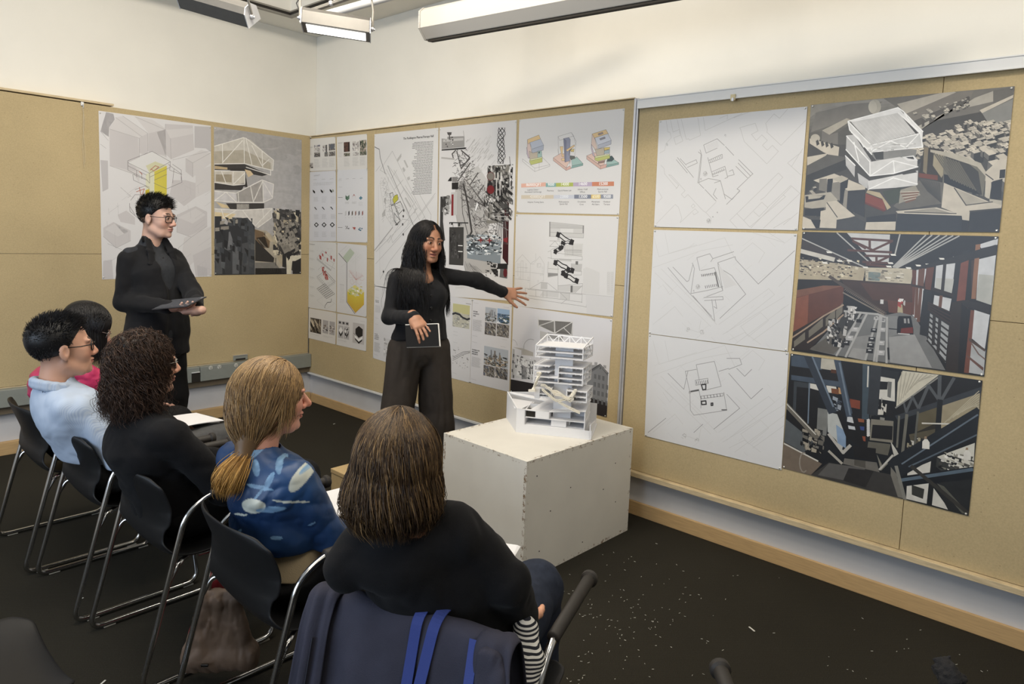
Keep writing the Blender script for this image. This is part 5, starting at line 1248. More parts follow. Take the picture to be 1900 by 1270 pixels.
S.line([(350,410),(800,710)],.014,(80,66,56)); S.line([(460,540),(790,720)],.006,(130,116,100))
for i in range(26): S.line([(470+i*12.5,520+i*7.4),(482+i*12.5,512+i*7.4)],.0028,(120,104,88))
# right windows
S.polys([(sky,[(1055,355),(1140,345),(1110,490),(1050,480)]),(sky,[(1030,495),(1115,510),(1080,780),(1020,720)]),(sky,[(1215,320),(1370,300),(1340,550),(1200,515)]),((184,184,176),[(1215,420),(1360,430),(1340,550),(1205,515)]),(sky,[(1200,560),(1340,590),(1320,700),(1190,640)]),((156,158,158),[(1160,700),(1320,800),(1290,1110),(1150,930)]),(sky,[(1560,150),(1718,100),(1712,150),(1580,180)]),(sky,[(1555,270),(1700,235),(1660,640),(1540,600)]),((176,176,166),[(1560,390),(1685,400),(1662,640),(1540,600)]),(sky,[(1525,680),(1650,720),(1610,1000),(1490,900)]),((170,172,172),[(1500,920),(1615,1010),(1600,1210),(1480,1190)]),
         (rust,[(1135,340),(1200,330),(1170,520),(1120,510)]),(bk,[(1110,520),(1180,530),(1150,900),(1080,880)]),(bk,[(1370,300),(1420,240),(1440,200),(1490,190),(1380,620),(1340,620)]),((128,62,42),[(1415,300),(1480,275),(1450,600),(1380,610)]),((50,38,30),[(1340,620),(1480,600),(1440,1195),(1290,1175)]),((32,28,26),[(1420,620),(1490,690),(1440,1195),(1390,1190)]),((120,62,42),[(1495,680),(1525,685),(1480,1195),(1440,1190)]),(brn,[(1500,280),(1560,260),(1540,600),(1500,590)]),((150,96,60),[(1535,150),(1575,145),(1535,590),(1500,590)]),((84,62,50),[(1480,905),(1615,1000),(1610,1020),(1480,930)]),((110,70,56),[(1460,1040),(1600,1150),(1595,1175),(1460,1060)]),((44,38,35),[(1430,600),(1650,640),(1650,720),(1430,640)]),(rust,[(1055,360),(1020,350),(1020,720),(1035,720)]),((42,38,36),[(1000,350),(1700,150),(1705,230),(1040,355)])])
for x0,y0,x1,y1 in ((1285,310,1265,530),(1085,355,1075,490),(1110,350,1100,490),(1255,570,1245,660),(1060,500,1050,740),(1090,510,1070,770),(1200,720,1190,960),(1245,750,1230,1020)): S.line([(x0,y0),(x1,y1)],.012,(110,66,46) if x0 < 1280 and y0 < 600 else (52,44,40))
for i in range(7): S.line([(1165-i*4,700+i*38),(1318-i*5,800+i*50)],.007,(48,42,38))
for i in range(4): S.line([(1150,620+i*18),(1330,700+i*30)],.006,(60,42,34))
S.line([(1190,510),(1345,560)],.014,(50,38,32)); S.line([(1020,480),(1120,500)],.01,(60,42,34)); S.line([(1500,950),(1560,1040),(1610,1080)],.005,(120,90,78))
# belts, boxes and the truck
for P in ([(600,710),(405,1050)],[(650,715),(480,1060)],[(735,735),(640,1085)],[(760,735),(710,1095)],[(770,740),(730,1100)],[(815,740),(812,1108)],[(470,690),(740,715),(800,740)]): S.line(P,.009,(170,168,164))
for x,y,k_ in ((590,770,.8),(560,840,1),(515,910,1.1),(485,950,1.1),(730,750,.7),(785,768,.7),(712,848,.9),(780,842,.9),(695,920,1),(685,970,1),(678,1015,1.05),(772,950,1),(770,1030,1.1)):
    S.put([(x-28*k_,y-20*k_),(x+26*k_,y-18*k_),(x+22*k_,y+18*k_),(x-32*k_,y+14*k_)],(44,43,44) if x < 730 and y not in (840,910) else (176,174,172)); S.put([(x-14*k_,y-12*k_),(x+12*k_,y-10*k_),(x+8*k_,y-2*k_),(x-16*k_,y-4*k_)],(206,204,202) if k_ > .85 else (30,30,30))
S.speck(.20,.70,.31,.92,60,[(30,29,30),(176,172,166),(80,78,76),(206,202,196),(50,48,48)],.04,.14,11)
S.speck(.29,.58,.36,.70,24,[(170,166,160),(60,58,56),(206,202,198)],.05,.2,12)
S.polys([((30,28,30),[(910,730),(1010,730),(1030,840),(1030,880),(895,870),(900,760)]),((120,40,32),[(930,830),(1025,820),(1028,870),(925,868)]),((150,148,146),[(950,750),(995,750),(1000,790),(945,788)]),((196,194,190),[(905,868),(1000,875),(1000,882),(905,876)]),(bk,[(830,828),(900,835),(900,842),(830,836)])])
for x in (945,975): S.line([(x,740),(x+4,800)],.006,(34,32,34))
S.speck(.56,.49,.60,.56,10,[(190,60,50),(206,200,196)],.1,.3,4)
S.line([(825,990),(830,1080)],.008,(40,40,40))
S.build('photograph','photograph of a rust red factory hall with conveyor belts, middle right',G_R,glossy=True,cat='photograph')

# --- photo three: steel stair and trusses seen from above
K=(1440,640,3.8475)
S=Sheet(K,[(105,62),(1475,255),(1375,1222),(45,878)],(36,38,42),off=.004,bright=.98)
bs,bs2,wh,bei=(66,80,98),(104,122,142),(206,202,190),(176,164,134)
S.polys([(bs,[(110,70),(320,95),(330,190),(110,150)]),((184,178,160),[(325,95),(440,110),(450,190),(320,170)]),(bk,[(100,150),(480,200),(480,290),(100,250)]),(bs,[(110,215),(470,265),(480,305),(110,250)]),(bk,[(85,250),(310,280),(290,640),(80,420)]),((60,66,72),[(130,260),(245,275),(235,560),(120,520)]),(bk,[(150,300),(240,310),(235,560),(140,540)]),
         (wh,[(245,275),(300,285),(320,330),(245,310)]),(wh,[(360,290),(430,300),(440,350),(370,340)]),((206,150,90),[(445,305),(475,310),(480,355),(450,350)]),((90,50,30),[(395,175),(435,180),(432,205),(392,200)]),((130,72,40),[(395,310),(450,318),(448,355),(398,345)]),(bk,[(460,120),(640,150),(640,520),(540,500),(480,330)]),((140,62,40),[(528,385),(602,400),(600,460),(530,445)]),
         ((120,122,118),[(300,450),(380,465),(360,650),(290,640)]),((180,184,180),[(370,480),(460,500),(500,640),(470,760),(430,680),(370,620)]),((120,150,186),[(430,570),(500,620),(500,740),(440,700)]),(bk,[(510,520),(640,530),(650,740),(560,700),(520,660)]),((150,80,50),[(580,525),(630,530),(630,555),(582,550)]),((50,70,140),[(588,580),(632,585),(630,612),(590,606)]),((150,70,46),[(595,650),(640,655),(640,690),(600,680)]),((200,204,206),[(510,510),(560,520),(555,560),(508,548)]),((190,196,200),[(515,575),(565,585),(580,610),(520,600)]),
         ((44,46,50),[(670,160),(880,195),(860,410),(720,380),(700,460),(660,440)]),(wh,[(740,225),(850,245),(850,405),(725,385)]),(bk,[(735,260),(800,265),(795,320),(735,320)]),((110,110,106),[(800,262),(828,265),(820,380),(796,370)]),(bk,[(740,400),(850,420),(845,520),(740,500)]),((206,200,186),[(755,415),(792,425),(785,500),(705,500),(705,460),(750,460)]),((130,124,108),[(680,530),(840,545),(835,700),(670,680)]),(bk,[(690,570),(835,580),(830,680),(680,665)]),((100,96,84),[(660,690),(820,710),(800,790),(650,760)]),
         ((204,196,172),[(905,185),(1165,215),(860,445),(870,270)]),(bk,[(1170,225),(1475,262),(1460,320),(1010,470),(860,520),(850,450)]),((160,146,112),[(1175,425),(1460,320),(1450,480),(1180,600)]),((52,48,40),[(1010,480),(1160,430),(1150,640),(1000,640)]),((100,90,64),[(1020,480),(1150,440),(1140,560),(1010,620)]),((34,35,38),[(850,520),(1000,480),(990,700),(860,740)]),((90,82,62),[(950,640),(1140,600),(1140,700),(980,760)]),
         ((206,202,186),[(1150,800),(1420,700),(1410,880),(1300,890)]),((60,62,60),[(1140,800),(1290,890),(1180,900),(1130,860)]),(wh,[(940,900),(1110,830),(1100,1140),(930,1100)]),((60,60,56),[(970,1000),(1060,1030),(1050,1100),(970,1070)]),(wh,[(1110,1000),(1240,1180),(1100,1140)]),((44,46,48),[(1130,990),(1395,960),(1375,1222),(1230,1180)]),((90,90,80),[(1150,990),(1200,1010),(1370,1200),(1330,1205)]),
         ((120,104,88),[(50,690),(330,850),(250,930),(45,880)]),((86,92,96),[(60,520),(270,690),(200,770),(55,690)]),(bk,[(70,460),(280,640),(275,690),(65,510)]),((64,62,60),[(250,930),(380,840),(840,930),(900,1100)]),((92,90,88),[(380,845),(640,880),(600,990),(300,930)]),((50,48,48),[(520,880),(700,900),(640,1020),(480,970)]),((110,106,98),[(490,810),(720,840),(740,910),(480,850)]),((84,80,72),[(560,820),(640,830),(640,880),(560,860)]),(bk,[(550,720),(715,740),(710,830),(560,800)]),
         ((130,126,112),[(720,780),(750,900),(850,800),(830,780),(760,860)]),((190,186,174),[(820,690),(860,750),(910,840),(860,860),(830,740)]),((120,116,106),[(820,840),(880,960),(920,1100),(870,1085),(820,930)])])
S.speck(.10,.60,.24,.80,60,[(28,28,30),(110,106,96),(60,60,60),(160,150,130)],.03,.14,3)
S.speck(.24,.30,.32,.42,24,[(70,80,96),(30,30,34),(150,160,172)],.06,.2,5)
S.speck(.68,.50,.80,.66,50,[(206,202,190),(60,58,54),(150,140,110),(30,30,32)],.04,.14,6)
S.speck(.84,.56,1.0,.70,60,[(214,210,200),(80,78,72),(150,146,130),(40,40,42)],.03,.1,7)
S.speck(.44,.20,.56,.42,30,[(60,60,62),(150,148,140),(30,30,30)],.03,.12,8)
for P,w_,c2 in (([(230,75),(400,470)],.04,(52,60,72)),([(262,88),(410,440)],.008,bs2),([(440,115),(525,500)],.03,bs),([(455,130),(530,500)],.008,bs2),([(450,480),(520,660)],.022,bk),([(560,500),(610,700)],.022,bk),([(645,150),(640,520)],.03,(64,80,92)),([(660,155),(655,300)],.006,wh),([(715,160),(690,480)],.045,(54,57,62)),([(75,430),(290,660)],.025,(110,104,92)),([(75,420),(285,640)],.005,wh),([(50,700),(300,830)],.007,wh),([(240,275),(230,560)],.006,bs2),
                  ([(855,450),(1170,225)],.006,(140,138,130)),([(870,520),(1470,320)],.022,(58,62,68)),([(1090,290),(1160,390)],.012,(84,88,92)),([(1170,225),(1165,400)],.014,(84,88,92)),([(1270,240),(1180,395)],.012,(84,88,92)),([(1085,300),(1020,450)],.012,(84,88,92)),([(975,370),(1015,450)],.010,(84,88,92)),([(975,375),(930,480)],.010,(84,88,92)),([(915,420),(930,480)],.008,(84,88,92)),
                  ([(1172,400),(1150,690)],.020,(38,40,42)),([(1130,800),(1095,1140)],.020,(38,40,42)),([(1015,480),(990,720)],.008,(96,96,88)),([(935,500),(905,770)],.012,(110,108,96)),([(880,510),(865,730)],.008,(110,108,96)),([(1045,560),(1280,566)],.006,wh),([(870,870),(1450,530)],.085,(40,44,50)),([(900,850),(1440,500)],.006,(96,112,128)),([(950,870),(1440,640)],.006,(84,98,112)),([(900,975),(1400,910)],.045,(34,37,42)),([(900,965),(1400,890)],.014,(84,104,122)),([(970,870),(1370,1200)],.016,(60,58,54)),([(860,870),(920,1100)],.014,(130,128,118)),
                  ([(380,640),(480,770),(530,720)],.014,(180,176,166)),([(380,760),(470,845)],.012,(170,164,150)),([(740,890),(835,790)],.008,(190,186,176))): S.line(P,w_,c2)
for i in range(9): S.line([(900+i*30,195+i*3),(875+i*16,420-i*20)],.004,(176,168,146))
for i in range(8): S.line([(1200+i*32,560-i*20),(1450,330+i*18)],.003,(186,174,142))
for i in range(10): S.line([(655,540+i*12),(665,536+i*12)],.01,(206,204,200))
S.line([(200+30*math.cos(a_*.5),840+70*math.sin(a_*.5)) for a_ in range(2,11)],.006,(150,140,126))
for x,y in ((1070,690),(1365,770)):    # two pale figures
    S.put([(x-26,y+50),(x-24,y),(x-8,y-18),(x+12,y-16),(x+28,y+8),(x+26,y+55)],(216,212,200)); S.put([(x-12,y-20),(x-8,y-36),(x+6,y-36),(x+8,y-20)],(160,130,100))
S.build('photograph','photograph looking down dark steel trusses and stairs, bottom right',G_R,glossy=True,cat='photograph')
# ------------------------------------------------------------------ plinth, model, small box
M_pl=mat('white_plinth_paint',rgb(226,222,212,1.0),rough=0.55,noise=0.03,scale=6,bump=0.05,bscale=60)
nt,p=nodes(M_pl)   # grubby scuffs near the edges: a wear mask from the distance to the box edges
rp=[n for n in nt.nodes if n.type == 'VALTORGB'][0]
tc=nt.nodes.new('ShaderNodeTexCoord'); n1=nt.nodes.new('ShaderNodeTexNoise'); n1.inputs['Scale'].default_value=38; n1.inputs['Detail'].default_value=8; n1.inputs['Roughness'].default_value=.75
nt.links.new(tc.outputs['Object'],n1.inputs['Vector'])
at=nt.nodes.new('ShaderNodeAttribute'); at.attribute_name='Col'
ad=nt.nodes.new('ShaderNodeMath'); ad.operation='MULTIPLY_ADD'; ad.inputs[1].default_value=.42
nt.links.new(at.outputs['Fac'],ad.inputs[0]); nt.links.new(n1.outputs['Fac'],ad.inputs[2])
cr_=nt.nodes.new('ShaderNodeValToRGB'); cr_.color_ramp.elements[0].position=.76; cr_.color_ramp.elements[0].color=(0,0,0,1); cr_.color_ramp.elements[1].position=.86; cr_.color_ramp.elements[1].color=(1,1,1,1)
nt.links.new(ad.outputs[0],cr_.inputs[0])
mx=nt.nodes.new('ShaderNodeMix'); mx.data_type='RGBA'; mx.inputs[7].default_value=rgb(120,92,58)
nt.links.new(cr_.outputs[0],mx.inputs[0]); nt.links.new(rp.outputs[0],mx.inputs[6]); nt.links.new(mx.outputs[2],p.inputs['Base Color'])
ZP=.585
x0,x1,y0,y1=-1.072,-.205,-3.645,-3.062
t=thing('plinth','large scuffed white plinth carrying the white architectural model','plinth',((x0+x1)/2,(y0+y1)/2,0),math.radians(-1.5))
hx,hy=(x1-x0)/2,(y1-y0)/2


def panel(o,u,v,nu=36,nv=30):
    """a finely divided face whose Col value grows near its rim (paint worn off along the edges)"""
    o,u,v=map(np.array,(o,u,v)); b=MB(); P=[[o+u*(i/nu)+v*(j/nv) for j in range(nv+1)] for i in range(nu+1)]
    b.grid(P)
    b.c=[]
    Lu,Lv=np.linalg.norm(u),np.linalg.norm(v)
    for i in range(nu):
        for j in range(nv):
            a=min((i+.5)/nu,1-(i+.5)/nu)*Lu; c=min((j+.5)/nv,1-(j+.5)/nv)*Lv
            w_=max(0,1-min(a,c)/.022); b.c.append((w_,w_,w_))
    return b


for nm,o,u,v in (('top_panel',(-hx,-hy,ZP),(2*hx,0,0),(0,2*hy,0)),('side_panel',(-hx,-hy,0),(2*hx,0,0),(0,0,ZP)),('side_panel',(-hx,hy,0),(0,-2*hy,0),(0,0,ZP)),('side_panel',(hx,-hy,0),(0,2*hy,0),(0,0,ZP)),('side_panel',(hx,hy,0),(-2*hx,0,0),(0,0,ZP))):
    panel(o,u,v).build(nm,M_pl,t,world=False,color=True)
b=MB()
for (a,c) in ((-.32,.12),(.1,-.02),(.3,.2),(-.1,.38),(.28,.42),(-.36,.5),(.02,.06),(.18,.3),(-.25,.3)):
    b.lathe((a,-hy-.0002,c),(a,-hy-1,c),[(0,.0035),(.0006,.0035)],8)
b.build('screw_hole',M_dark,t,world=False); 
M_mod=mat('white_model_board',rgb(232,232,234),rough=.6)
M_mod2=mat('cream_printed_stairs',rgb(236,230,214),rough=.5)
e_=np.array([.487,-.873,0]); m_=np.array([.873,.487,0]); o_=np.array([-.768,-3.286,ZP])
mt=thing('architectural_model','white stacked tower model with cantilevered floors on the white plinth','model',tuple(o_+e_*.2+m_*.12))


def T3(e,m,z): return tuple(o_+e_*e+m_*m+np.array([0,0,z]))


def pr(b,P,z0,z1): return b.prism([T3(e,m,z0) for e,m in P],(0,0,z1-z0))


def wl(b,p,q,z0,z1,th=.005,z2=None):
    """an upright board between plan points p and q; z2: its height at q"""
    p,q=np.array(p),np.array(q); d=(q-p)/np.linalg.norm(q-p); n=np.array([-d[1],d[0]])*th
    z2=z1 if z2 is None else z2
    v=[T3(*p,z0),T3(*q,z0),T3(*(q+n),z0),T3(*(p+n),z0),T3(*p,z1),T3(*q,z2),T3(*(q+n),z2),T3(*(p+n),z1)]
    b.add(v,[(0,1,2,3),(7,6,5,4),(0,4,5,1),(1,5,6,2),(2,6,7,3),(3,7,4,0)])


b=MB()
foot=[(0,0),(.396,0),(.396,.30),(.1,.34),(-.114,.257)]
pr(b,foot,.0005,.006)
wl(b,(-.114,.257),(0,0),.006,.152,.006,.128)
wl(b,(0,0),(.047,0),.006,.126,.006,.124); wl(b,(.047,.0),(.396,0),.006,.046); wl(b,(.391,.0),(.391,.28),.006,.078,.005,.03)
pr(b,[(.047,.005),(.36,.005),(.36,.05),(.047,.05)],.044,.047)
wl(b,(.047,.0),(.047,.2),.046,.124); wl(b,(.36,.003),(.36,.22),.046,.142); wl(b,(-.11,.257),(.1,.335),.006,.150); wl(b,(.1,.335),(.39,.295),.006,.12)
pr(b,[(.047,.002),(.362,.002),(.362,.24),(.047,.24)],.084,.088); pr(b,[(.047,.03),(.36,.03),(.36,.24),(.047,.24)],.046,.049)
wl(b,(.175,.001),(.175,.14),.088,.125); wl(b,(.100,.001),(.175,.001),.088,.124)
wl(b,(.047,.12),(.36,.12),.046,.13)
pr(b,[(-.02,.03),(.02,.035),(.06,.2),(-.085,.235)],.118,.121)
P=[(.175,.0,.124),(.362,.0,.143),(.362,.24,.150),(.23,.24,.150)]
b.prism([T3(*q) for q in P],(0,0,.004))
P=[(.0,.0,.124),(.10,.0,.121),(.175,.03,.118),(.19,.2,.140),(-.10,.25,.150),(-.09,.235,.146),(.12,.17,.136),(.07,.02,.122)]
b.prism([T3(*q) for q in P],(0,0,.004))
b.build('podium',M_mod,mt)
b=MB(); pr(b,[(.052,.008),(.098,.008),(.098,.06),(.052,.06)],.0885,.121); b.build('dark_opening',M_dark,mt)
b=MB(); pr(b,[(.183,.055),(.277,.055),(.277,.15),(.183,.15)],.006,.468); pr(b,[(.183,.012),(.262,.012),(.262,.055),(.183,.055)],.049,.084)
b.build('core_tower',M_mod,mt)


def module(name,x0,x1,zs_,dm,sk,cuts=None,front=.0,posts=7,truss=False,rise=0):
    """one stacked volume: floor slabs, rim bars, posts and bracing; dm depth, sk how far the back edge slips sideways"""
    b=MB()
    def q(x,f): return (x+sk*f,front+dm*f)
    for z in zs_:
        for a,c in (cuts.get(z,[(x0,x1)]) if cuts else [(x0,x1)]):
            pr(b,[q(a,0),q(c,0),q(c,1),q(a,1)],z,z+.005)
            for k in range(5):
                xx=a+(c-a)*(k+.5)/5; b.bar(T3(*q(xx,.02),z-.002),T3(*q(xx,.9),z-.002),.003,.005)
    lo,hi=zs_[0],zs_[-1]+.005
    for f in (0,1):
        for x in (x0,x1): b.bar(T3(*q(x,f),lo),T3(*q(x,f),hi+rise*f),.005,.005,up=tuple(m_))
    for z in (lo+.002,hi):
        for x in (x0,x1): b.bar(T3(*q(x,0),z),T3(*q(x,1),z+(rise if z == hi else 0)),.005,.005)
    for z in (hi,): b.bar(T3(*q(x0,1),z+rise),T3(*q(x1,1),z+rise*.8),.005,.005)
    for x in (x0,x1):      # lattice on the short sides
        for k in range(posts):
            f=k/posts; b.bar(T3(*q(x,f),lo),T3(*q(x,f),hi+rise*f),.0022,.0022,up=tuple(e_))
        b.bar(T3(*q(x,0),lo),T3(*q(x,.5),hi+rise*.5),.003,.003); b.bar(T3(*q(x,.5),hi+rise*.5),T3(*q(x,1),lo),.003,.003)
    if truss:
        n=4
        for k in range(n):
            a=x0+(x1-x0)*k/n; c=x0+(x1-x0)*(k+1)/n; m2=(a+c)/2
            b.bar(T3(*q(a,1),hi+rise),T3(*q(m2,1),hi),.004,.004); b.bar(T3(*q(m2,1),hi),T3(*q(c,1),hi+rise*.9),.004,.004); b.bar(T3(*q(a,1),hi),T3(*q(a,1),hi+rise),.004,.004)
    b.build(name,M_mod,mt)


module('upper_module',.088,.333,[.408,.437,.466],.17,.03,truss=True,rise=.036)
module('middle_module',.083,.337,[.277,.303,.332,.362],.19,.022,cuts={.277: [(.083,.337)],.303: [(.083,.337)],.332: [(.083,.165),(.213,.337)],.362: [(.083,.165),(.213,.337)]})
module('lower_module',.26,.362,[.190,.214,.243],.16,.012,posts=5)
module('lower_module',.092,.18,[.200,.214,.245],.12,.0,posts=5)
for P in (((.092,-.002),(.118,-.002),.19,.246,.003),((.213,.0),(.213,.1),.280,.365,.003),((.26,.0),(.26,.07),.19,.25,.003)):
    b=MB(); wl(b,*P); b.build('fin',M_mod,mt)
b=MB()
def flight(pts,w2=.012):
    for a,c in zip(pts[:-1],pts[1:]):
        A_,C_=np.array(T3(*a)),np.array(T3(*c)); b.bar(A_,C_,w2,.0035)
        for s_ in (-1,1):
            o2=m_*w2/2*s_+np.array([0,0,.009]); b.bar(A_+o2,C_+o2,.0022,.0025)
            for k in range(6): P_=A_+(C_-A_)*k/5; b.bar(P_+m_*w2/2*s_,P_+o2,.0018,.0018,up=tuple(e_))
flight([(.125,-.012,.262),(.145,-.012,.262),(.185,-.012,.235),(.21,-.012,.235),(.262,-.012,.205),(.275,-.012,.205)])
flight([(.17,-.028,.255),(.2,-.028,.225),(.235,-.028,.222),(.285,-.028,.196),(.3,-.028,.21)])
flight([(.135,-.028,.245),(.165,-.028,.222),(.2,-.028,.196),(.22,-.028,.19),(.29,-.028,.215),(.305,-.028,.24)])
flight([(.225,-.035,.187),(.27,-.03,.165),(.335,-.03,.14)]); flight([(.205,-.02,.188),(.25,-.02,.2),(.27,-.02,.2)])
b.build('zigzag_stair',M_mod2,mt)
b=MB()
for k in range(9):
    a_=k*.8; r_=.012; b.bar(T3(.084+.004*k,-.03+r_*math.sin(a_),.236+k*.0105),T3(.09+.004*k,-.03+r_*math.sin(a_+.9),.25+k*.0105),.012,.009)
b.bar(T3(.065,-.03,.235),T3(.1,-.03,.24),.014,.012); b.bar(T3(.107,-.035,.325),T3(.118,-.03,.328),.014,.02)
b.build('side_stair',M_mod2,mt)
b=MB()
for k in range(6):
    b.bar(T3(.278+.004*k,-.01-.003*(k% 2),.225+k*.006),T3(.302+.002*k,-.012,.222+k*.007),.016,.008)
b.build('stair_tangle',M_mod2,mt)

# cardboard box glimpsed on the floor between the two women
q=atz(614,915,0)
t=thing('cardboard_box','small tan cardboard box on the carpet between the two seated women','box',(q[0],q[1],0))
M_card=mat('cardboard',rgb(196,170,124),rough=.8,noise=.05,scale=30)
b=MB().box((0.0,-.32,.002),(.30,0.0,.125)); b.build('box_body',M_card,t,bevel=.003,world=False)
b=MB().box((-.003,-.323,.128),(.303,.003,.155)); b.build('lid',M_card,t,bevel=.003,world=False)

# ------------------------------------------------------------------ stacking chairs
M_shell=mat('black_chair_shell',rgb(27,27,28),rough=0.48,noise=0.08,scale=40,bump=0.12,bscale=900,spec=0.35)
M_grip=mat('black_rubber_grip',rgb(42,38,34),rough=.6,noise=.08,scale=30)
M_foot=mat('pale_glide',rgb(170,164,150),rough=.5)


def round_path(P,r=.05,n=6):
    P=[Vector(p) for p in P]; out=[P[0]]
    for i in range(1,len(P)-1):
        a,c=(P[i-1]-P[i]),(P[i+1]-P[i]); k=min(r,a.length*.45,c.length*.45)
        s,e=P[i]+a.normalized()*k,P[i]+c.normalized()*k
        for j in range(n+1):
            u=j/n; out.append(s*(1-u) ** 2+P[i]*2*u*(1-u)+e*u*u)
    out.append(P[-1]); return out


def make_chair(label,loc,rotz):
    t=thing('stacking_chair',label,'chair',loc,rotz,'black stacking chairs')
    # one-piece shell: centre line runs up the back, over the lumbar bend and along the seat
    prof=[(-.235,.745),(-.215,.70),(-.185,.62),(-.165,.56),(-.17,.50),(-.155,.445),(-.09,.415),(0,.415),(.10,.425),(.18,.43),(.225,.415)]
    prof=[tuple(v)[:3:2] for v in round_path([(a,0,c) for a,c in prof],.03,2)]
    nW=17; P=[]; N=len(prof)
    for i,(x,z) in enumerate(prof):
        f=i/(N-1)
        hw=.235 if f < .42 else .235+.01*math.sin((f-.42)*5)
        if f < .10: hw -= .05*(1-f/.10) ** 2.2
        if .30 < f < .52: hw -= .028*math.sin((f-.30)/.22*PI)
        if f > .9: hw -= .045*((f-.9)/.1) ** 2
        row=[]
        for j in range(nW):
            s=-1+2*j/(nW-1)
            curl=abs(s) ** 2.6
            bk=max(0,1-f/.45); st=1-bk
            row.append((x+curl*(.045*min(1,bk*1.6)),s*hw,z+curl*(.022*st)+(-.012*(1-s*s)*(f > .5))-.012*abs(s) ** 4*(f < .06)))
        P.append(row)
    b=MB(); b.grid(P); o=b.build('shell',M_shell,t,smooth=180,world=False,sub=1,solid=.009)
    b=MB()
    for k,s in enumerate((-1,1)):
        y=.262*s
        b=MB().tube(round_path([(.30,y*.98,.655),(-.02,y,.655),(-.105,y,.60),(-.262,y,.012),(.235,y,.012),(.215,y*.9,.24),(.16,y*.7,.40),(-.02,y*.62,.395)],.055),.0105,10)
        b.build('sled_frame',M_chrome,t,smooth=60,world=False)
        b=MB().tube(round_path([(-.165,y,.37),(-.13,y*.99,.43),(-.06,y*.72,.418),(.0,y*.6,.402)],.03),.0095,8)
        b.build('bracket',M_chrome,t,smooth=60,world=False)
        b=MB().lathe((-.02,y,.655),(.33,y*.98,.655),[(0,.0125),(.004,.0165),(.31,.0175),(.315,.024),(.328,.024),(.335,.018)],16)
        b.build('arm_grip',M_grip,t,smooth=50,world=False)
        for x in (-.19,.19):
            b=MB().box((x-.022,y-.009,.0005),(x+.022,y+.009,.006)); b.build('glide',M_foot,t,world=False,bevel=.002)
    b=MB().bar((-.0,-.16,.398),(-.0,.16,.398),.02,.012); b.build('under_bar',M_chrome,t,world=False)
    return t


specs=[('black stacking chair farthest along the row, under the person in the pink jacket',(-2.404,-1.765),0),
         ('black stacking chair under the man in the pale blue shirt',(-2.37,-2.345),0),
         ('black stacking chair under the woman with curly dark hair',(-2.34,-2.965),.0),
         ('black stacking chair under the blonde woman, leather bag hanging at its side',(-2.30,-3.65),-.03),
         ('black stacking chair nearest the plinth, navy jacket draped over its back',(-2.235,-4.40),.33),
         ('empty black armchair at the lower edge, only its two arm tips showing',(-2.057,-5.389),.69),
         ('empty black chair behind the row, its seat front at the lower corner',(-3.14,-3.50),.0)]
c0=make_chair(specs[0][0],(specs[0][1][0],specs[0][1][1],0),specs[0][2]); chairs=[c0]
for lab,(x,y),a in specs[1:]:
    c=copy_tree(c0); c.location=(x,y,0); c.rotation_euler=(0,0,a); c['label']=lab; chairs.append(c)

for ch in [x for x in bpy.data.objects if x.parent == chairs[6] and x.name.split('.')[0] in ('arm_grip','sled_frame')]:
    if ch.name.startswith('arm'): bpy.data.objects.remove(ch); continue
    y=.262*(1 if max(v.co.y for v in ch.data.vertices) > .1 else-1)          # this one has no arms: low frame only
    C.objects.unlink(ch); MB().tube(round_path([(-.10,y*.8,.40),(-.17,y,.36),(-.262,y,.012),(.235,y,.012),(.215,y*.9,.24),(.16,y*.7,.40)],.05),.0105,10).build('sled_frame',M_chrome,chairs[6],smooth=60,world=False); bpy.data.objects.remove(ch)
# ------------------------------------------------------------------ smooth-blended solids for figures and cloth
A3 = lambda *v: np.array(v, float)


def nrm(v): v = np.asarray(v, float); return v / (np.linalg.norm(v) + 1e-9)


def vnoise(P, seed=0):
    """smooth value noise, about -1..1"""
    P = P + seed * 17.31; I = np.floor(P).astype(np.int64); F = P - I; F = F * F * (3 - 2 * F); out = 0
    for dx in (0, 1):
        for dy in (0, 1):
            for dz in (0, 1):
                h = ((I[:, 0] + dx) * 374761393 + (I[:, 1] + dy) * 668265263 + (I[:, 2] + dz) * 2147483647) & 0xffffffff
                h = (h ^ (h >> 13)) * 1274126177 & 0xffffffff
                w_ = (F[:, 0] if dx else 1 - F[:, 0]) * (F[:, 1] if dy else 1 - F[:, 1]) * (F[:, 2] if dz else 1 - F[:, 2])
                out = out + w_ * ((h & 0xffff) / 32768.0 - 1)
    return out


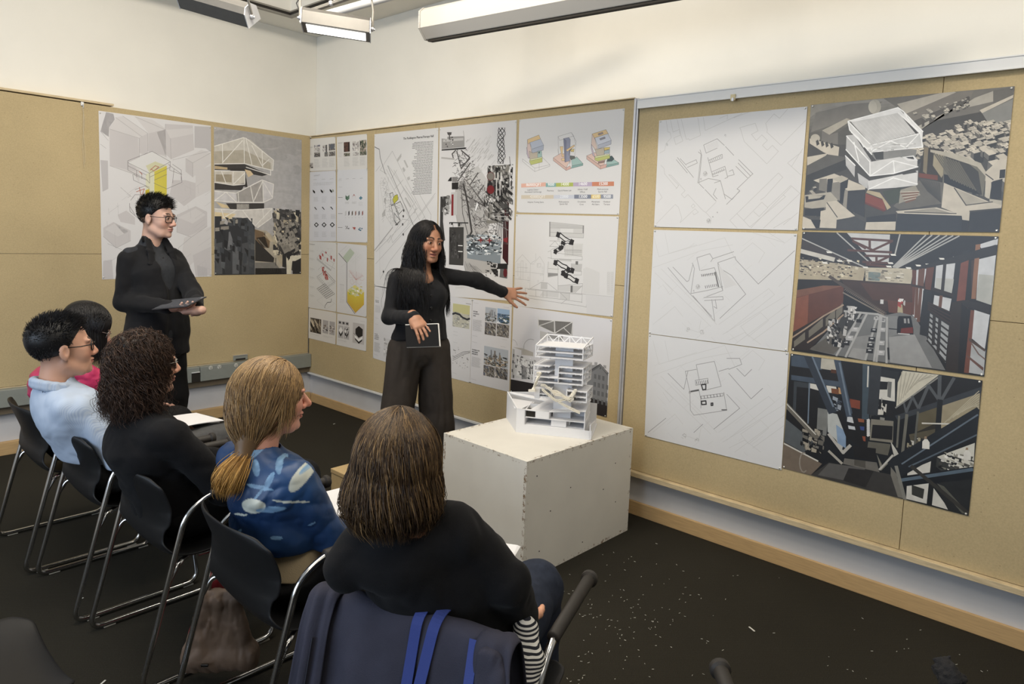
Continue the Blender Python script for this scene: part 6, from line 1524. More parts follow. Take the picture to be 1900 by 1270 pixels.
class Sdf:
    def __init__(s): s.p = []; s.disp = None

    def cap(s, a, b, ra, rb=None, k=.02, op=0, side=None, ratio=1.0):
        """tapered limb from a to b; side, ratio: wider along side"""
        a, b = np.array(a, float), np.array(b, float); rb = ra if rb is None else rb
        ab = b - a; L2 = max(ab @ ab, 1e-9)
        sd = None if side is None else nrm(side)

        def f(P):
            q = P - a; h = np.clip(q @ ab / L2, 0, 1); v = q - h[:, None] * ab
            if sd is not None:
                c = v @ sd; v = v - np.outer(c * (1 - 1 / ratio), sd)
            return np.sqrt((v * v).sum(1)) - (ra + (rb - ra) * h)
        s.p.append((f, (a + b) / 2, math.sqrt(L2) / 2 + max(ra, rb) * max(1, ratio), k, op)); return s

    def chain(s, pts, rs, k=.02, op=0, side=None, ratio=1.0):
        for i in range(len(pts) - 1): s.cap(pts[i], pts[i + 1], rs[i], rs[i + 1], k, op, side, ratio)
        return s

    def ell(s, c, r, R=None, k=.02, op=0):
        c = np.array(c, float); r = np.array(r, float); R = np.eye(3) if R is None else R

        def f(P):
            q = (P - c) @ R; k0 = np.sqrt(((q / r) ** 2).sum(1)); k1 = np.sqrt(((q / (r * r)) ** 2).sum(1)) + 1e-9
            return k0 * (k0 - 1) / k1
        s.p.append((f, c, float(r.max()), k, op)); return s

    def half(s, c, n, k=.005):
        """cut away everything on the side n points to"""
        c = np.array(c, float); n = nrm(n); s.p.append((lambda P: -((P - c) @ n), c, 99, k, 1)); return s

    def mesh(s, cell, lo=None, hi=None):
        B = 8; add = [p for p in s.p if p[4] == 0]
        if lo is None:
            lo = np.min([p[1] - p[2] for p in add], 0) - .03; hi = np.max([p[1] + p[2] for p in add], 0) + .03
        lo, hi = np.array(lo), np.array(hi); S = B * cell
        n = np.ceil((hi - lo) / S).astype(int); g = np.stack(np.meshgrid(*[np.arange(i) for i in n], indexing='ij'), -1).reshape(-1, 3)
        cen = lo + (g + .5) * S

        def ev(cent, off, rad):
            D = np.full((len(cent), len(off)), 9.0)
            for f, c, r, k, op in s.p:
                m = np.linalg.norm(cent - c, axis=1) < r + rad + k + .05
                if not m.any(): continue
                Q = (cent[m][:, None] + off[None]).reshape(-1, 3); d = f(Q).reshape(m.sum(), -1); o = D[m]
                if op == 0:
                    h = np.clip(.5 + .5 * (o - d) / k, 0, 1); D[m] = o * (1 - h) + d * h - k * h * (1 - h)
                else:
                    d = -d; h = np.clip(.5 - .5 * (o - d) / k, 0, 1); D[m] = o * (1 - h) + d * h + k * h * (1 - h)
            if s.disp is not None:
                m = (np.abs(D) < .06 + rad).any(1)
                if m.any(): Q = (cent[m][:, None] + off[None]).reshape(-1, 3); D[m] += s.disp(Q).reshape(m.sum(), -1)
            return D
        d0 = ev(cen, np.zeros((1, 3)), 0.87 * S)[:, 0]
        act = g[np.abs(d0) < .87 * S * 1.25 + .012]; cen = lo + (act + .5) * S
        ax = (np.arange(B + 1) - B / 2) * cell; off = np.stack(np.meshgrid(ax, ax, ax, indexing='ij'), -1).reshape(-1, 3)
        V, Kk, E = [], [], []
        N = n * B + 1; key = lambda i: (i[..., 0] * N[1] + i[..., 1]) * N[2] + i[..., 2]
        for c0 in range(0, len(act), 600):
            D = ev(cen[c0:c0 + 600], off, .87 * S).reshape(-1, B + 1, B + 1, B + 1); ac = act[c0:c0 + 600]
            ins = D < 0
            cnt = np.zeros((len(D), B, B, B)); pos = np.zeros((len(D), B, B, B, 3))
            for a in range(3):
                o1, o2 = [(1, 2), (0, 2), (0, 1)][a]
                for u in (0, 1):
                    for v in (0, 1):
                        sl0 = [slice(0, B)] * 3; sl1 = [slice(0, B)] * 3
                        sl1[a] = slice(1, B + 1)
                        for o, w_ in ((o1, u), (o2, v)): sl0[o] = sl1[o] = slice(w_, B + w_)
                        d1 = D[(slice(None),) + tuple(sl0)]; d2 = D[(slice(None),) + tuple(sl1)]
                        x = (d1 < 0) != (d2 < 0); t = np.where(x, d1 / (d1 - d2 + 1e-12), 0)
                        cnt += x; pos[..., a] += t * x; pos[..., o1] += u * x; pos[..., o2] += v * x
            m = cnt > 0; bi, ii, jj, kk = np.nonzero(m)
            ijk = np.stack([ii, jj, kk], -1) + ac[bi] * B
            V.append(lo + (ijk + pos[m] / cnt[m][:, None]) * cell); Kk.append(key(ijk))
            for a in range(3):
                sl = [slice(0, B)] * 3; sl[a] = slice(1, B + 1)
                s0 = ins[:, :B, :B, :B]; s1 = ins[(slice(None),) + tuple(sl)]
                bi, ii, jj, kk = np.nonzero(s0 != s1); ijk = np.stack([ii, jj, kk], -1) + ac[bi] * B
                o1, o2 = [(1, 2), (2, 0), (0, 1)][a]; e1 = np.eye(3, dtype=int)[o1]; e2 = np.eye(3, dtype=int)[o2]
                q = np.stack([key(ijk - e1 - e2), key(ijk - e2), key(ijk), key(ijk - e1)], -1)
                fl = s0[bi, ii, jj, kk]; q[~fl] = q[~fl][:, ::-1]; E.append(q)
        V = np.concatenate(V); Kk = np.concatenate(Kk); E = np.concatenate(E)
        o = np.argsort(Kk); Kk = Kk[o]; V = V[o]; ix = np.searchsorted(Kk, E); ix[ix >= len(Kk)] = 0
        ok = (Kk[ix] == E).all(1); F = ix[ok]
        for _ in range(1):   # one light smoothing pass
            A_ = np.zeros_like(V); c = np.zeros(len(V))
            for a, b_ in ((0, 1), (1, 2), (2, 3), (3, 0)):
                np.add.at(A_, F[:, a], V[F[:, b_]]); np.add.at(A_, F[:, b_], V[F[:, a]]); np.add.at(c, F[:, a], 1); np.add.at(c, F[:, b_], 1)
            V = np.where(c[:, None] > 0, V * .5 + .5 * A_ / np.maximum(c, 1)[:, None], V)
        return V, F


def join(parts):
    V = []; F = []; k = 0
    for v, f in parts: V.append(v); F.append(f + k); k += len(v)
    return np.concatenate(V), np.concatenate(F)


def hframe(yaw, pitch=0, roll=0):
    """columns: forward, left, up"""
    return np.array(Matrix.Rotation(yaw, 3, 'Z') @ Matrix.Rotation(-pitch, 3, 'Y') @ Matrix.Rotation(roll, 3, 'X'))


def head(s, c, R, k=1.0, jaw=1.0, mouth=0.0, nose=1.0):
    T = lambda x, y, z: c + R @ (A3(x, y, z) * k)
    E = lambda p, r, kk=.012, op=0: s.ell(T(*p), np.array(r) * k, R, kk * k, op)
    E((-.016, 0, .032), (.1, .077, .088)); E((.03, 0, -.028), (.062, .063, .085), .03); E((.036, 0, -.079), (.054 * jaw, .048 * jaw, .034), .025); E((.077, 0, -.105), (.02, .024, .017), .018)
    for y in (-1, 1):
        E((.057, .038 * y, -.03), (.028, .026, .03), .025); E((.082, .03 * y, .021), (.014, .026, .010), .014)
        E((.096, .031 * y, .001), (.015, .018, .012), .012, 1); E((.079, .031 * y, .0), (.0142, .0165, .0135), .004); E((.096, .031 * y, -.0005), (.008, .0138, .0052), .0025, 1)
        E((.1, .0125 * y, -.041), (.011, .009, .0085), .007)
        E((-.008, .079 * y, -.012), (.019, .009, .032), .006); E((-.002, .088 * y, -.008), (.009, .006, .019), .004, 1); E((-.005, .077 * y, -.035), (.008, .008, .013), .006)
        s.cap(T(.0, .05 * y, -.07), T(.05, .035 * y, -.1), .022 * k * jaw, .02 * k, .025)
    s.cap(T(.088, 0, .012), T(.114 * (.6 + .4 * nose), 0, -.034), .0085 * k, .0125 * k, .012)
    E((.094, 0, -.063), (.0115, .023, .0065), .006); E((.092, 0, -.0745 - .006 * mouth), (.0115, .019, .0075), .006)
    s.cap(T(.1, -.02, -.0685), T(.1, .02, -.0685), (.0022 + .003 * mouth) * k, None, .003, 1)
    return T


def hand(s, w, d, n, curl=(.3, .3, .35, .4), spread=.12, k=1.0, thumb=(.5, .3), side=1, tc=.35):
    """w wrist, d direction of the fingers, n back of the hand, side: +1 when the thumb lies on d x n's side"""
    w = np.array(w, float); d = nrm(d); n = nrm(np.array(n) - d * np.dot(n, d)); u = np.cross(d, n) * side
    s.cap(w - d * .03 * k, w + d * .02 * k, .026 * k, .024 * k, .02, side=u, ratio=1.15)
    s.cap(w + d * .015 * k, w + d * .075 * k, .017 * k, .0165 * k, .015, side=u, ratio=2.1)
    for i in range(4):
        o = (.030 - .020 * i) * k; a = w + d * (.078 - .003 * abs(i - 1)) * k + u * o
        f = nrm(d + u * (spread * (1.5 - i) * .8)); L = np.array((.040, .045, .042, .033)) [i] * k; r = .0088 * k
        g = curl[i]; p = a
        s.cap(w + d * .03 * k + u * o * .8, a, .010 * k, .0098 * k, .01)
        for j in range(3):
            f = nrm(f * math.cos(g * (.9 if j else .7)) - n * math.sin(g * (.9 if j else .7))); l = L * (1, .68, .55)[j]
            q = p + f * l; s.cap(p, q, r * (1, .93, .86)[j], r * (.94, .87, .74)[j], .004); p = q
    a = w + d * .02 * k + u * .024 * k; f = nrm(d * math.cos(thumb[0]) + u * math.sin(thumb[0]) - n * thumb[1])
    b_ = a + f * .042 * k; s.cap(a, b_, .0135 * k, .0115 * k, .012)
    f2 = nrm(f + d * tc - u * tc * .6); c_ = b_ + f2 * .032 * k; s.cap(b_, c_, .0108 * k, .0098 * k, .005); s.cap(c_, c_ + nrm(f2 + d * tc * .6) * .024 * k, .0098 * k, .0078 * k, .005)


SK_L = colmat('light_skin', rough=.5, spec=.35, sss=.08, bump=.05, bscale=400)


def skincol(V, c, R, k, base, lip=(168, 98, 88), brow=(40, 30, 26), browh=.0, faint=0):
    """skin colour per vertex: lips, cheeks, eyebrows and stubble shade belong to the skin itself"""
    col = np.tile(np.array([lin(x) for x in base]), (len(V), 1)); q = ((V - c) @ R) / k
    def mixin(m, t): col[:] = col * (1 - m[:, None]) + np.array([lin(x) for x in t]) * m[:, None]
    x, y, z = q.T; front = np.clip((x - .05) / .02, 0, 1) * (np.abs(z) < .13)
    mixin(.45 * front * np.exp(-((np.abs(y) - .042) ** 2 + (z + .035) ** 2) / .0005), (base[0], base[1] * .8, base[2] * .76))
    mixin(.5 * front * np.exp(-(y ** 2 + (z + .038) ** 2) / .0003), (base[0], base[1] * .82, base[2] * .78))
    mixin(.85 * front * (np.abs(y) < .023) * (np.abs(z + .069) < .0115 - .25 * np.abs(y)), lip)
    bz = .024 + .006 * np.sin((np.abs(y) - .012) / .036 * 3.0) + browh
    mixin(.9 * front * ((np.abs(y) > .011) & (np.abs(y) < .05)) * (np.abs(z - bz) < .0056 * (1.25 - np.abs(y) * 12)), brow)
    if faint: mixin(faint * np.clip((.05 - z) / .03, 0, 1) * np.clip((z + .085) / .06, 0, 1) * np.clip((.03 - x) / .03, 0, 1) * (np.abs(y) < .082), brow)
    return col


M_eyew = mat('eye_white', rgb(215, 208, 202), rough=.2); M_iris = mat('dark_iris', rgb(46, 30, 22), rough=.15)


def eyes(T, R, k, root, look=(1, 0, 0)):
    for y in (-1, 1):
        c = Vector(T(.0795, .031 * y, 0)); d = Vector(R @ nrm(look)); b = MB(); b.m = 0
        b.lathe(c - d * .0125 * k, c + d, [(0, .001)] + [(.0125 * k * (1 - math.cos(a)), .0125 * k * math.sin(a)) for a in np.linspace(.2, 2.6, 10)], 16); b.m = 1
        b.lathe(c + d * .0108 * k, c + d, [(0, .0074 * k), (.0016 * k, .006 * k), (.0024 * k, .001)], 14)
        b.build('eye', [M_eyew, M_iris], root, smooth=60)


M_frame = mat('black_glasses_frame', rgb(20, 19, 20), rough=.25); M_wire = mat('silver_glasses_frame', rgb(170, 165, 160), rough=.25, metal=.8)
M_lens = bpy.data.materials.new('lens'); _n, _p = nodes(M_lens); _p.inputs['Transmission Weight'].default_value = 1; _p.inputs['Roughness'].default_value = 0; _p.inputs['IOR'].default_value = 1.05; _p.inputs['Base Color'].default_value = (1, 1, 1, 1)


def glasses(T, root, m, r=.0019, w_=.026, h=.019, drop=-.004):
    b = MB()
    def rim(y): return [T(.106 - .012 * abs(dy / w_ + np.sign(y)) * .7, y + dy, drop + dz) for dy, dz in [(w_ * .92 * np.sign(math.cos(a)) * abs(math.cos(a)) ** .6, h * np.sign(math.sin(a)) * abs(math.sin(a)) ** .6) for a in np.linspace(0, 2 * PI, 25)]]
    for y in (-.033, .033):
        b.tube(rim(y), r, 6, caps=False)
        b.tube([T(.096, y + np.sign(y) * .024, .006), T(.088, np.sign(y) * .069, .006), T(.05, np.sign(y) * .078, .004), T(-.01, np.sign(y) * .082, .006), T(-.03, np.sign(y) * .081, -.012)], r * .9, 6)
    b.tube([T(.108, -.009, .002), T(.113, 0, .005), T(.108, .009, .002)], r, 6)
    o = b.build('glasses', m, root, smooth=60)
    for y in (-.033, .033):
        R_ = rim(y)[:-1]; bb = MB(); c = len(R_); bb.add(R_, [list(range(c))]); bb.build('lens', M_lens, o)
    return o


def strands(paths, rad, cols, name, root, m, sides=3):
    """paths: (n, k, 3) strand points -> thin tapered tubes with a colour per strand"""
    P = np.asarray(paths); n, k, _ = P.shape
    t = np.gradient(P, axis=1); t /= np.linalg.norm(t, axis=2, keepdims=True) + 1e-9
    u = np.cross(t, A3(.3, .5, .8)); u /= np.linalg.norm(u, axis=2, keepdims=True) + 1e-9; v = np.cross(t, u)
    tp = (1 - np.linspace(0, 1, k) ** 3 * .8)[None, :, None, None] * np.broadcast_to(np.asarray(rad), (n,))[:, None, None, None]
    a = np.arange(sides) * 2 * PI / sides
    W = P[:, :, None] + (u[:, :, None] * np.cos(a)[None, None, :, None] + v[:, :, None] * np.sin(a)[None, None, :, None]) * tp
    base = (np.arange(n) * k * sides)[:, None, None]; i = (np.arange(k - 1) * sides)[None, :, None]; j = np.arange(sides)[None, None]
    j2 = (j + 1) % sides
    F = np.stack([base + i + j, base + i + j2, base + i + sides + j2, base + i + sides + j], -1).reshape(-1, 4)
    col = np.repeat(np.asarray(cols), k * sides, axis=0)
    return W.reshape(-1, 3), F, col


def flow(roots, dirs, steps, step, grav, bodies, seed=1, wave=0., curl=0., freq=9, ad=.0):
    """grow strands: they fall with gravity, keep their heading and slide over the ellipsoids in bodies"""
    P = np.array(roots, float); D = np.array(dirs, float); out = [P.copy()]; r = np.random.default_rng(seed); n = len(P)
    ph = r.uniform(0, 2 * PI, n); am = r.uniform(.4, 1.2, n); ax1 = r.normal(size=(n, 3)); ax1 /= np.linalg.norm(ax1, axis=1, keepdims=True)
    for s in range(steps):
        g = grav if not callable(grav) else grav(P)
        D = D + np.asarray(g) * 1.0; D /= np.linalg.norm(D, axis=1, keepdims=True)
        w_ = (ax1 * np.cos(ph + s * freq * .1)[:, None] + np.cross(ax1, D) * np.sin(ph + s * freq * .1)[:, None]) * am[:, None]
        P = P + D * step + w_ * (wave + curl * min(1, s / 4)) * step
        if ad:
            c, rr, R = bodies[0]; q = (P - c) @ R; k0 = np.sqrt(((q / rr) ** 2).sum(1)); m = (k0 > 1) & (q[:, 2] > -.04)
            P[m] = (q[m] / (k0[m] / (1 + (k0[m] - 1) * (1 - ad)))[:, None]) @ R.T + c
        for c, rr, R in bodies:
            q = (P - c) @ R; k0 = np.sqrt(((q / rr) ** 2).sum(1)); m = k0 < 1
            if m.any():
                q[m] /= k0[m][:, None]; P[m] = q[m] @ R.T + c; nn = (q[m] / (rr * rr)) @ R.T; nn /= np.linalg.norm(nn, axis=1, keepdims=True)
                dd = (D[m] * nn).sum(1); D[m] -= nn * np.minimum(dd, 0)[:, None]
        out.append(P.copy())
    return np.stack(out, 1)


def trim(P, z, jit, seed=1):
    """cut every strand where it falls below height z (give or take jit)"""
    n, k, _ = P.shape; zz = z + np.random.default_rng(seed).uniform(-jit, jit, n); lo = P[:, :, 2] < zz[:, None]
    e = np.where(lo.any(1), lo.argmax(1), k - 1).astype(float); t = np.linspace(0, 1, k)[None] * e[:, None]; i = np.minimum(t.astype(int), k - 2); f = (t - i)[..., None]
    return np.take_along_axis(P, i[..., None], 1) * (1 - f) + np.take_along_axis(P, i[..., None] + 1, 1) * f


def scalp(n, c, R, k, seed, cond):
    r = np.random.default_rng(seed); q = r.normal(size=(n * 4, 3)); q /= np.linalg.norm(q, axis=1, keepdims=True)
    p = q * np.array((.102, .079, .09)); p[:, 0] -= .016; p[:, 2] += .032
    m = cond(p); p = p[m][:n]; q = q[m][:n]
    return c + p @ R.T * k, q @ R.T, p


def hcol(n, stops, seed, jit=.18):
    r = np.random.default_rng(seed); a = r.uniform(0, len(stops) - 1.001, n); i = a.astype(int); f = (a - i)[:, None]
    S = np.array([[lin(x) for x in s] for s in stops]); return (S[i] * (1 - f) + S[i + 1] * f) * r.uniform(1 - jit, 1 + jit, (n, 1))


M_hair = colmat('hair_strands', rough=.42, spec=.35)
# ------------------------------------------------------------------ the seven people
UP=A3(0,0,1)


def folds(a,sc,seed=0):
    sc=np.array(sc)*1.15
    def f(P):
        Q=P+.03*np.stack([vnoise(P*6,1),vnoise(P*6,2),vnoise(P*6,3)],1)
        return a*(.5*vnoise(Q*sc,seed)+.9*(.5-np.abs(vnoise(Q*sc*1.5,seed+3)))+.35*(.5-np.abs(vnoise(Q*sc*3.3,seed+5))))
    return f


def person(label,base,coarse,fine,Hc,R,k,skin,T=None,look=(1,0,0),bounds=None,**kw):
    Vc,Fc=coarse.mesh(.012); Vf,Ff=fine.mesh(.0028)
    base=np.array(base,float)
    col=np.concatenate([np.tile([lin(x) for x in skin],(len(Vc),1)),skincol(Vf,Hc,R,k,skin,**kw)])
    V,F=join([(Vc,Fc),(Vf,Ff)])
    o=quadmesh('person',V-base,F,SK_L,None,col); o.location=base
    tagit(o,label,'person')
    if T: eyes(T,R,k,o,look)
    return o


def cloth(root,name,s,cell,m,fold=None,col=None,label=None):
    s.disp=fold; V,F=s.mesh(cell); c=col(V) if col else None
    o=quadmesh(name,V,F,m,root,c)
    if label: o['label']=label
    return o


def hairobj(root,groups,shell=None,cell=.006,shellcol=None,fold=None,name='hair'):
    """shell volume and strand bundles together as one hair part"""
    Vs,Fs,Cs=[],[],[]; k=0
    if shell is not None:
        shell.disp=fold; V,F=shell.mesh(cell); Vs.append(V); Fs.append(F); Cs.append(np.tile([lin(x) for x in shellcol],(len(V),1))); k += len(V)
    for P,rad,cols in groups:
        V,F,c=strands(P,rad,cols,'',None,None); Vs.append(V); Fs.append(F+k); Cs.append(c); k += len(V)
    return quadmesh(name,np.concatenate(Vs),np.concatenate(Fs),M_hair,root,np.concatenate(Cs))


def torso(s,P,W,Cc,N,l,hw,r=(.12,.105,.118),ratio=1.45,drop=.03,rs=.058):
    s.cap(P,W,r[0],r[1],.03,side=l,ratio=ratio); s.cap(W,Cc,r[1],r[2],.025,side=l,ratio=ratio)
    s.cap(Cc,N-UP*.05,r[2],r[2]*.62,.03,side=l,ratio=ratio*1.05)
    for y in (-1,1): s.cap(N-UP*.035,N+l*hw*y-UP*drop,rs*.8,rs,.035)


def leg(s,hip,kn,an,r=(.085,.066,.05),k=.03): s.cap(hip,kn,r[0],r[1],k); s.cap(kn,an,r[1],r[2],k)


def shoe(root,an,f,m,name='shoe',L=.26):
    s=Sdf(); f=nrm(A3(f[0],f[1],0)); a=A3(an[0],an[1],0)
    s.cap(a-f*.05+UP*.045,a+f*(L-.12)+UP*.034,.042,.034,.02,side=np.cross(f,UP),ratio=1.1); s.cap(a+UP*.05,a+UP*.10,.042,.038,.02)
    s.half(a+UP*.003,-UP,.002); s.ell(a+UP*.16,(.035,.035,.05),None,.01,1)
    return cloth(root,name,s,.006,m)


M_blk=mat('black_wool',rgb(27,27,29),rough=.85,noise=.12,scale=18,bump=.25,bscale=420,spec=.2,sheen=.05)
M_knit=mat('black_knit',rgb(22,22,24),rough=.9,noise=.1,scale=14,bump=.3,bscale=500,spec=.15,sheen=.04)
M_char=mat('charcoal_cloth',rgb(52,54,58),rough=.85,noise=.12,scale=60,bump=.2,bscale=600,spec=.2)
M_trk=mat('black_trouser_cloth',rgb(22,22,23),rough=.85,noise=.1,scale=20,spec=.2)
M_brown=mat('brown_trouser_cloth',rgb(58,52,47,.9),rough=.85,noise=.08,scale=30,bump=.15,bscale=500,spec=.2)
M_grey=mat('dark_grey_trousers',rgb(78,78,78),rough=.85,noise=.12,scale=90,bump=.2,bscale=500,spec=.2)
M_den=mat('dark_denim',rgb(42,48,62),rough=.85,noise=.15,scale=60,spec=.2)
M_shoe=mat('black_leather_shoe',rgb(30,26,25),rough=.35,spec=.5)
RT=CM[0]*A3(1,1,0); RT=RT/np.linalg.norm(RT)

# 1 --- standing man with a tablet
Hc=A3(-1.712,-1.066,1.640); R=hframe(math.radians(-52),math.radians(-4)); k=1.0
yb=math.radians(-78); f=A3(math.cos(yb),math.sin(yb),0); l=A3(-f[1],f[0],0)
N=A3(-1.735,-1.035,1.47); P=A3(-1.72,-1.08,.93); W=A3(-1.72,-1.09,1.10); Cc=A3(-1.715,-1.075,1.30)
shL=N-l*.150-UP*.092; shR=N+l*.152-UP*.092                 # shL: image left = his right
eL=dep(230,560,4.22); wL=dep(322,571,4.08); eR=dep(359,548,4.30); wR=dep(366,577,4.06)
hips=[P-l*.09-UP*.02,P+l*.09-UP*.02]; kn=[h-UP*.40+f*.02 for h in hips]; an=[A3(h[0],h[1],.09)+f*-.01+(-l*.03 if i == 0 else l*.03) for i,h in enumerate(hips)]
co=Sdf(); torso(co,P,W,Cc,N,l,.11,(.10,.085,.09),1.3,.10,.028)
for a,b_,c in ((shL,eL,wL),(shR,eR,wR)): co.cap(a,b_,.04,.034,.02); co.cap(b_,c,.034,.024,.02)
for i in (0,1): leg(co,hips[i],kn[i],an[i],(.07,.05,.035))
fi=Sdf(); T=head(fi,Hc,R,k,jaw=1.04); fi.cap(Hc+R @ A3(-.024,0,-.06),N+UP*.0,.053,.060,.025)
tabC=dep(333,563,4.04); tn=nrm(A3(-.1,-.35,1)); tu=nrm(np.cross(tn,f)); tw=nrm(dep(377,558,3.98)-dep(286,566,4.08)); tv=nrm(np.cross(tn,tw))
dL=nrm(dep(352,573,4.0)-wL)
hand(fi,wL,dL,-UP*.9+f*.2,(.25,.3,.35,.4),.05,1.0,(.7,-.2),1)
hand(fi,wR,nrm(-tw+A3(0,0,-.05)),f*.3-UP*.8,(.5,.6,.7,.7),.05,1.0,(.7,-.2),-1)
for a,c in ((wL,eL),(wR,eR)): fi.cap(a,a+(c-a)*.3,.025,.03,.01)
man=person('young standing man in a black jacket holding a tablet',(-1.71,-1.07,0),co,fi,Hc,R,k,(204,166,148),T,look=(1,.12,.0),brow=(38,32,30),faint=.55,lip=(176,118,110))
s=Sdf(); torso(s,P+UP*.0,W,Cc,N,l,.135,(.138,.126,.124),1.34,.078,.052)
s.cap(P-UP*.12+f*.0,P+UP*.05,.146,.138,.03,side=l,ratio=1.36)
for a,b_,c,ww in ((shL,eL,wL,.5),(shR,eR,wR,.5)): s.cap(a,b_,.062,.058,.02); s.cap(b_,c-nrm(c-b_)*.035,.058,.044,.02)
s.half(P-UP*.155,-UP,.004); s.half(N+UP*.045,UP,.004)
s.ell(N+UP*.03+f*.01,(.072,.078,.06),None,.01,1)
s.chain([N+f*.07+UP*.04,N+f*.125-UP*.10,Cc+f*.145-UP*.06,W+f*.155,P+f*.17-UP*.22],[.050,.046,.038,.028,.05],.006,1)     # open front
cloth(man,'jacket',s,.0065,M_blk,folds(.009,(7,7,4),2))
s=Sdf()
for y in (-1,1):
    q=[N+f*.055+UP*.035+l*.055*y,N+f*.10-UP*.04+l*.07*y,N+f*.128-UP*.12+l*.075*y,N+f*.148-UP*.21+l*.05*y,N+f*.15-UP*.30+l*.035*y]
    s.chain(q,[.006,.008,.009,.007,.004],.01,side=l+UP*.3*y,ratio=3.4)
s.chain([N+l*.075+UP*.03+f*.03,N-f*.055+UP*.055,N-l*.075+UP*.03+f*.03],[.008,.009,.008],.015,side=UP,ratio=2.4)
cloth(man,'lapel',s,.0045,M_blk)
s=Sdf(); torso(s,P,W,Cc,N,l,.145,(.124,.112,.112),1.3,.062,.042); s.cap(P-UP*.14,P,.124,.124,.03,side=l,ratio=1.3); s.cap(N-UP*.03,N+UP*.045,.070,.064,.03)
s.half(P-UP*.17,-UP,.004); s.cap(N+UP*.02,N+UP*.12,.058,.068,.006,1); s.ell(N+f*.085+UP*.03,(.035,.035,.06),None,.01,1)
sh=cloth(man,'shirt',s,.0065,M_char,folds(.004,(9,9,4),5))
b=MB()
for i in range(5): q=N+f*(.118+.006*i)-UP*(.08+.085*i); b.lathe(q,q+f,[(0,.006),(.002,.006),(.003,.003)],10)
b.build('button',M_blackp,sh)
s=Sdf()
for i in (0,1): s.cap(hips[i]+UP*.05,kn[i],.098,.085,.03); s.cap(kn[i],an[i]-UP*.01,.085,.075,.03)
s.half(P+UP*.02,UP,.004); s.half(A3(0,0,.045),-UP,.004)
cloth(man,'trousers',s,.008,M_trk,folds(.009,(9,9,5),7))
for i in (0,1): shoe(man,an[i],f+l*(.25 if i else-.25),M_shoe)
glasses(T,man,M_frame,.0024,.0265,.0205)
sp,dr,loc=scalp(2300,Hc,R,1.03,3,lambda p: ((p[:,2] > .055) & (p[:,0] < .075)) | ((p[:,0] < .03) & (p[:,2] > .02)) | ((p[:,0] <-.04) & (p[:,2] >-.035)))
up=np.clip((loc[:,2]-.03)/.06,0,1)[:,None]; D=dr*1.0+(R @ A3(.45,0,.9))[None]*up+nrg.normal(size=dr.shape)*.35
D /= np.linalg.norm(D,axis=1,keepdims=True); L=(.008+.036*up*nrg.uniform(.6,1.25,(len(sp),1)))
tt=np.linspace(0,1,5)[None,:,None]; path=sp[:,None]+D[:,None]*L[:,None]*tt+(R @ A3(.5,0,-.35))[None,None]*L[:,None]*tt ** 2*.45
s=Sdf(); s.ell(Hc+R @ A3(-.021,0,.042),(.104,.083,.088),R,.01); s.ell(Hc+R @ A3(.068,0,-.03),(.075,.11,.098),R,.012,1); s.ell(Hc+R @ A3(0,0,-.12),(.12,.12,.11),R,.03,1); s.ell(Hc+R @ A3(.0,0,.085),(.075,.064,.052),R,.02)
hairobj(man,[(path,.0011,hcol(len(sp),[(16,15,15),(34,31,30)],3))],s,.005,(20,19,19))
t=thing('tablet','dark tablet held flat by the standing man','tablet',tuple(tabC))
b=MB(); c8=[tabC+tw*a*.125+tv*c*.088 for a,c in ((-1,-1),(1,-1),(1,1),(-1,1))]
b.prism([q-tn*.004 for q in c8],tn*.007); b.build('case',mat('tablet_case',rgb(48,47,50),rough=.5),t,bevel=.003)
b=MB(); b.prism([tabC+tw*a*.118+tv*c*.081+tn*.0032 for a,c in ((-1,-1),(1,-1),(1,1),(-1,1))],tn*.0012); b.build('screen',mat('tablet_glass',rgb(90,92,98),rough=.1),t)

# 2 --- standing woman reaching towards the drawings
Hc=A3(-.853,-2.640,1.563); R=hframe(math.radians(-101),math.radians(-6),math.radians(-5)); k=.93
yb=math.radians(-112); f=A3(math.cos(yb),math.sin(yb),0); l=A3(-f[1],f[0],0)
N=A3(-.862,-2.598,1.40); P=A3(-.875,-2.62,.96); W=A3(-.872,-2.625,1.08); Cc=A3(-.868,-2.63,1.26)
shL=N-l*.140-UP*.058; shR=N+l*.145-UP*.035
eR=dep(884,520,4.08); wR=dep(934,543,4.24); eL=dep(722,588,3.86); wL=dep(769,590,3.64)
hips=[P-l*.085-UP*.03,P+l*.085-UP*.03]; kn=[hips[0]-UP*.42-l*.055+f*.02,hips[1]-UP*.42+l*.03+f*.02]; an=[A3(kn[0][0],kn[0][1],.09)-l*.05,A3(kn[1][0],kn[1][1],.09)+l*.02]
co=Sdf(); torso(co,P,W,Cc,N,l,.10,(.09,.07,.08),1.3,.06,.028)
for a,b_,c in ((shL,eL,wL),(shR,eR,wR)): co.cap(a,b_,.034,.028,.02); co.cap(b_,c,.028,.020,.02)
for i in (0,1): leg(co,hips[i],kn[i],an[i],(.065,.045,.03))
fi=Sdf(); T=head(fi,Hc,R,k,jaw=.92,mouth=.9,nose=1.05); fi.cap(Hc+R @ A3(-.022,0,-.055),N-UP*.01,.044,.049,.022); fi.cap(N-UP*.0,N-UP*.06+f*.05,.05,.06,.03)
dR=nrm(dep(984,549,4.30)-wR)
hand(fi,wR,dR,nrm(-CM[2]+UP*.5),(.14,.12,.14,.2),.34,.97,(.85,.15),1,.2)
hand(fi,wL,nrm(dep(789,620,3.56)-wL),nrm(-CM[2]+UP*.45+RT*.3),(.45,.5,.35,.2),.10,.95,(.4,.7),1)
for a,c in ((wL,eL),(wR,eR)): fi.cap(a,a+(c-a)*.3,.022,.027,.01)
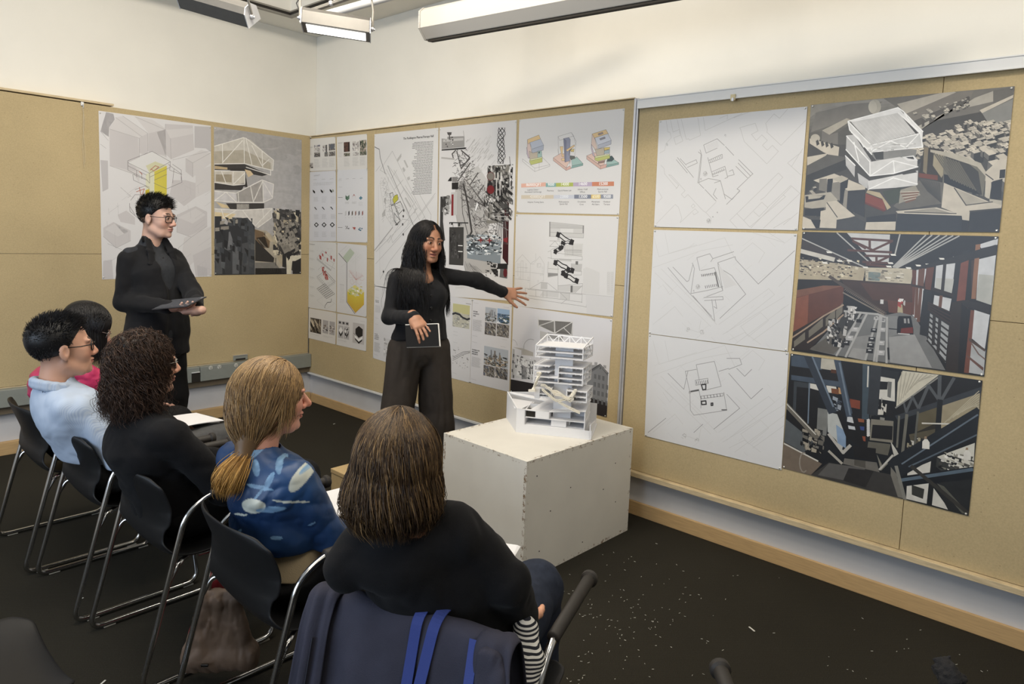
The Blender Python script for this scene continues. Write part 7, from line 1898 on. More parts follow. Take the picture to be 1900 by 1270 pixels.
wom=person('standing woman with long black hair, one arm stretched towards the drawings',(-.87,-2.62,0),co,fi,Hc,R,k,(170,124,98),T,look=(1,.12,-.04),brow=(26,20,18),lip=(146,88,80),browh=.001)
s=Sdf(); torso(s,P+UP*.06,W,Cc,N,l,.125,(.108,.094,.103),1.32,.05,.044)
for y in (-1,1): s.ell(Cc+f*.055+l*.06*y-UP*.0,(.052,.055,.06),None,.04)
s.cap(W+UP*.02,P+UP*.02,.105,.132,.03,side=l,ratio=1.3)
for a,b_,c in ((shL,eL,wL),(shR,eR,wR)): s.cap(a,b_,.048,.044,.02); s.cap(b_,c-nrm(c-b_)*.012,.044,.039,.02)
s.half(P+UP*.045,-UP,.003); s.ell(N+UP*.045+f*.045,(.075,.075,.075),None,.008,1); s.cap(N+UP*.0,N+UP*.12,.055,.075,.006,1)
jk=cloth(wom,'jacket',s,.0055,M_blk,folds(.007,(11,11,6),12))
b=MB()
for i in range(5): q=Cc+f*(.112-.002*i)+UP*(.075-.07*i)+l*.012; b.lathe(q,q+f,[(-.004,.008),(.003,.008),(.005,.004)],10)
b.build('button',M_frame,jk)
s=Sdf(); s.cap(P+UP*.13,P-UP*.02,.103,.112,.03,side=l,ratio=1.34)
for i in (0,1): s.cap(hips[i]+UP*.02,kn[i],.098,.098,.012); s.cap(kn[i],A3(an[i][0],an[i][1],.07),.098,.118,.03)
s.half(A3(0,0,.03),-UP,.004); s.half(P+UP*.14,UP,.004)
cloth(wom,'trousers',s,.007,M_brown,folds(.010,(13,13,2.5),17))
for i in (0,1): shoe(wom,an[i],f+l*(.3 if i else-.3),M_shoe,L=.24)
sp,dr,loc=scalp(4200,Hc,R,k*1.02,5,lambda p: ((p[:,0] < .045) | (p[:,2] > .072)) & (p[:,0] < .07) & (p[:,2] >-.03) & ((np.abs(p[:,1]) > .05) | (p[:,2] > .04) | (p[:,0] <-.05)))
sg=np.where(loc[:,1] > 0,1.,-1.); D=(R @ np.stack([-.5+0*sg,sg*.55,-.1+0*sg])).T+dr*.2
bod=[(Hc+R @ A3(-.018,0,.028),A3(.110,.088,.098)*k,R),(Hc+R @ A3(.0,0,-.06),A3(.088,.074,.085)*k,R),(N-UP*.09,A3(.165,.105,.10) if False else A3(.15,.15,.13),np.eye(3)),(Cc+UP*.0,A3(.10,.145,.19),np.stack([f,l,UP],1)),(shL-UP*.0,A3(.065,.065,.065),np.eye(3)),(shR,A3(.06,.06,.06),np.eye(3))]
pth=trim(flow(sp,D,40,.0150,A3(0,0,-.45),bod,4,wave=.12,curl=.2,freq=5,ad=.3),1.24,.10)
s=Sdf(); s.ell(Hc+R @ A3(-.022,0,.03),A3(.104,.083,.092)*k,R,.01); s.cap(Hc+R @ A3(-.05,0,.0),N-f*.07-UP*.02,.075,.08,.03,side=l,ratio=1.25); s.cap(N-f*.08-UP*.02,N-f*.09-UP*.2,.05,.03,.03,side=l,ratio=1.5)
s.ell(Hc+R @ A3(.075,0,-.03),A3(.078,.062,.115)*k,R,.01,1)
hairobj(wom,[(pth,.0011,hcol(len(sp),[(14,13,14),(30,27,27)],5))],s,.006,(15,14,15))
# notebook in her lowered hand
A_=dep(752,604,3.60); B_=dep(810,602,3.58); D_=dep(754,642,3.56); Cq=B_+(D_-A_)
nn=nrm(np.cross(B_-A_,D_-A_)); nn=nn if nn @ CM[2] > 0 else-nn
t=thing('notebook','black notebook with white pages in the lowered hand of the speaker','notebook',tuple((A_+Cq)/2))
A_,B_,Cq,D_=[q+nn*.012 for q in (A_,B_,Cq,D_)]
M_cov=mat('black_cover',rgb(22,22,23),rough=.8,spec=.2)
for nm,o_2,th,m in (('cover',-.001,.0025,M_cov),('pages',.003,.012,mat('white_pages',rgb(225,222,216),rough=.8)),('cover',.0155,.0025,M_cov)):
    e=nrm(B_-A_); g=nrm(D_-A_); i_=0.004
    x_=.009 if nm == 'pages' else .004
    MB().prism([q+nn*o_2 for q in (A_-e*i_-g*(x_+.001),B_+e*x_-g*(x_+.001),Cq+e*x_+g*i_,D_-e*i_+g*i_)],nn*th).build(nm,m,t,bevel=.0008)

# 3 --- man in the pale blue shirt
M_shirt=mat('pale_blue_striped_shirt',rgb(182,194,212,1.05),rough=.8,bump=.08,bscale=300,noise=.01,scale=30,spec=.2)
nt,p=nodes(M_shirt); tc=nt.nodes.new('ShaderNodeTexCoord'); mp=nt.nodes.new('ShaderNodeMapping'); mp.inputs['Scale'].default_value=(18,95,18)
wv=nt.nodes.new('ShaderNodeTexWave'); wv.inputs['Scale'].default_value=.3; wv.bands_direction='Y'
nt.links.new(tc.outputs['Object'],mp.inputs[0]); mp.inputs['Scale'].default_value=(0,78,30); nt.links.new(mp.outputs[0],wv.inputs[0]); wv.inputs['Scale'].default_value=1.0; wv.inputs['Distortion'].default_value=.6
rr=nt.nodes.new('ShaderNodeValToRGB'); rr.color_ramp.elements[0].color=rgb(184,196,212); rr.color_ramp.elements[1].color=rgb(170,185,207); rr.color_ramp.elements[0].position=.35; rr.color_ramp.elements[1].position=.65
nt.links.new(wv.outputs['Fac'],rr.inputs[0]); nt.links.new(rr.outputs[0],p.inputs['Base Color'])
F0=A3(1,0,0); L0=A3(0,1,0)


def seated(cx,cy,Hc,R,k,Np,hw,lean,arms,kn=None,skin=(206,160,136),label='',ang=0.,hd={},lo=None,**kw):
    """common lower body; returns joints and the root"""
    f=A3(math.cos(ang),math.sin(ang),0); l=A3(-f[1],f[0],0); P=A3(cx,cy,.535)-f*.01
    W=P+UP*.14-f*lean*.45; Cc=P+UP*.27-f*lean*.85
    hips=[P-l*.09,P+l*.09]; kns=kn or [P+f*.46-l*.12+UP*.02,P+f*.46+l*.12+UP*.02]; an=[A3(q[0],q[1],.10)+f*.05 for q in kns]
    l=l if lo is None else lo
    co=Sdf(); torso(co,P,W,Cc,Np,l,hw*.7,(.09,.075,.08),1.3,.06,.032)
    for a,b_,c in arms: co.cap(a,b_,.036,.031,.02); co.cap(b_,c,.031,.022,.02)
    for i in (0,1): leg(co,hips[i],kns[i],an[i],(.065,.05,.033))
    fi=Sdf(); T=head(fi,Hc,R,k,**hd); fi.cap(Hc+R @ A3(-.022,0,-.055)*k,Np,.054*k,.058*k,.03)
    return dict(f=f,l=l,P=P,W=W,C=Cc,N=Np,hips=hips,kn=kns,an=an,co=co,fi=fi,T=T,R=R,H=Hc,k=k,arms=arms,hw=hw)


def lowers(root,J,m,r=(.098,.082,.07),name='trousers',feet=True,sm=M_shoe,top=.11):
    s=Sdf(); s.cap(J['P']-J['f']*.02-UP*.0,J['P']+UP*.06,.105,.1,.03,side=J['l'],ratio=1.5)
    for i in (0,1): leg(s,J['hips'][i],J['kn'][i],J['an'][i]-UP*.0,r)
    s.half(J['P']+UP*top,UP-J['f']*(.6 if top < .1 else 0),.004); o=cloth(root,name,s,.008,m,folds(.008,(10,10,8),21))
    if feet:
        for i in (0,1): shoe(root,J['an'][i],J['f'],sm)
    return o


def upper(s,J,r=(.128,.118,.128),ratio=1.42,drop=.045,rs=.06,ra=(.054,.048,.040),back=.02):
    torso(s,J['P']+UP*.0,J['W'],J['C'],J['N'],J['l'],J['hw'],r,ratio,drop,rs)
    for a,b_,c in J['arms']: s.cap(a,b_,ra[0],ra[1],.022); s.cap(b_,c,ra[1],ra[2],.022)
    return s


# blue shirt
Hc=A3(-2.565,-2.31,1.082); R=hframe(math.radians(-6),math.radians(3)); Np=A3(-2.60,-2.31,.905)
arms=[(A3(-2.55,-2.475,.845),A3(-2.44,-2.56,.62),A3(-2.16,-2.42,.63)),(A3(-2.54,-2.14,.845),A3(-2.42,-2.08,.62),A3(-2.16,-2.24,.64))]
J=seated(-2.40,-2.33,Hc,R,1.04,Np,.155,.17,arms,[A3(-1.92,-2.40,.58),A3(-1.93,-2.20,.57)],hd=dict(jaw=1.06,nose=.95))
for a,b_,c in arms: hand(J['fi'],c,F0*.8+L0*(.4 if a[1] <-2.3 else-.4),UP,(.3,.35,.4,.4),.08,1,(.6,.2),1 if a[1] <-2.3 else-1)
blue=person('seated man in a pale blue striped shirt and black glasses',(-2.5,-2.31,0),J['co'],J['fi'],Hc,R,1.04,(202,156,132),J['T'],look=(1,-.05,0),brow=(36,30,28),faint=.5)
s=upper(Sdf(),J,(.128,.122,.126),1.36,.055,.05); s.cap(Np-UP*.05,Np+UP*.035,.08,.07,.03); s.half(J['P']+UP*.06,-UP,.004); s.half(Np+UP*.045+F0*.0,UP+F0*-.15,.002); s.cap(Np+UP*.0,Np+UP*.12,.061,.066,.004,1)
cloth(blue,'shirt',s,.006,M_shirt,folds(.008,(9,9,6),31))
s=Sdf(); cr2=[Np+A3(.072*math.cos(a),.070*math.sin(a),.026+.018*-math.cos(a)) for a in np.linspace(.5,2*PI-.5,14)]
s.chain(cr2,[.014]*14,.006); s.chain([q-UP*.016 for q in cr2],[.015]*14,.006); cloth(blue,'collar',s,.004,M_shirt)
lowers(blue,J,M_grey)
glasses(J['T'],blue,M_frame,.0026,.026,.019)
sp,dr,loc=scalp(2600,Hc,R,1.07,7,lambda p: ((p[:,2] > .062) & (p[:,0] < .068)) | ((p[:,0] < .02) & (p[:,2] > .02)) | ((p[:,0] <-.045) & (p[:,2] >-.05)))
up=np.clip((loc[:,2]-.03)/.06,0,1)[:,None]; D=dr+(R @ A3(.5,0,.8))[None]*up+nrg.normal(size=dr.shape)*.3; D /= np.linalg.norm(D,axis=1,keepdims=True)
L=(.010+.026*up*nrg.uniform(.6,1.2,(len(sp),1))); path=sp[:,None]+D[:,None]*L[:,None]*tt+(R @ A3(.4,0,-.4))[None,None]*L[:,None]*tt ** 2*.4
s=Sdf(); s.ell(Hc+R @ A3(-.024,0,.036),(.111,.088,.094),R,.01); s.ell(Hc+R @ A3(.078,0,-.03),(.09,.12,.106),R,.012,1); s.ell(Hc+R @ A3(.02,0,-.135),(.12,.12,.11),R,.03,1)
hairobj(blue,[(path,.0012,hcol(len(sp),[(18,17,18),(38,35,35)],8))],s,.005,(23,22,23))

# curly hair, black sweater
Hc=A3(-2.47,-2.955,1.10); R=hframe(math.radians(-4),math.radians(0)); Np=A3(-2.49,-2.955,.925)
arms=[(A3(-2.45,-3.13,.855),A3(-2.29,-3.20,.64),A3(-2.05,-3.08,.62)),(A3(-2.46,-2.78,.855),A3(-2.32,-2.72,.64),A3(-2.08,-2.84,.62))]
J=seated(-2.36,-2.96,Hc,R,.95,Np,.155,.13,arms,hd=dict(jaw=.95))
for a,b_,c in arms: hand(J['fi'],c,F0*.8+L0*(.4 if a[1] <-2.9 else-.4),UP,(.3,.35,.4,.4),.08,.93,(.6,.2),1 if a[1] <-2.9 else-1)
cur=person('seated woman in black with short curly dark hair and glasses',(-2.42,-2.95,0),J['co'],J['fi'],Hc,R,.95,(208,162,138),J['T'],brow=(60,42,34))
s=upper(Sdf(),J,(.134,.126,.13),1.38,.06,.054,(.064,.056,.044)); s.cap(Np-UP*.05,Np+UP*.01,.085,.07,.03); s.half(J['P']-UP*.02,-UP,.004); s.cap(Np+UP*.0,Np+UP*.12,.058,.07,.006,1)
cloth(cur,'sweater',s,.0065,M_knit,folds(.009,(8,8,6),41)); lowers(cur,J,M_trk)
glasses(J['T'],cur,M_wire,.0018,.026,.019)
b=MB()
for i in range(16): a=.3+i*.36; q=Np+A3(.066*math.cos(a),.062*math.sin(a),.02+.012*-math.cos(a)); b.lathe(q-UP*.005,q+UP,[(0,.002),(.003,.0055),(.007,.0055),(.010,.002)],8)
b.build('bead_necklace',M_frame,cur,smooth=60)
q=J['T'](-.004,-.086,-.052); b=MB(); b.lathe(q,q-UP,[(0,.002),(.006,.005),(.012,.003),(.018,.006),(.024,.002)],10); b.build('earring',M_frame,cur,smooth=60)
sp,dr,loc=scalp(4600,Hc,R,.98,9,lambda p: ((p[:,0] < .045) | (p[:,2] > .07)) & (p[:,0] < .068) & ((p[:,2] >-.055) & ((p[:,0] < .012) | (p[:,2] > .03)) ))
bod=[(Hc+R @ A3(-.022,0,-.01),A3(.104,.088,.115),R)]
pth=flow(sp,dr*.6+nrg.normal(size=dr.shape)*.5,15,.0105,A3(0,0,-.30),bod,6,wave=.3,curl=1.0,freq=12,ad=.22)
s=Sdf(); s.ell(Hc+R @ A3(-.028,0,.022),(.104,.092,.104),R,.02); s.ell(Hc+R @ A3(-.04,0,-.05),(.08,.094,.075),R,.03); s.ell(Hc+R @ A3(.088,0,-.045),(.082,.12,.12),R,.02,1)
hairobj(cur,[(pth,.0010,hcol(len(sp),[(34,25,21),(66,49,40),(92,70,56)],9,.3))],s,.006,(36,27,23),folds(.014,(34,34,34),3))

# blonde woman in the blue bomber jacket
Hc=A3(-2.335,-3.62,1.085); R=hframe(math.radians(-12),math.radians(-3)); Np=A3(-2.385,-3.63,.915)
arms=[(A3(-2.34,-3.785,.85),A3(-2.235,-3.82,.63),A3(-2.02,-3.70,.60)),(A3(-2.38,-3.47,.85),A3(-2.25,-3.41,.62),A3(-2.04,-3.52,.60))]
J=seated(-2.29,-3.65,Hc,R,.97,Np,.15,.07,arms,ang=.06,hd=dict(jaw=.95,nose=1.15))
for a,b_,c in arms: hand(J['fi'],c,F0*.8+L0*(.4 if a[1] <-3.6 else-.4),UP,(.3,.35,.4,.4),.08,.93,(.6,.2),1 if a[1] <-3.6 else-1)
blo=person('seated blonde woman in a deep blue patterned jacket',(-2.36,-3.62,0),J['co'],J['fi'],Hc,R,.97,(214,156,134),J['T'],brow=(150,112,70))
M_jkt=colmat('blue_satin_jacket',rough=.42,spec=.4,bump=.05,bscale=60)
s=upper(Sdf(),J,(.122,.128,.122),1.34,.055,.05,(.062,.058,.042)); s.cap(Np-UP*.05,Np+UP*.02,.082,.066,.03); s.half(J['P']+UP*.085,-UP,.004); s.cap(Np+UP*.0,Np+UP*.12,.058,.07,.005,1)


def leaves(V):
    q=vnoise(V*9,4)[:,None]; c=np.array([lin(x) for x in (28,52,88)])*(1+.5*q)+np.clip(vnoise(V*4,8),0,1)[:,None]*np.array([lin(x) for x in (50,92,140)])*.45
    c[:]=np.clip(c,.004,1); pale=np.array([lin(x) for x in (188,192,182)]); mid=np.array([lin(x) for x in (120,156,188)])
    px=(V-CAM) @ CM.T
    for (x,y,D,a,b_,th,col,fz) in ((463,945,2.02,.040,.023,.12,pale,0),(498,950,2.02,.045,.010,.1,mid,1),(545,896,1.98,.050,.020,1.0,pale,0),(565,868,1.98,.055,.010,.8,mid,1),(520,842,2.03,.030,.014,.9,mid,1),(466,845,2.06,.040,.010,.75,mid,1),(498,895,2.04,.030,.010,1.1,mid,1),(480,906,2.04,.045,.006,-.1,mid,1),(402,916,2.1,.03,.005,.5,mid,1),(588,965,1.95,.018,.010,-.6,mid,1),(585,855,1.97,.035,.004,.6,pale,0),(500,1012,2.0,.018,.006,0,mid,1),(470,925,2.0,.02,.004,.9,mid,1),(555,1000,1.96,.03,.004,.5,mid,1),(440,870,2.08,.02,.008,1.2,mid,1),(540,830,2.02,.02,.006,1.3,pale,1),(470,872,2.05,.012,.024,.4,mid,1),(510,870,2.03,.010,.022,.5,mid,1),(420,860,2.1,.010,.03,.3,mid,1),(440,960,2.06,.03,.004,.2,pale,0),(530,940,2.0,.05,.0035,-.15,pale,0),(600,1000,1.94,.012,.02,.2,mid,1),(560,1030,1.95,.02,.008,.3,mid,1),(430,1000,2.06,.02,.006,.8,mid,1),(575,925,1.96,.03,.012,1.2,mid,1),(450,820,2.1,.02,.005,.3,mid,1)):
        c0=dep(x,y,D); u=nrm(CM[0]*math.cos(th)-CM[1]*math.sin(th)); v=nrm(-CM[0]*math.sin(th)-CM[1]*math.cos(th)); d=V-c0
        m=np.clip(1.1-((d @ u/a) ** 2+(d @ v/b_) ** 2),0,.14)/.14*(np.abs(d @ CM[2]) < .12)
        if fz: m=m*np.clip(.55+.9*vnoise(np.stack([d @ u*40,d @ v*160,0*m],1),5),0,1)
        c=c*(1-m[:,None])+col*m[:,None]
    return c


cloth(blo,'jacket',s,.0036,M_jkt,folds(.010,(8,8,7),52),leaves)
s=Sdf(); P=J['P']; s.cap(P+UP*.12,P-UP*.02,.114,.114,.01,side=J['l'],ratio=1.36); s.half(P+UP*.10,UP,.003); s.half(P-UP*.012,-UP,.003)
cloth(blo,'waistband',s,.005,mat('cream_rib_knit',rgb(206,186,150),rough=.85,bump=.3,bscale=300),label='cream ribbed hem band')
lowers(blo,J,M_trk,top=.03)
sp,dr,loc=scalp(4600,Hc,R,1.0,11,lambda p: ((p[:,0] < .05) | (p[:,2] > .07)) & (p[:,0] < .07) & (p[:,2] >-.05) & ((p[:,0] < .0) | (p[:,2] > .03)))
tie=A3(-2.445,-3.655,.925); bod=[(Hc+R @ A3(-.02,0,.022),A3(.114,.09,.105),R),(Hc+R @ A3(-.02,0,-.06),A3(.08,.068,.08),R)]
def pull(P_): d=tie-P_; n_=np.linalg.norm(d,axis=1,keepdims=True); return d/(n_+1e-6)*(.16+.10/(n_+.05))*.5
D=(R @ A3(-.5,0,-.3))[None]+dr*.15+np.stack([0*loc[:,0],0*loc[:,0],-.4*np.ones(len(loc))],1)
pth=flow(sp,D,22,.0125,pull,bod,7,wave=.12,curl=.1,freq=4,ad=.2)
fr=loc[:,0] > .01; fr &= np.abs(loc[:,1]) > .02; fr &= nrg.random(len(fr)) < .55; pf=flow(sp[fr],(R @ A3(-.1,0,-.3))[None]+dr[fr]*.5,14,.0115,A3(.0,0,-.4)+R @ A3(-.08,0,0),bod,8,wave=.12,curl=.15,ad=.3)
n_t=900; r_=np.random.default_rng(3); a0=r_.normal(size=(n_t,3))*A3(.008,.008,.006); tl=np.linspace(0,1,14)[None,:,None]
wid=(1+1.0*np.sin(np.clip(tl*2.6,0,PI))); end=A3(-2.505,-3.66,.825)
tail=tie+(end-tie)*tl+a0[:,None]*wid*A3(1,1.3,1)+A3(-.02,-.01,.0)*np.sin(tl*PI)+r_.normal(size=(n_t,1,3))*.004*tl
s=Sdf(); s.ell(Hc+R @ A3(-.024,0,.028),(.106,.084,.096),R,.01); s.cap(Hc+R @ A3(-.055,0,-.0),tie,.07,.028,.04); s.chain([tie,tie+(end-tie)*.5+A3(-.02,0,0),end],[.014,.020,.010],.02); s.ell(Hc+R @ A3(.082,0,-.045),(.088,.12,.115),R,.02,1)
st=[(92,74,56),(134,108,76),(186,152,104),(112,90,68)]
hairobj(blo,[(pth,.0010,hcol(len(pth),st,12,.2)),(pf,.0010,hcol(len(pf),st[1:],13,.2)),(tail,.0010,hcol(n_t,[(150,112,60),(206,160,88)],14,.2))],s,.006,(104,82,58))
b=MB().tube([tie+A3(.016*math.cos(a),.016*math.sin(a),.004*math.sin(a)) for a in np.linspace(0,2*PI,14)],.004,6); b.build('hair_tie',mat('hair_tie',rgb(150,110,70)),blo,smooth=60)

# woman with the brown bob, nearest
Hc=A3(-2.485,-4.435,1.118); R=hframe(math.radians(44),math.radians(0),math.radians(6)); Np=A3(-2.47,-4.445,.945)
arms=[(dep(842,975,1.60),dep(940,1078,1.62),dep(972,1155,1.76)),(dep(672,1020,1.58),A3(-2.30,-4.17,.66),A3(-2.06,-4.22,.64))]
J=seated(-2.25,-4.40,Hc,R,.97,Np,.13,.12,arms,[A3(-1.88,-4.36,.56),A3(-1.92,-4.16,.56)],ang=.33,hd=dict(jaw=.95),lo=nrm(dep(672,1012,1.58)-dep(842,972,1.60)))
hand(J['fi'],arms[0][2],F0*.6+L0*.6,UP,(.3,.35,.4,.4),.08,.93,(.6,.2),1); hand(J['fi'],arms[1][2] ,F0*.9+L0*.3,UP,(.2,.25,.3,.3),.12,.93,(.6,.2),-1)
bob=person('woman with a brown bob seated nearest, back turned, in a black sweater',(-2.4,-4.43,0),J['co'],J['fi'],Hc,R,.97,(220,164,134),J['T'],brow=(90,66,48))
s=upper(Sdf(),J,(.126,.122,.126),1.38,.05,.055,(.062,.056,.044)); s.cap(Np-UP*.05,Np+UP*.015,.085,.068,.03); s.half(J['P']+UP*.0,-UP,.004); s.cap(Np+UP*.0,Np+UP*.12,.058,.07,.006,1)
cloth(bob,'sweater',s,.0055,M_knit,folds(.011,(7,7,5),61)); lowers(bob,J,M_den)
sp,dr,loc=scalp(6200,Hc,R,1.0,15,lambda p: ((p[:,0] < .05) | (p[:,2] > .07)) & (p[:,0] < .07) & (p[:,2] >-.03) & ((p[:,0] < .0) | (p[:,2] > .03)))
sg=np.where(loc[:,1] > .012,1.,-1.); D=(R @ np.stack([-.2+0*sg,sg*.5*(loc[:,0] > .0),-.2+0*sg])).T+dr*.35
bod=[(Hc+R @ A3(-.018,0,.020),A3(.108,.090,.102),R),(Hc+R @ A3(-.012,0,-.06),A3(.112,.100,.10),R)]
pth=trim(flow(sp,D,26,.0128,A3(0,0,-.40),bod,16,wave=.14,curl=.14,freq=4,ad=.3),1.005,.030)
for j in range(20,27): pth[:,j:] += ((Hc-pth[:,j:j+1])*A3(1,1,0))*.03     # ends turn in
s=Sdf(); s.ell(Hc+R @ A3(-.020,0,.022),(.104,.086,.098),R,.01); s.ell(Hc+R @ A3(-.018,0,-.055),(.094,.084,.08),R,.04); s.ell(Hc+R @ A3(.1,0,-.05),(.088,.09,.13),R,.02,1)
hairobj(bob,[(pth,.00085,hcol(len(pth),[(42,32,25),(60,46,35),(74,58,42),(104,82,57),(150,122,84)],17,.2))],s,.006,(46,35,27))

# woman in the pink jacket, farthest
Hc=A3(-2.32,-1.80,1.085); R=hframe(math.radians(-14),math.radians(-24)); Np=A3(-2.40,-1.79,.93)
arms=[(A3(-2.36,-1.95,.86),A3(-2.12,-1.97,.70),A3(-2.165,-1.86,.905)),(A3(-2.38,-1.62,.86),A3(-2.2,-1.58,.66),A3(-2.02,-1.70,.62))]
J=seated(-2.39,-1.79,Hc,R,.95,Np,.15,.05,arms,hd=dict(jaw=.92,nose=.95))
hand(J['fi'],arms[0][2],nrm(J['T'](.10,0,-.075)-arms[0][2]+A3(.03,0,.05)),A3(.6,-.6,.2),(.5,.6,.7,.8),.1,.93,(.5,.5),1)
hand(J['fi'],arms[1][2],F0,UP,(.3,.3,.3,.3),.1,.93,(.6,.2),-1)
pin=person('seated woman in a bright pink jacket resting a hand on her mouth',(-2.39,-1.79,0),J['co'],J['fi'],Hc,R,.95,(206,162,144),J['T'],brow=(36,30,28))
M_pink=mat('crimson_pink_satin',rgb(178,44,88,1.05),rough=.42,noise=.2,scale=9,bump=.3,bscale=28,spec=.5)
s=upper(Sdf(),J,(.128,.124,.124),1.36,.05,.055,(.062,.056,.046)); s.cap(Np-UP*.05,Np+UP*.02,.08,.072,.03); s.half(J['P']+UP*.0,-UP,.004); s.cap(Np+UP*.0,Np+UP*.12,.058,.07,.006,1)
cloth(pin,'jacket',s,.0065,M_pink,folds(.014,(14,14,12),71)); lowers(pin,J,M_trk); glasses(J['T'],pin,M_wire,.0016,.026,.02)
sp,dr,loc=scalp(3000,Hc,R,.99,19,lambda p: ((p[:,0] < .05) | (p[:,2] > .07)) & (p[:,0] < .07) & (p[:,2] >-.03) & ((p[:,0] < .0) | (p[:,2] > .03)))
sg=np.where(loc[:,1] > 0,1.,-1.); D=(R @ np.stack([-.1+0*sg,sg*.9,.3+0*sg])).T+dr*.5
bod=[(Hc+R @ A3(-.018,0,.026),A3(.104,.084,.094),R),(Hc+R @ A3(-.02,0,-.06),A3(.08,.074,.09),R),(Np-UP*.12,A3(.15,.18,.13),np.eye(3))]
pth=flow(sp,D,20,.0125,A3(0,0,-.42),bod,20,wave=.03,curl=.02,ad=.3)
s=Sdf(); s.ell(Hc+R @ A3(-.024,0,.03),(.104,.086,.094),R,.01); s.ell(Hc+R @ A3(-.03,0,-.05),(.088,.084,.09),R,.04); s.ell(Hc+R @ A3(.082,0,-.04),(.074,.075,.12),R,.02,1)
hairobj(pin,[(pth,.0012,hcol(len(pth),[(16,15,16),(32,29,30)],21,.2))],s,.006,(18,17,18))

# ------------------------------------------------------------------ papers, bag, draped jacket and strap
M_pap=mat('white_paper',rgb(228,228,230),rough=.7)
def paper(label,c,yaw,w_=.21,h=.297,tilt=(0,0),n=3):
    c=np.array(c,float); u=nrm(A3(math.cos(yaw),math.sin(yaw),tilt[0])); v=nrm(A3(-math.sin(yaw),math.cos(yaw),tilt[1])); b=MB()
    for i in range(n):
        uu=nrm(u+v*.03*i); P=[[c+uu*(h*(a/6-.5))+v*(w_*(e/4-.5))+UP*(.0012*i+.006*math.sin(a/6*PI)) for e in range(5)] for a in range(7)]; b.grid(P)
    return tagit(b.build('paper_sheet',M_pap,solid=.0006),label,'paper')
q=dep(398,788,2.62); paper('white sheets on the lap of the man in the blue shirt',(-2.07,-2.30,.665),.2,.21,.30,(-.06,0))
q=dep(590,852,2.3); paper('white sheet on the lap of the blonde woman',(-2.06,-3.60,.648),-.1,.22,.30)
paper('white papers on the lap of the woman with the brown bob',(-2.03,-4.25,.655),.5,.21,.28)

M_bag=mat('taupe_leather_bag',rgb(108,90,76),rough=.55,noise=.14,scale=16,bump=.25,bscale=40,spec=.4)
c=A3(-2.385,-3.36,.20)
t=thing('handbag','slouchy taupe leather handbag hanging beside the chair of the blonde woman','bag',tuple(c))
e1=nrm(RT+A3(.1,0,0)); e2=np.cross(UP,e1); s=Sdf()
s.cap(c-UP*.085-e1*.07,c-UP*.085+e1*.08,.055,.055,.05); s.cap(c+UP*.12-e1*.045,c+UP*.12+e1*.05,.028,.028,.05)
for a in np.linspace(-1,1,5): s.cap(c+UP*.14+e1*.045*a,c-UP*.10+e1*.088*a,.022,.045,.012)
s.half(c-UP*.155,-UP,.02)
cloth(t,'bag_body',s,.005,M_bag,folds(.010,(26,26,7),81))
b=MB(); q=c-UP*.085-e2*.062-e1*.03; b.bar(q-e1*.012,q+e1*.012,.008,.008); b.build('metal_badge',M_frame,t,bevel=.001)
b=MB()
for s_ in (-1,1): b.tube(round_path([c+UP*.12+e1*.04*s_,c+UP*.2+e1*.03*s_,c+UP*.27+e1*.01],.04),.006,8)
b.build('strap',M_bag,t,smooth=60)
t=thing('red_bag','dark red cloth bag half hidden behind the taupe handbag','bag',(-2.34,-3.16,.16))
s=Sdf(); s.cap(A3(-2.36,-3.17,.08),A3(-2.27,-3.14,.08),.055,.055,.03); s.cap(A3(-2.335,-3.17,.3),A3(-2.28,-3.15,.3),.022,.022,.06); s.cap(A3(-2.33,-3.16,.1),A3(-2.31,-3.16,.3),.06,.028,.05); s.half(A3(0,0,.03),-UP,.01)
cloth(t,'bag_body',s,.007,mat('dark_red_cloth',rgb(120,22,30),rough=.7,bump=.2,bscale=60),folds(.008,(20,20,8),83))

# navy jacket over the near chair's back
CH=chairs[4]; Mc=parent_mat(CH)
def cl(x,y,z): return np.array(Mc @ Vector((x,y,z)))
M_navy=mat('navy_cotton_jacket',rgb(58,58,70),rough=.85,noise=.14,scale=10,bump=.25,bscale=350,spec=.2)
lw=nrm(cl(0,1,0)-cl(0,0,0)); bw=nrm(cl(-1,0,0)-cl(0,0,0))
t=thing('draped_jacket','navy jacket draped over the back of the nearest chair','jacket',tuple(cl(-.28,0,.45)))
path=round_path([(-.15,0,.58),(-.185,0,.70),(-.213,0,.772),(-.262,0,.772),(-.285,0,.70),(-.305,0,.50),(-.32,0,.28),(-.33,0,.08)],.03,3)
def drape(y0,y1,ny,off,flare,amp,ph,z0=0,path=path):
    rows=[]
    for i,q in enumerate(path):
        dn=max(0,.74-q[2]) if q[0] <-.24 else 0; row=[]
        for j in range(ny):
            u=j/(ny-1); y=y0+(y1-y0)*u
            fo=amp*(.25+dn*1.6)*(math.sin(u*15+ph+dn*2)*.5+math.sin(u*31+ph*2-dn*3)*.3+.5*math.sin(u*7+dn*5))
            row.append(cl(q[0]-off+fo,y*(1+flare*dn),q[2]+off*.6-.012*abs(2*u-1) ** 4*(1 if dn == 0 else .3)))
        rows.append(row)
    b=MB(); b.grid(rows); return b
drape(-.225,.225,46,0,.5,.03,.4).build('jacket_body',M_navy,t,smooth=180,solid=.005,sub=1)
drape(.185,.262,12,.014,.55,.03,2.2).build('front_edge',M_navy,t,smooth=180,solid=.005,sub=1)
drape(-.262,-.175,12,.016,.6,.03,4.2).build('front_edge',M_navy,t,smooth=180,solid=.005,sub=1)
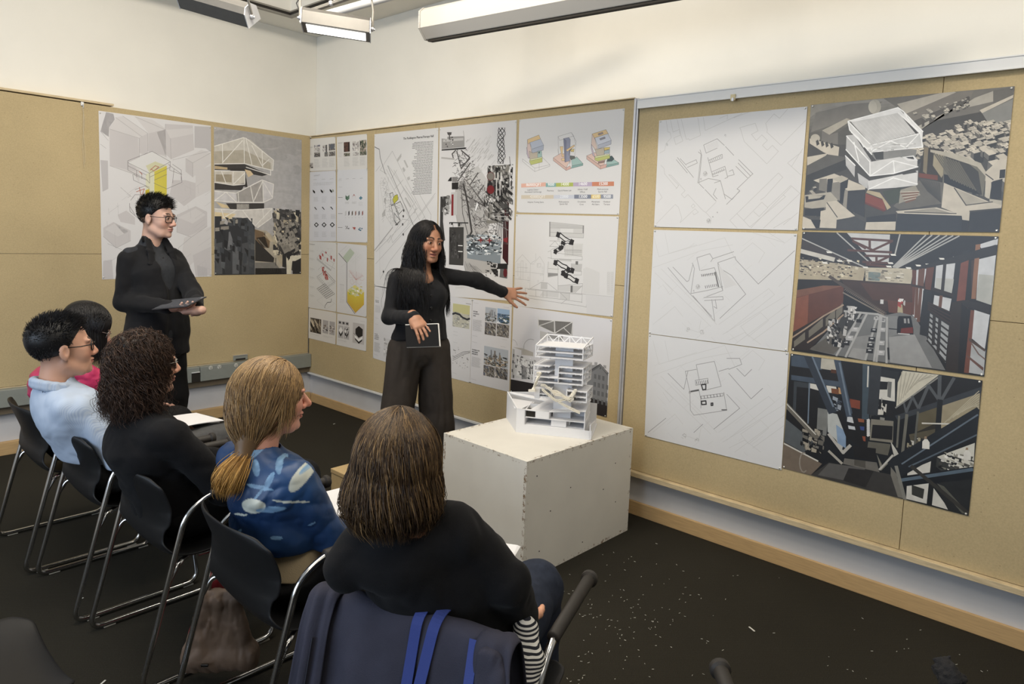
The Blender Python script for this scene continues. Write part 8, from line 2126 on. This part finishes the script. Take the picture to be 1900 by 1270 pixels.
s=Sdf(); s.chain([cl(-.285,-.215,.755),cl(-.315,-.235,.60),cl(-.34,-.27,.35),cl(-.35,-.285,.14)],[.018,.022,.022,.019],.02,side=lw,ratio=1.9); cloth(t,'sleeve',s,.005,M_navy,folds(.010,(22,22,7),95))
b=MB()
for y in (.262,): b.tube([cl(-.308,y*.86,.68),cl(-.332,y*.95,.45),cl(-.352,y*1.08,.14)],.0022,6)
b.build('seam',mat('dark_seam',rgb(34,35,46),rough=.9),t,smooth=60)
M_tote=mat('royal_blue_webbing',rgb(46,62,128),rough=.8,bump=.2,bscale=500)
t=thing('tote_bag','royal blue bag strap looped over the navy jacket','bag',tuple(cl(-.3,-.08,.5)))
def ribbon(pts,w_,side):
    b=MB(); pts=np.array(round_path(pts,.05)); sd=nrm(side); b.grid([[q-sd*w_/2,q+sd*w_/2] for q in pts]); return b
ribbon([cl(-.18,-.03,.70),cl(-.20,-.03,.785),cl(-.268,-.03,.782),cl(-.318,-.02,.55),cl(-.345,-.03,.12)],.026,lw).build('strap',M_tote,t,solid=.003)
ribbon([cl(-.18,-.07,.70),cl(-.20,-.07,.785),cl(-.272,-.075,.782),cl(-.322,-.055,.60),cl(-.348,-.035,.40),cl(-.352,-.04,.12)],.026,lw+UP*.1).build('strap',M_tote,t,solid=.003)
ribbon([cl(-.27,-.17,.765),cl(-.335,-.185,.66),cl(-.375,-.20,.42),cl(-.385,-.205,.12)],.022,lw).build('strap',M_tote,t,solid=.003)
M_str=mat('navy_white_stripes',rgb(30,34,48),rough=.85); nt,p=nodes(M_str); tc=nt.nodes.new('ShaderNodeTexCoord'); wv=nt.nodes.new('ShaderNodeTexWave'); wv.bands_direction='Z'; wv.inputs['Scale'].default_value=36; wv.inputs['Distortion'].default_value=1.2; wv.inputs['Detail Scale'].default_value=.6
rr=nt.nodes.new('ShaderNodeValToRGB'); rr.color_ramp.interpolation='CONSTANT'; rr.color_ramp.elements[0].color=rgb(28,30,40); rr.color_ramp.elements[1].color=rgb(222,220,214); rr.color_ramp.elements[1].position=.5
nt.links.new(tc.outputs['Object'],wv.inputs[0]); nt.links.new(wv.outputs['Fac'],rr.inputs[0]); nt.links.new(rr.outputs[0],p.inputs['Base Color'])
s=Sdf(); s.chain([dep(962,1128,1.70),dep(975,1170,1.66),dep(985,1225,1.62),dep(975,1300,1.58)],[.012,.022,.026,.02],.02,side=RT,ratio=1.3)
tagit(cloth(None,'striped_scarf',s,.006,M_str,folds(.006,(18,18,8),97)),'navy and white striped cloth hanging at the right side of the nearest chair','scarf')
# fuzzy cover on the far arm tip of the empty chair
q=Vector(np.array(parent_mat(chairs[5]) @ Vector((.33,-.257,.655)))); s=Sdf(); s.cap(np.array(q)-A3(.02,.02,-.01),np.array(q)+A3(.0,.0,.02),.03,.026,.02)
tagit(cloth(None,'fuzzy_cover',s,.004,mat('black_fuzzy_fabric',rgb(26,25,26),rough=.95,bump=.6,bscale=300),folds(.012,(50,50,50),99)),'rumpled black cloth stuck on one arm tip of the empty lower chair','cloth')
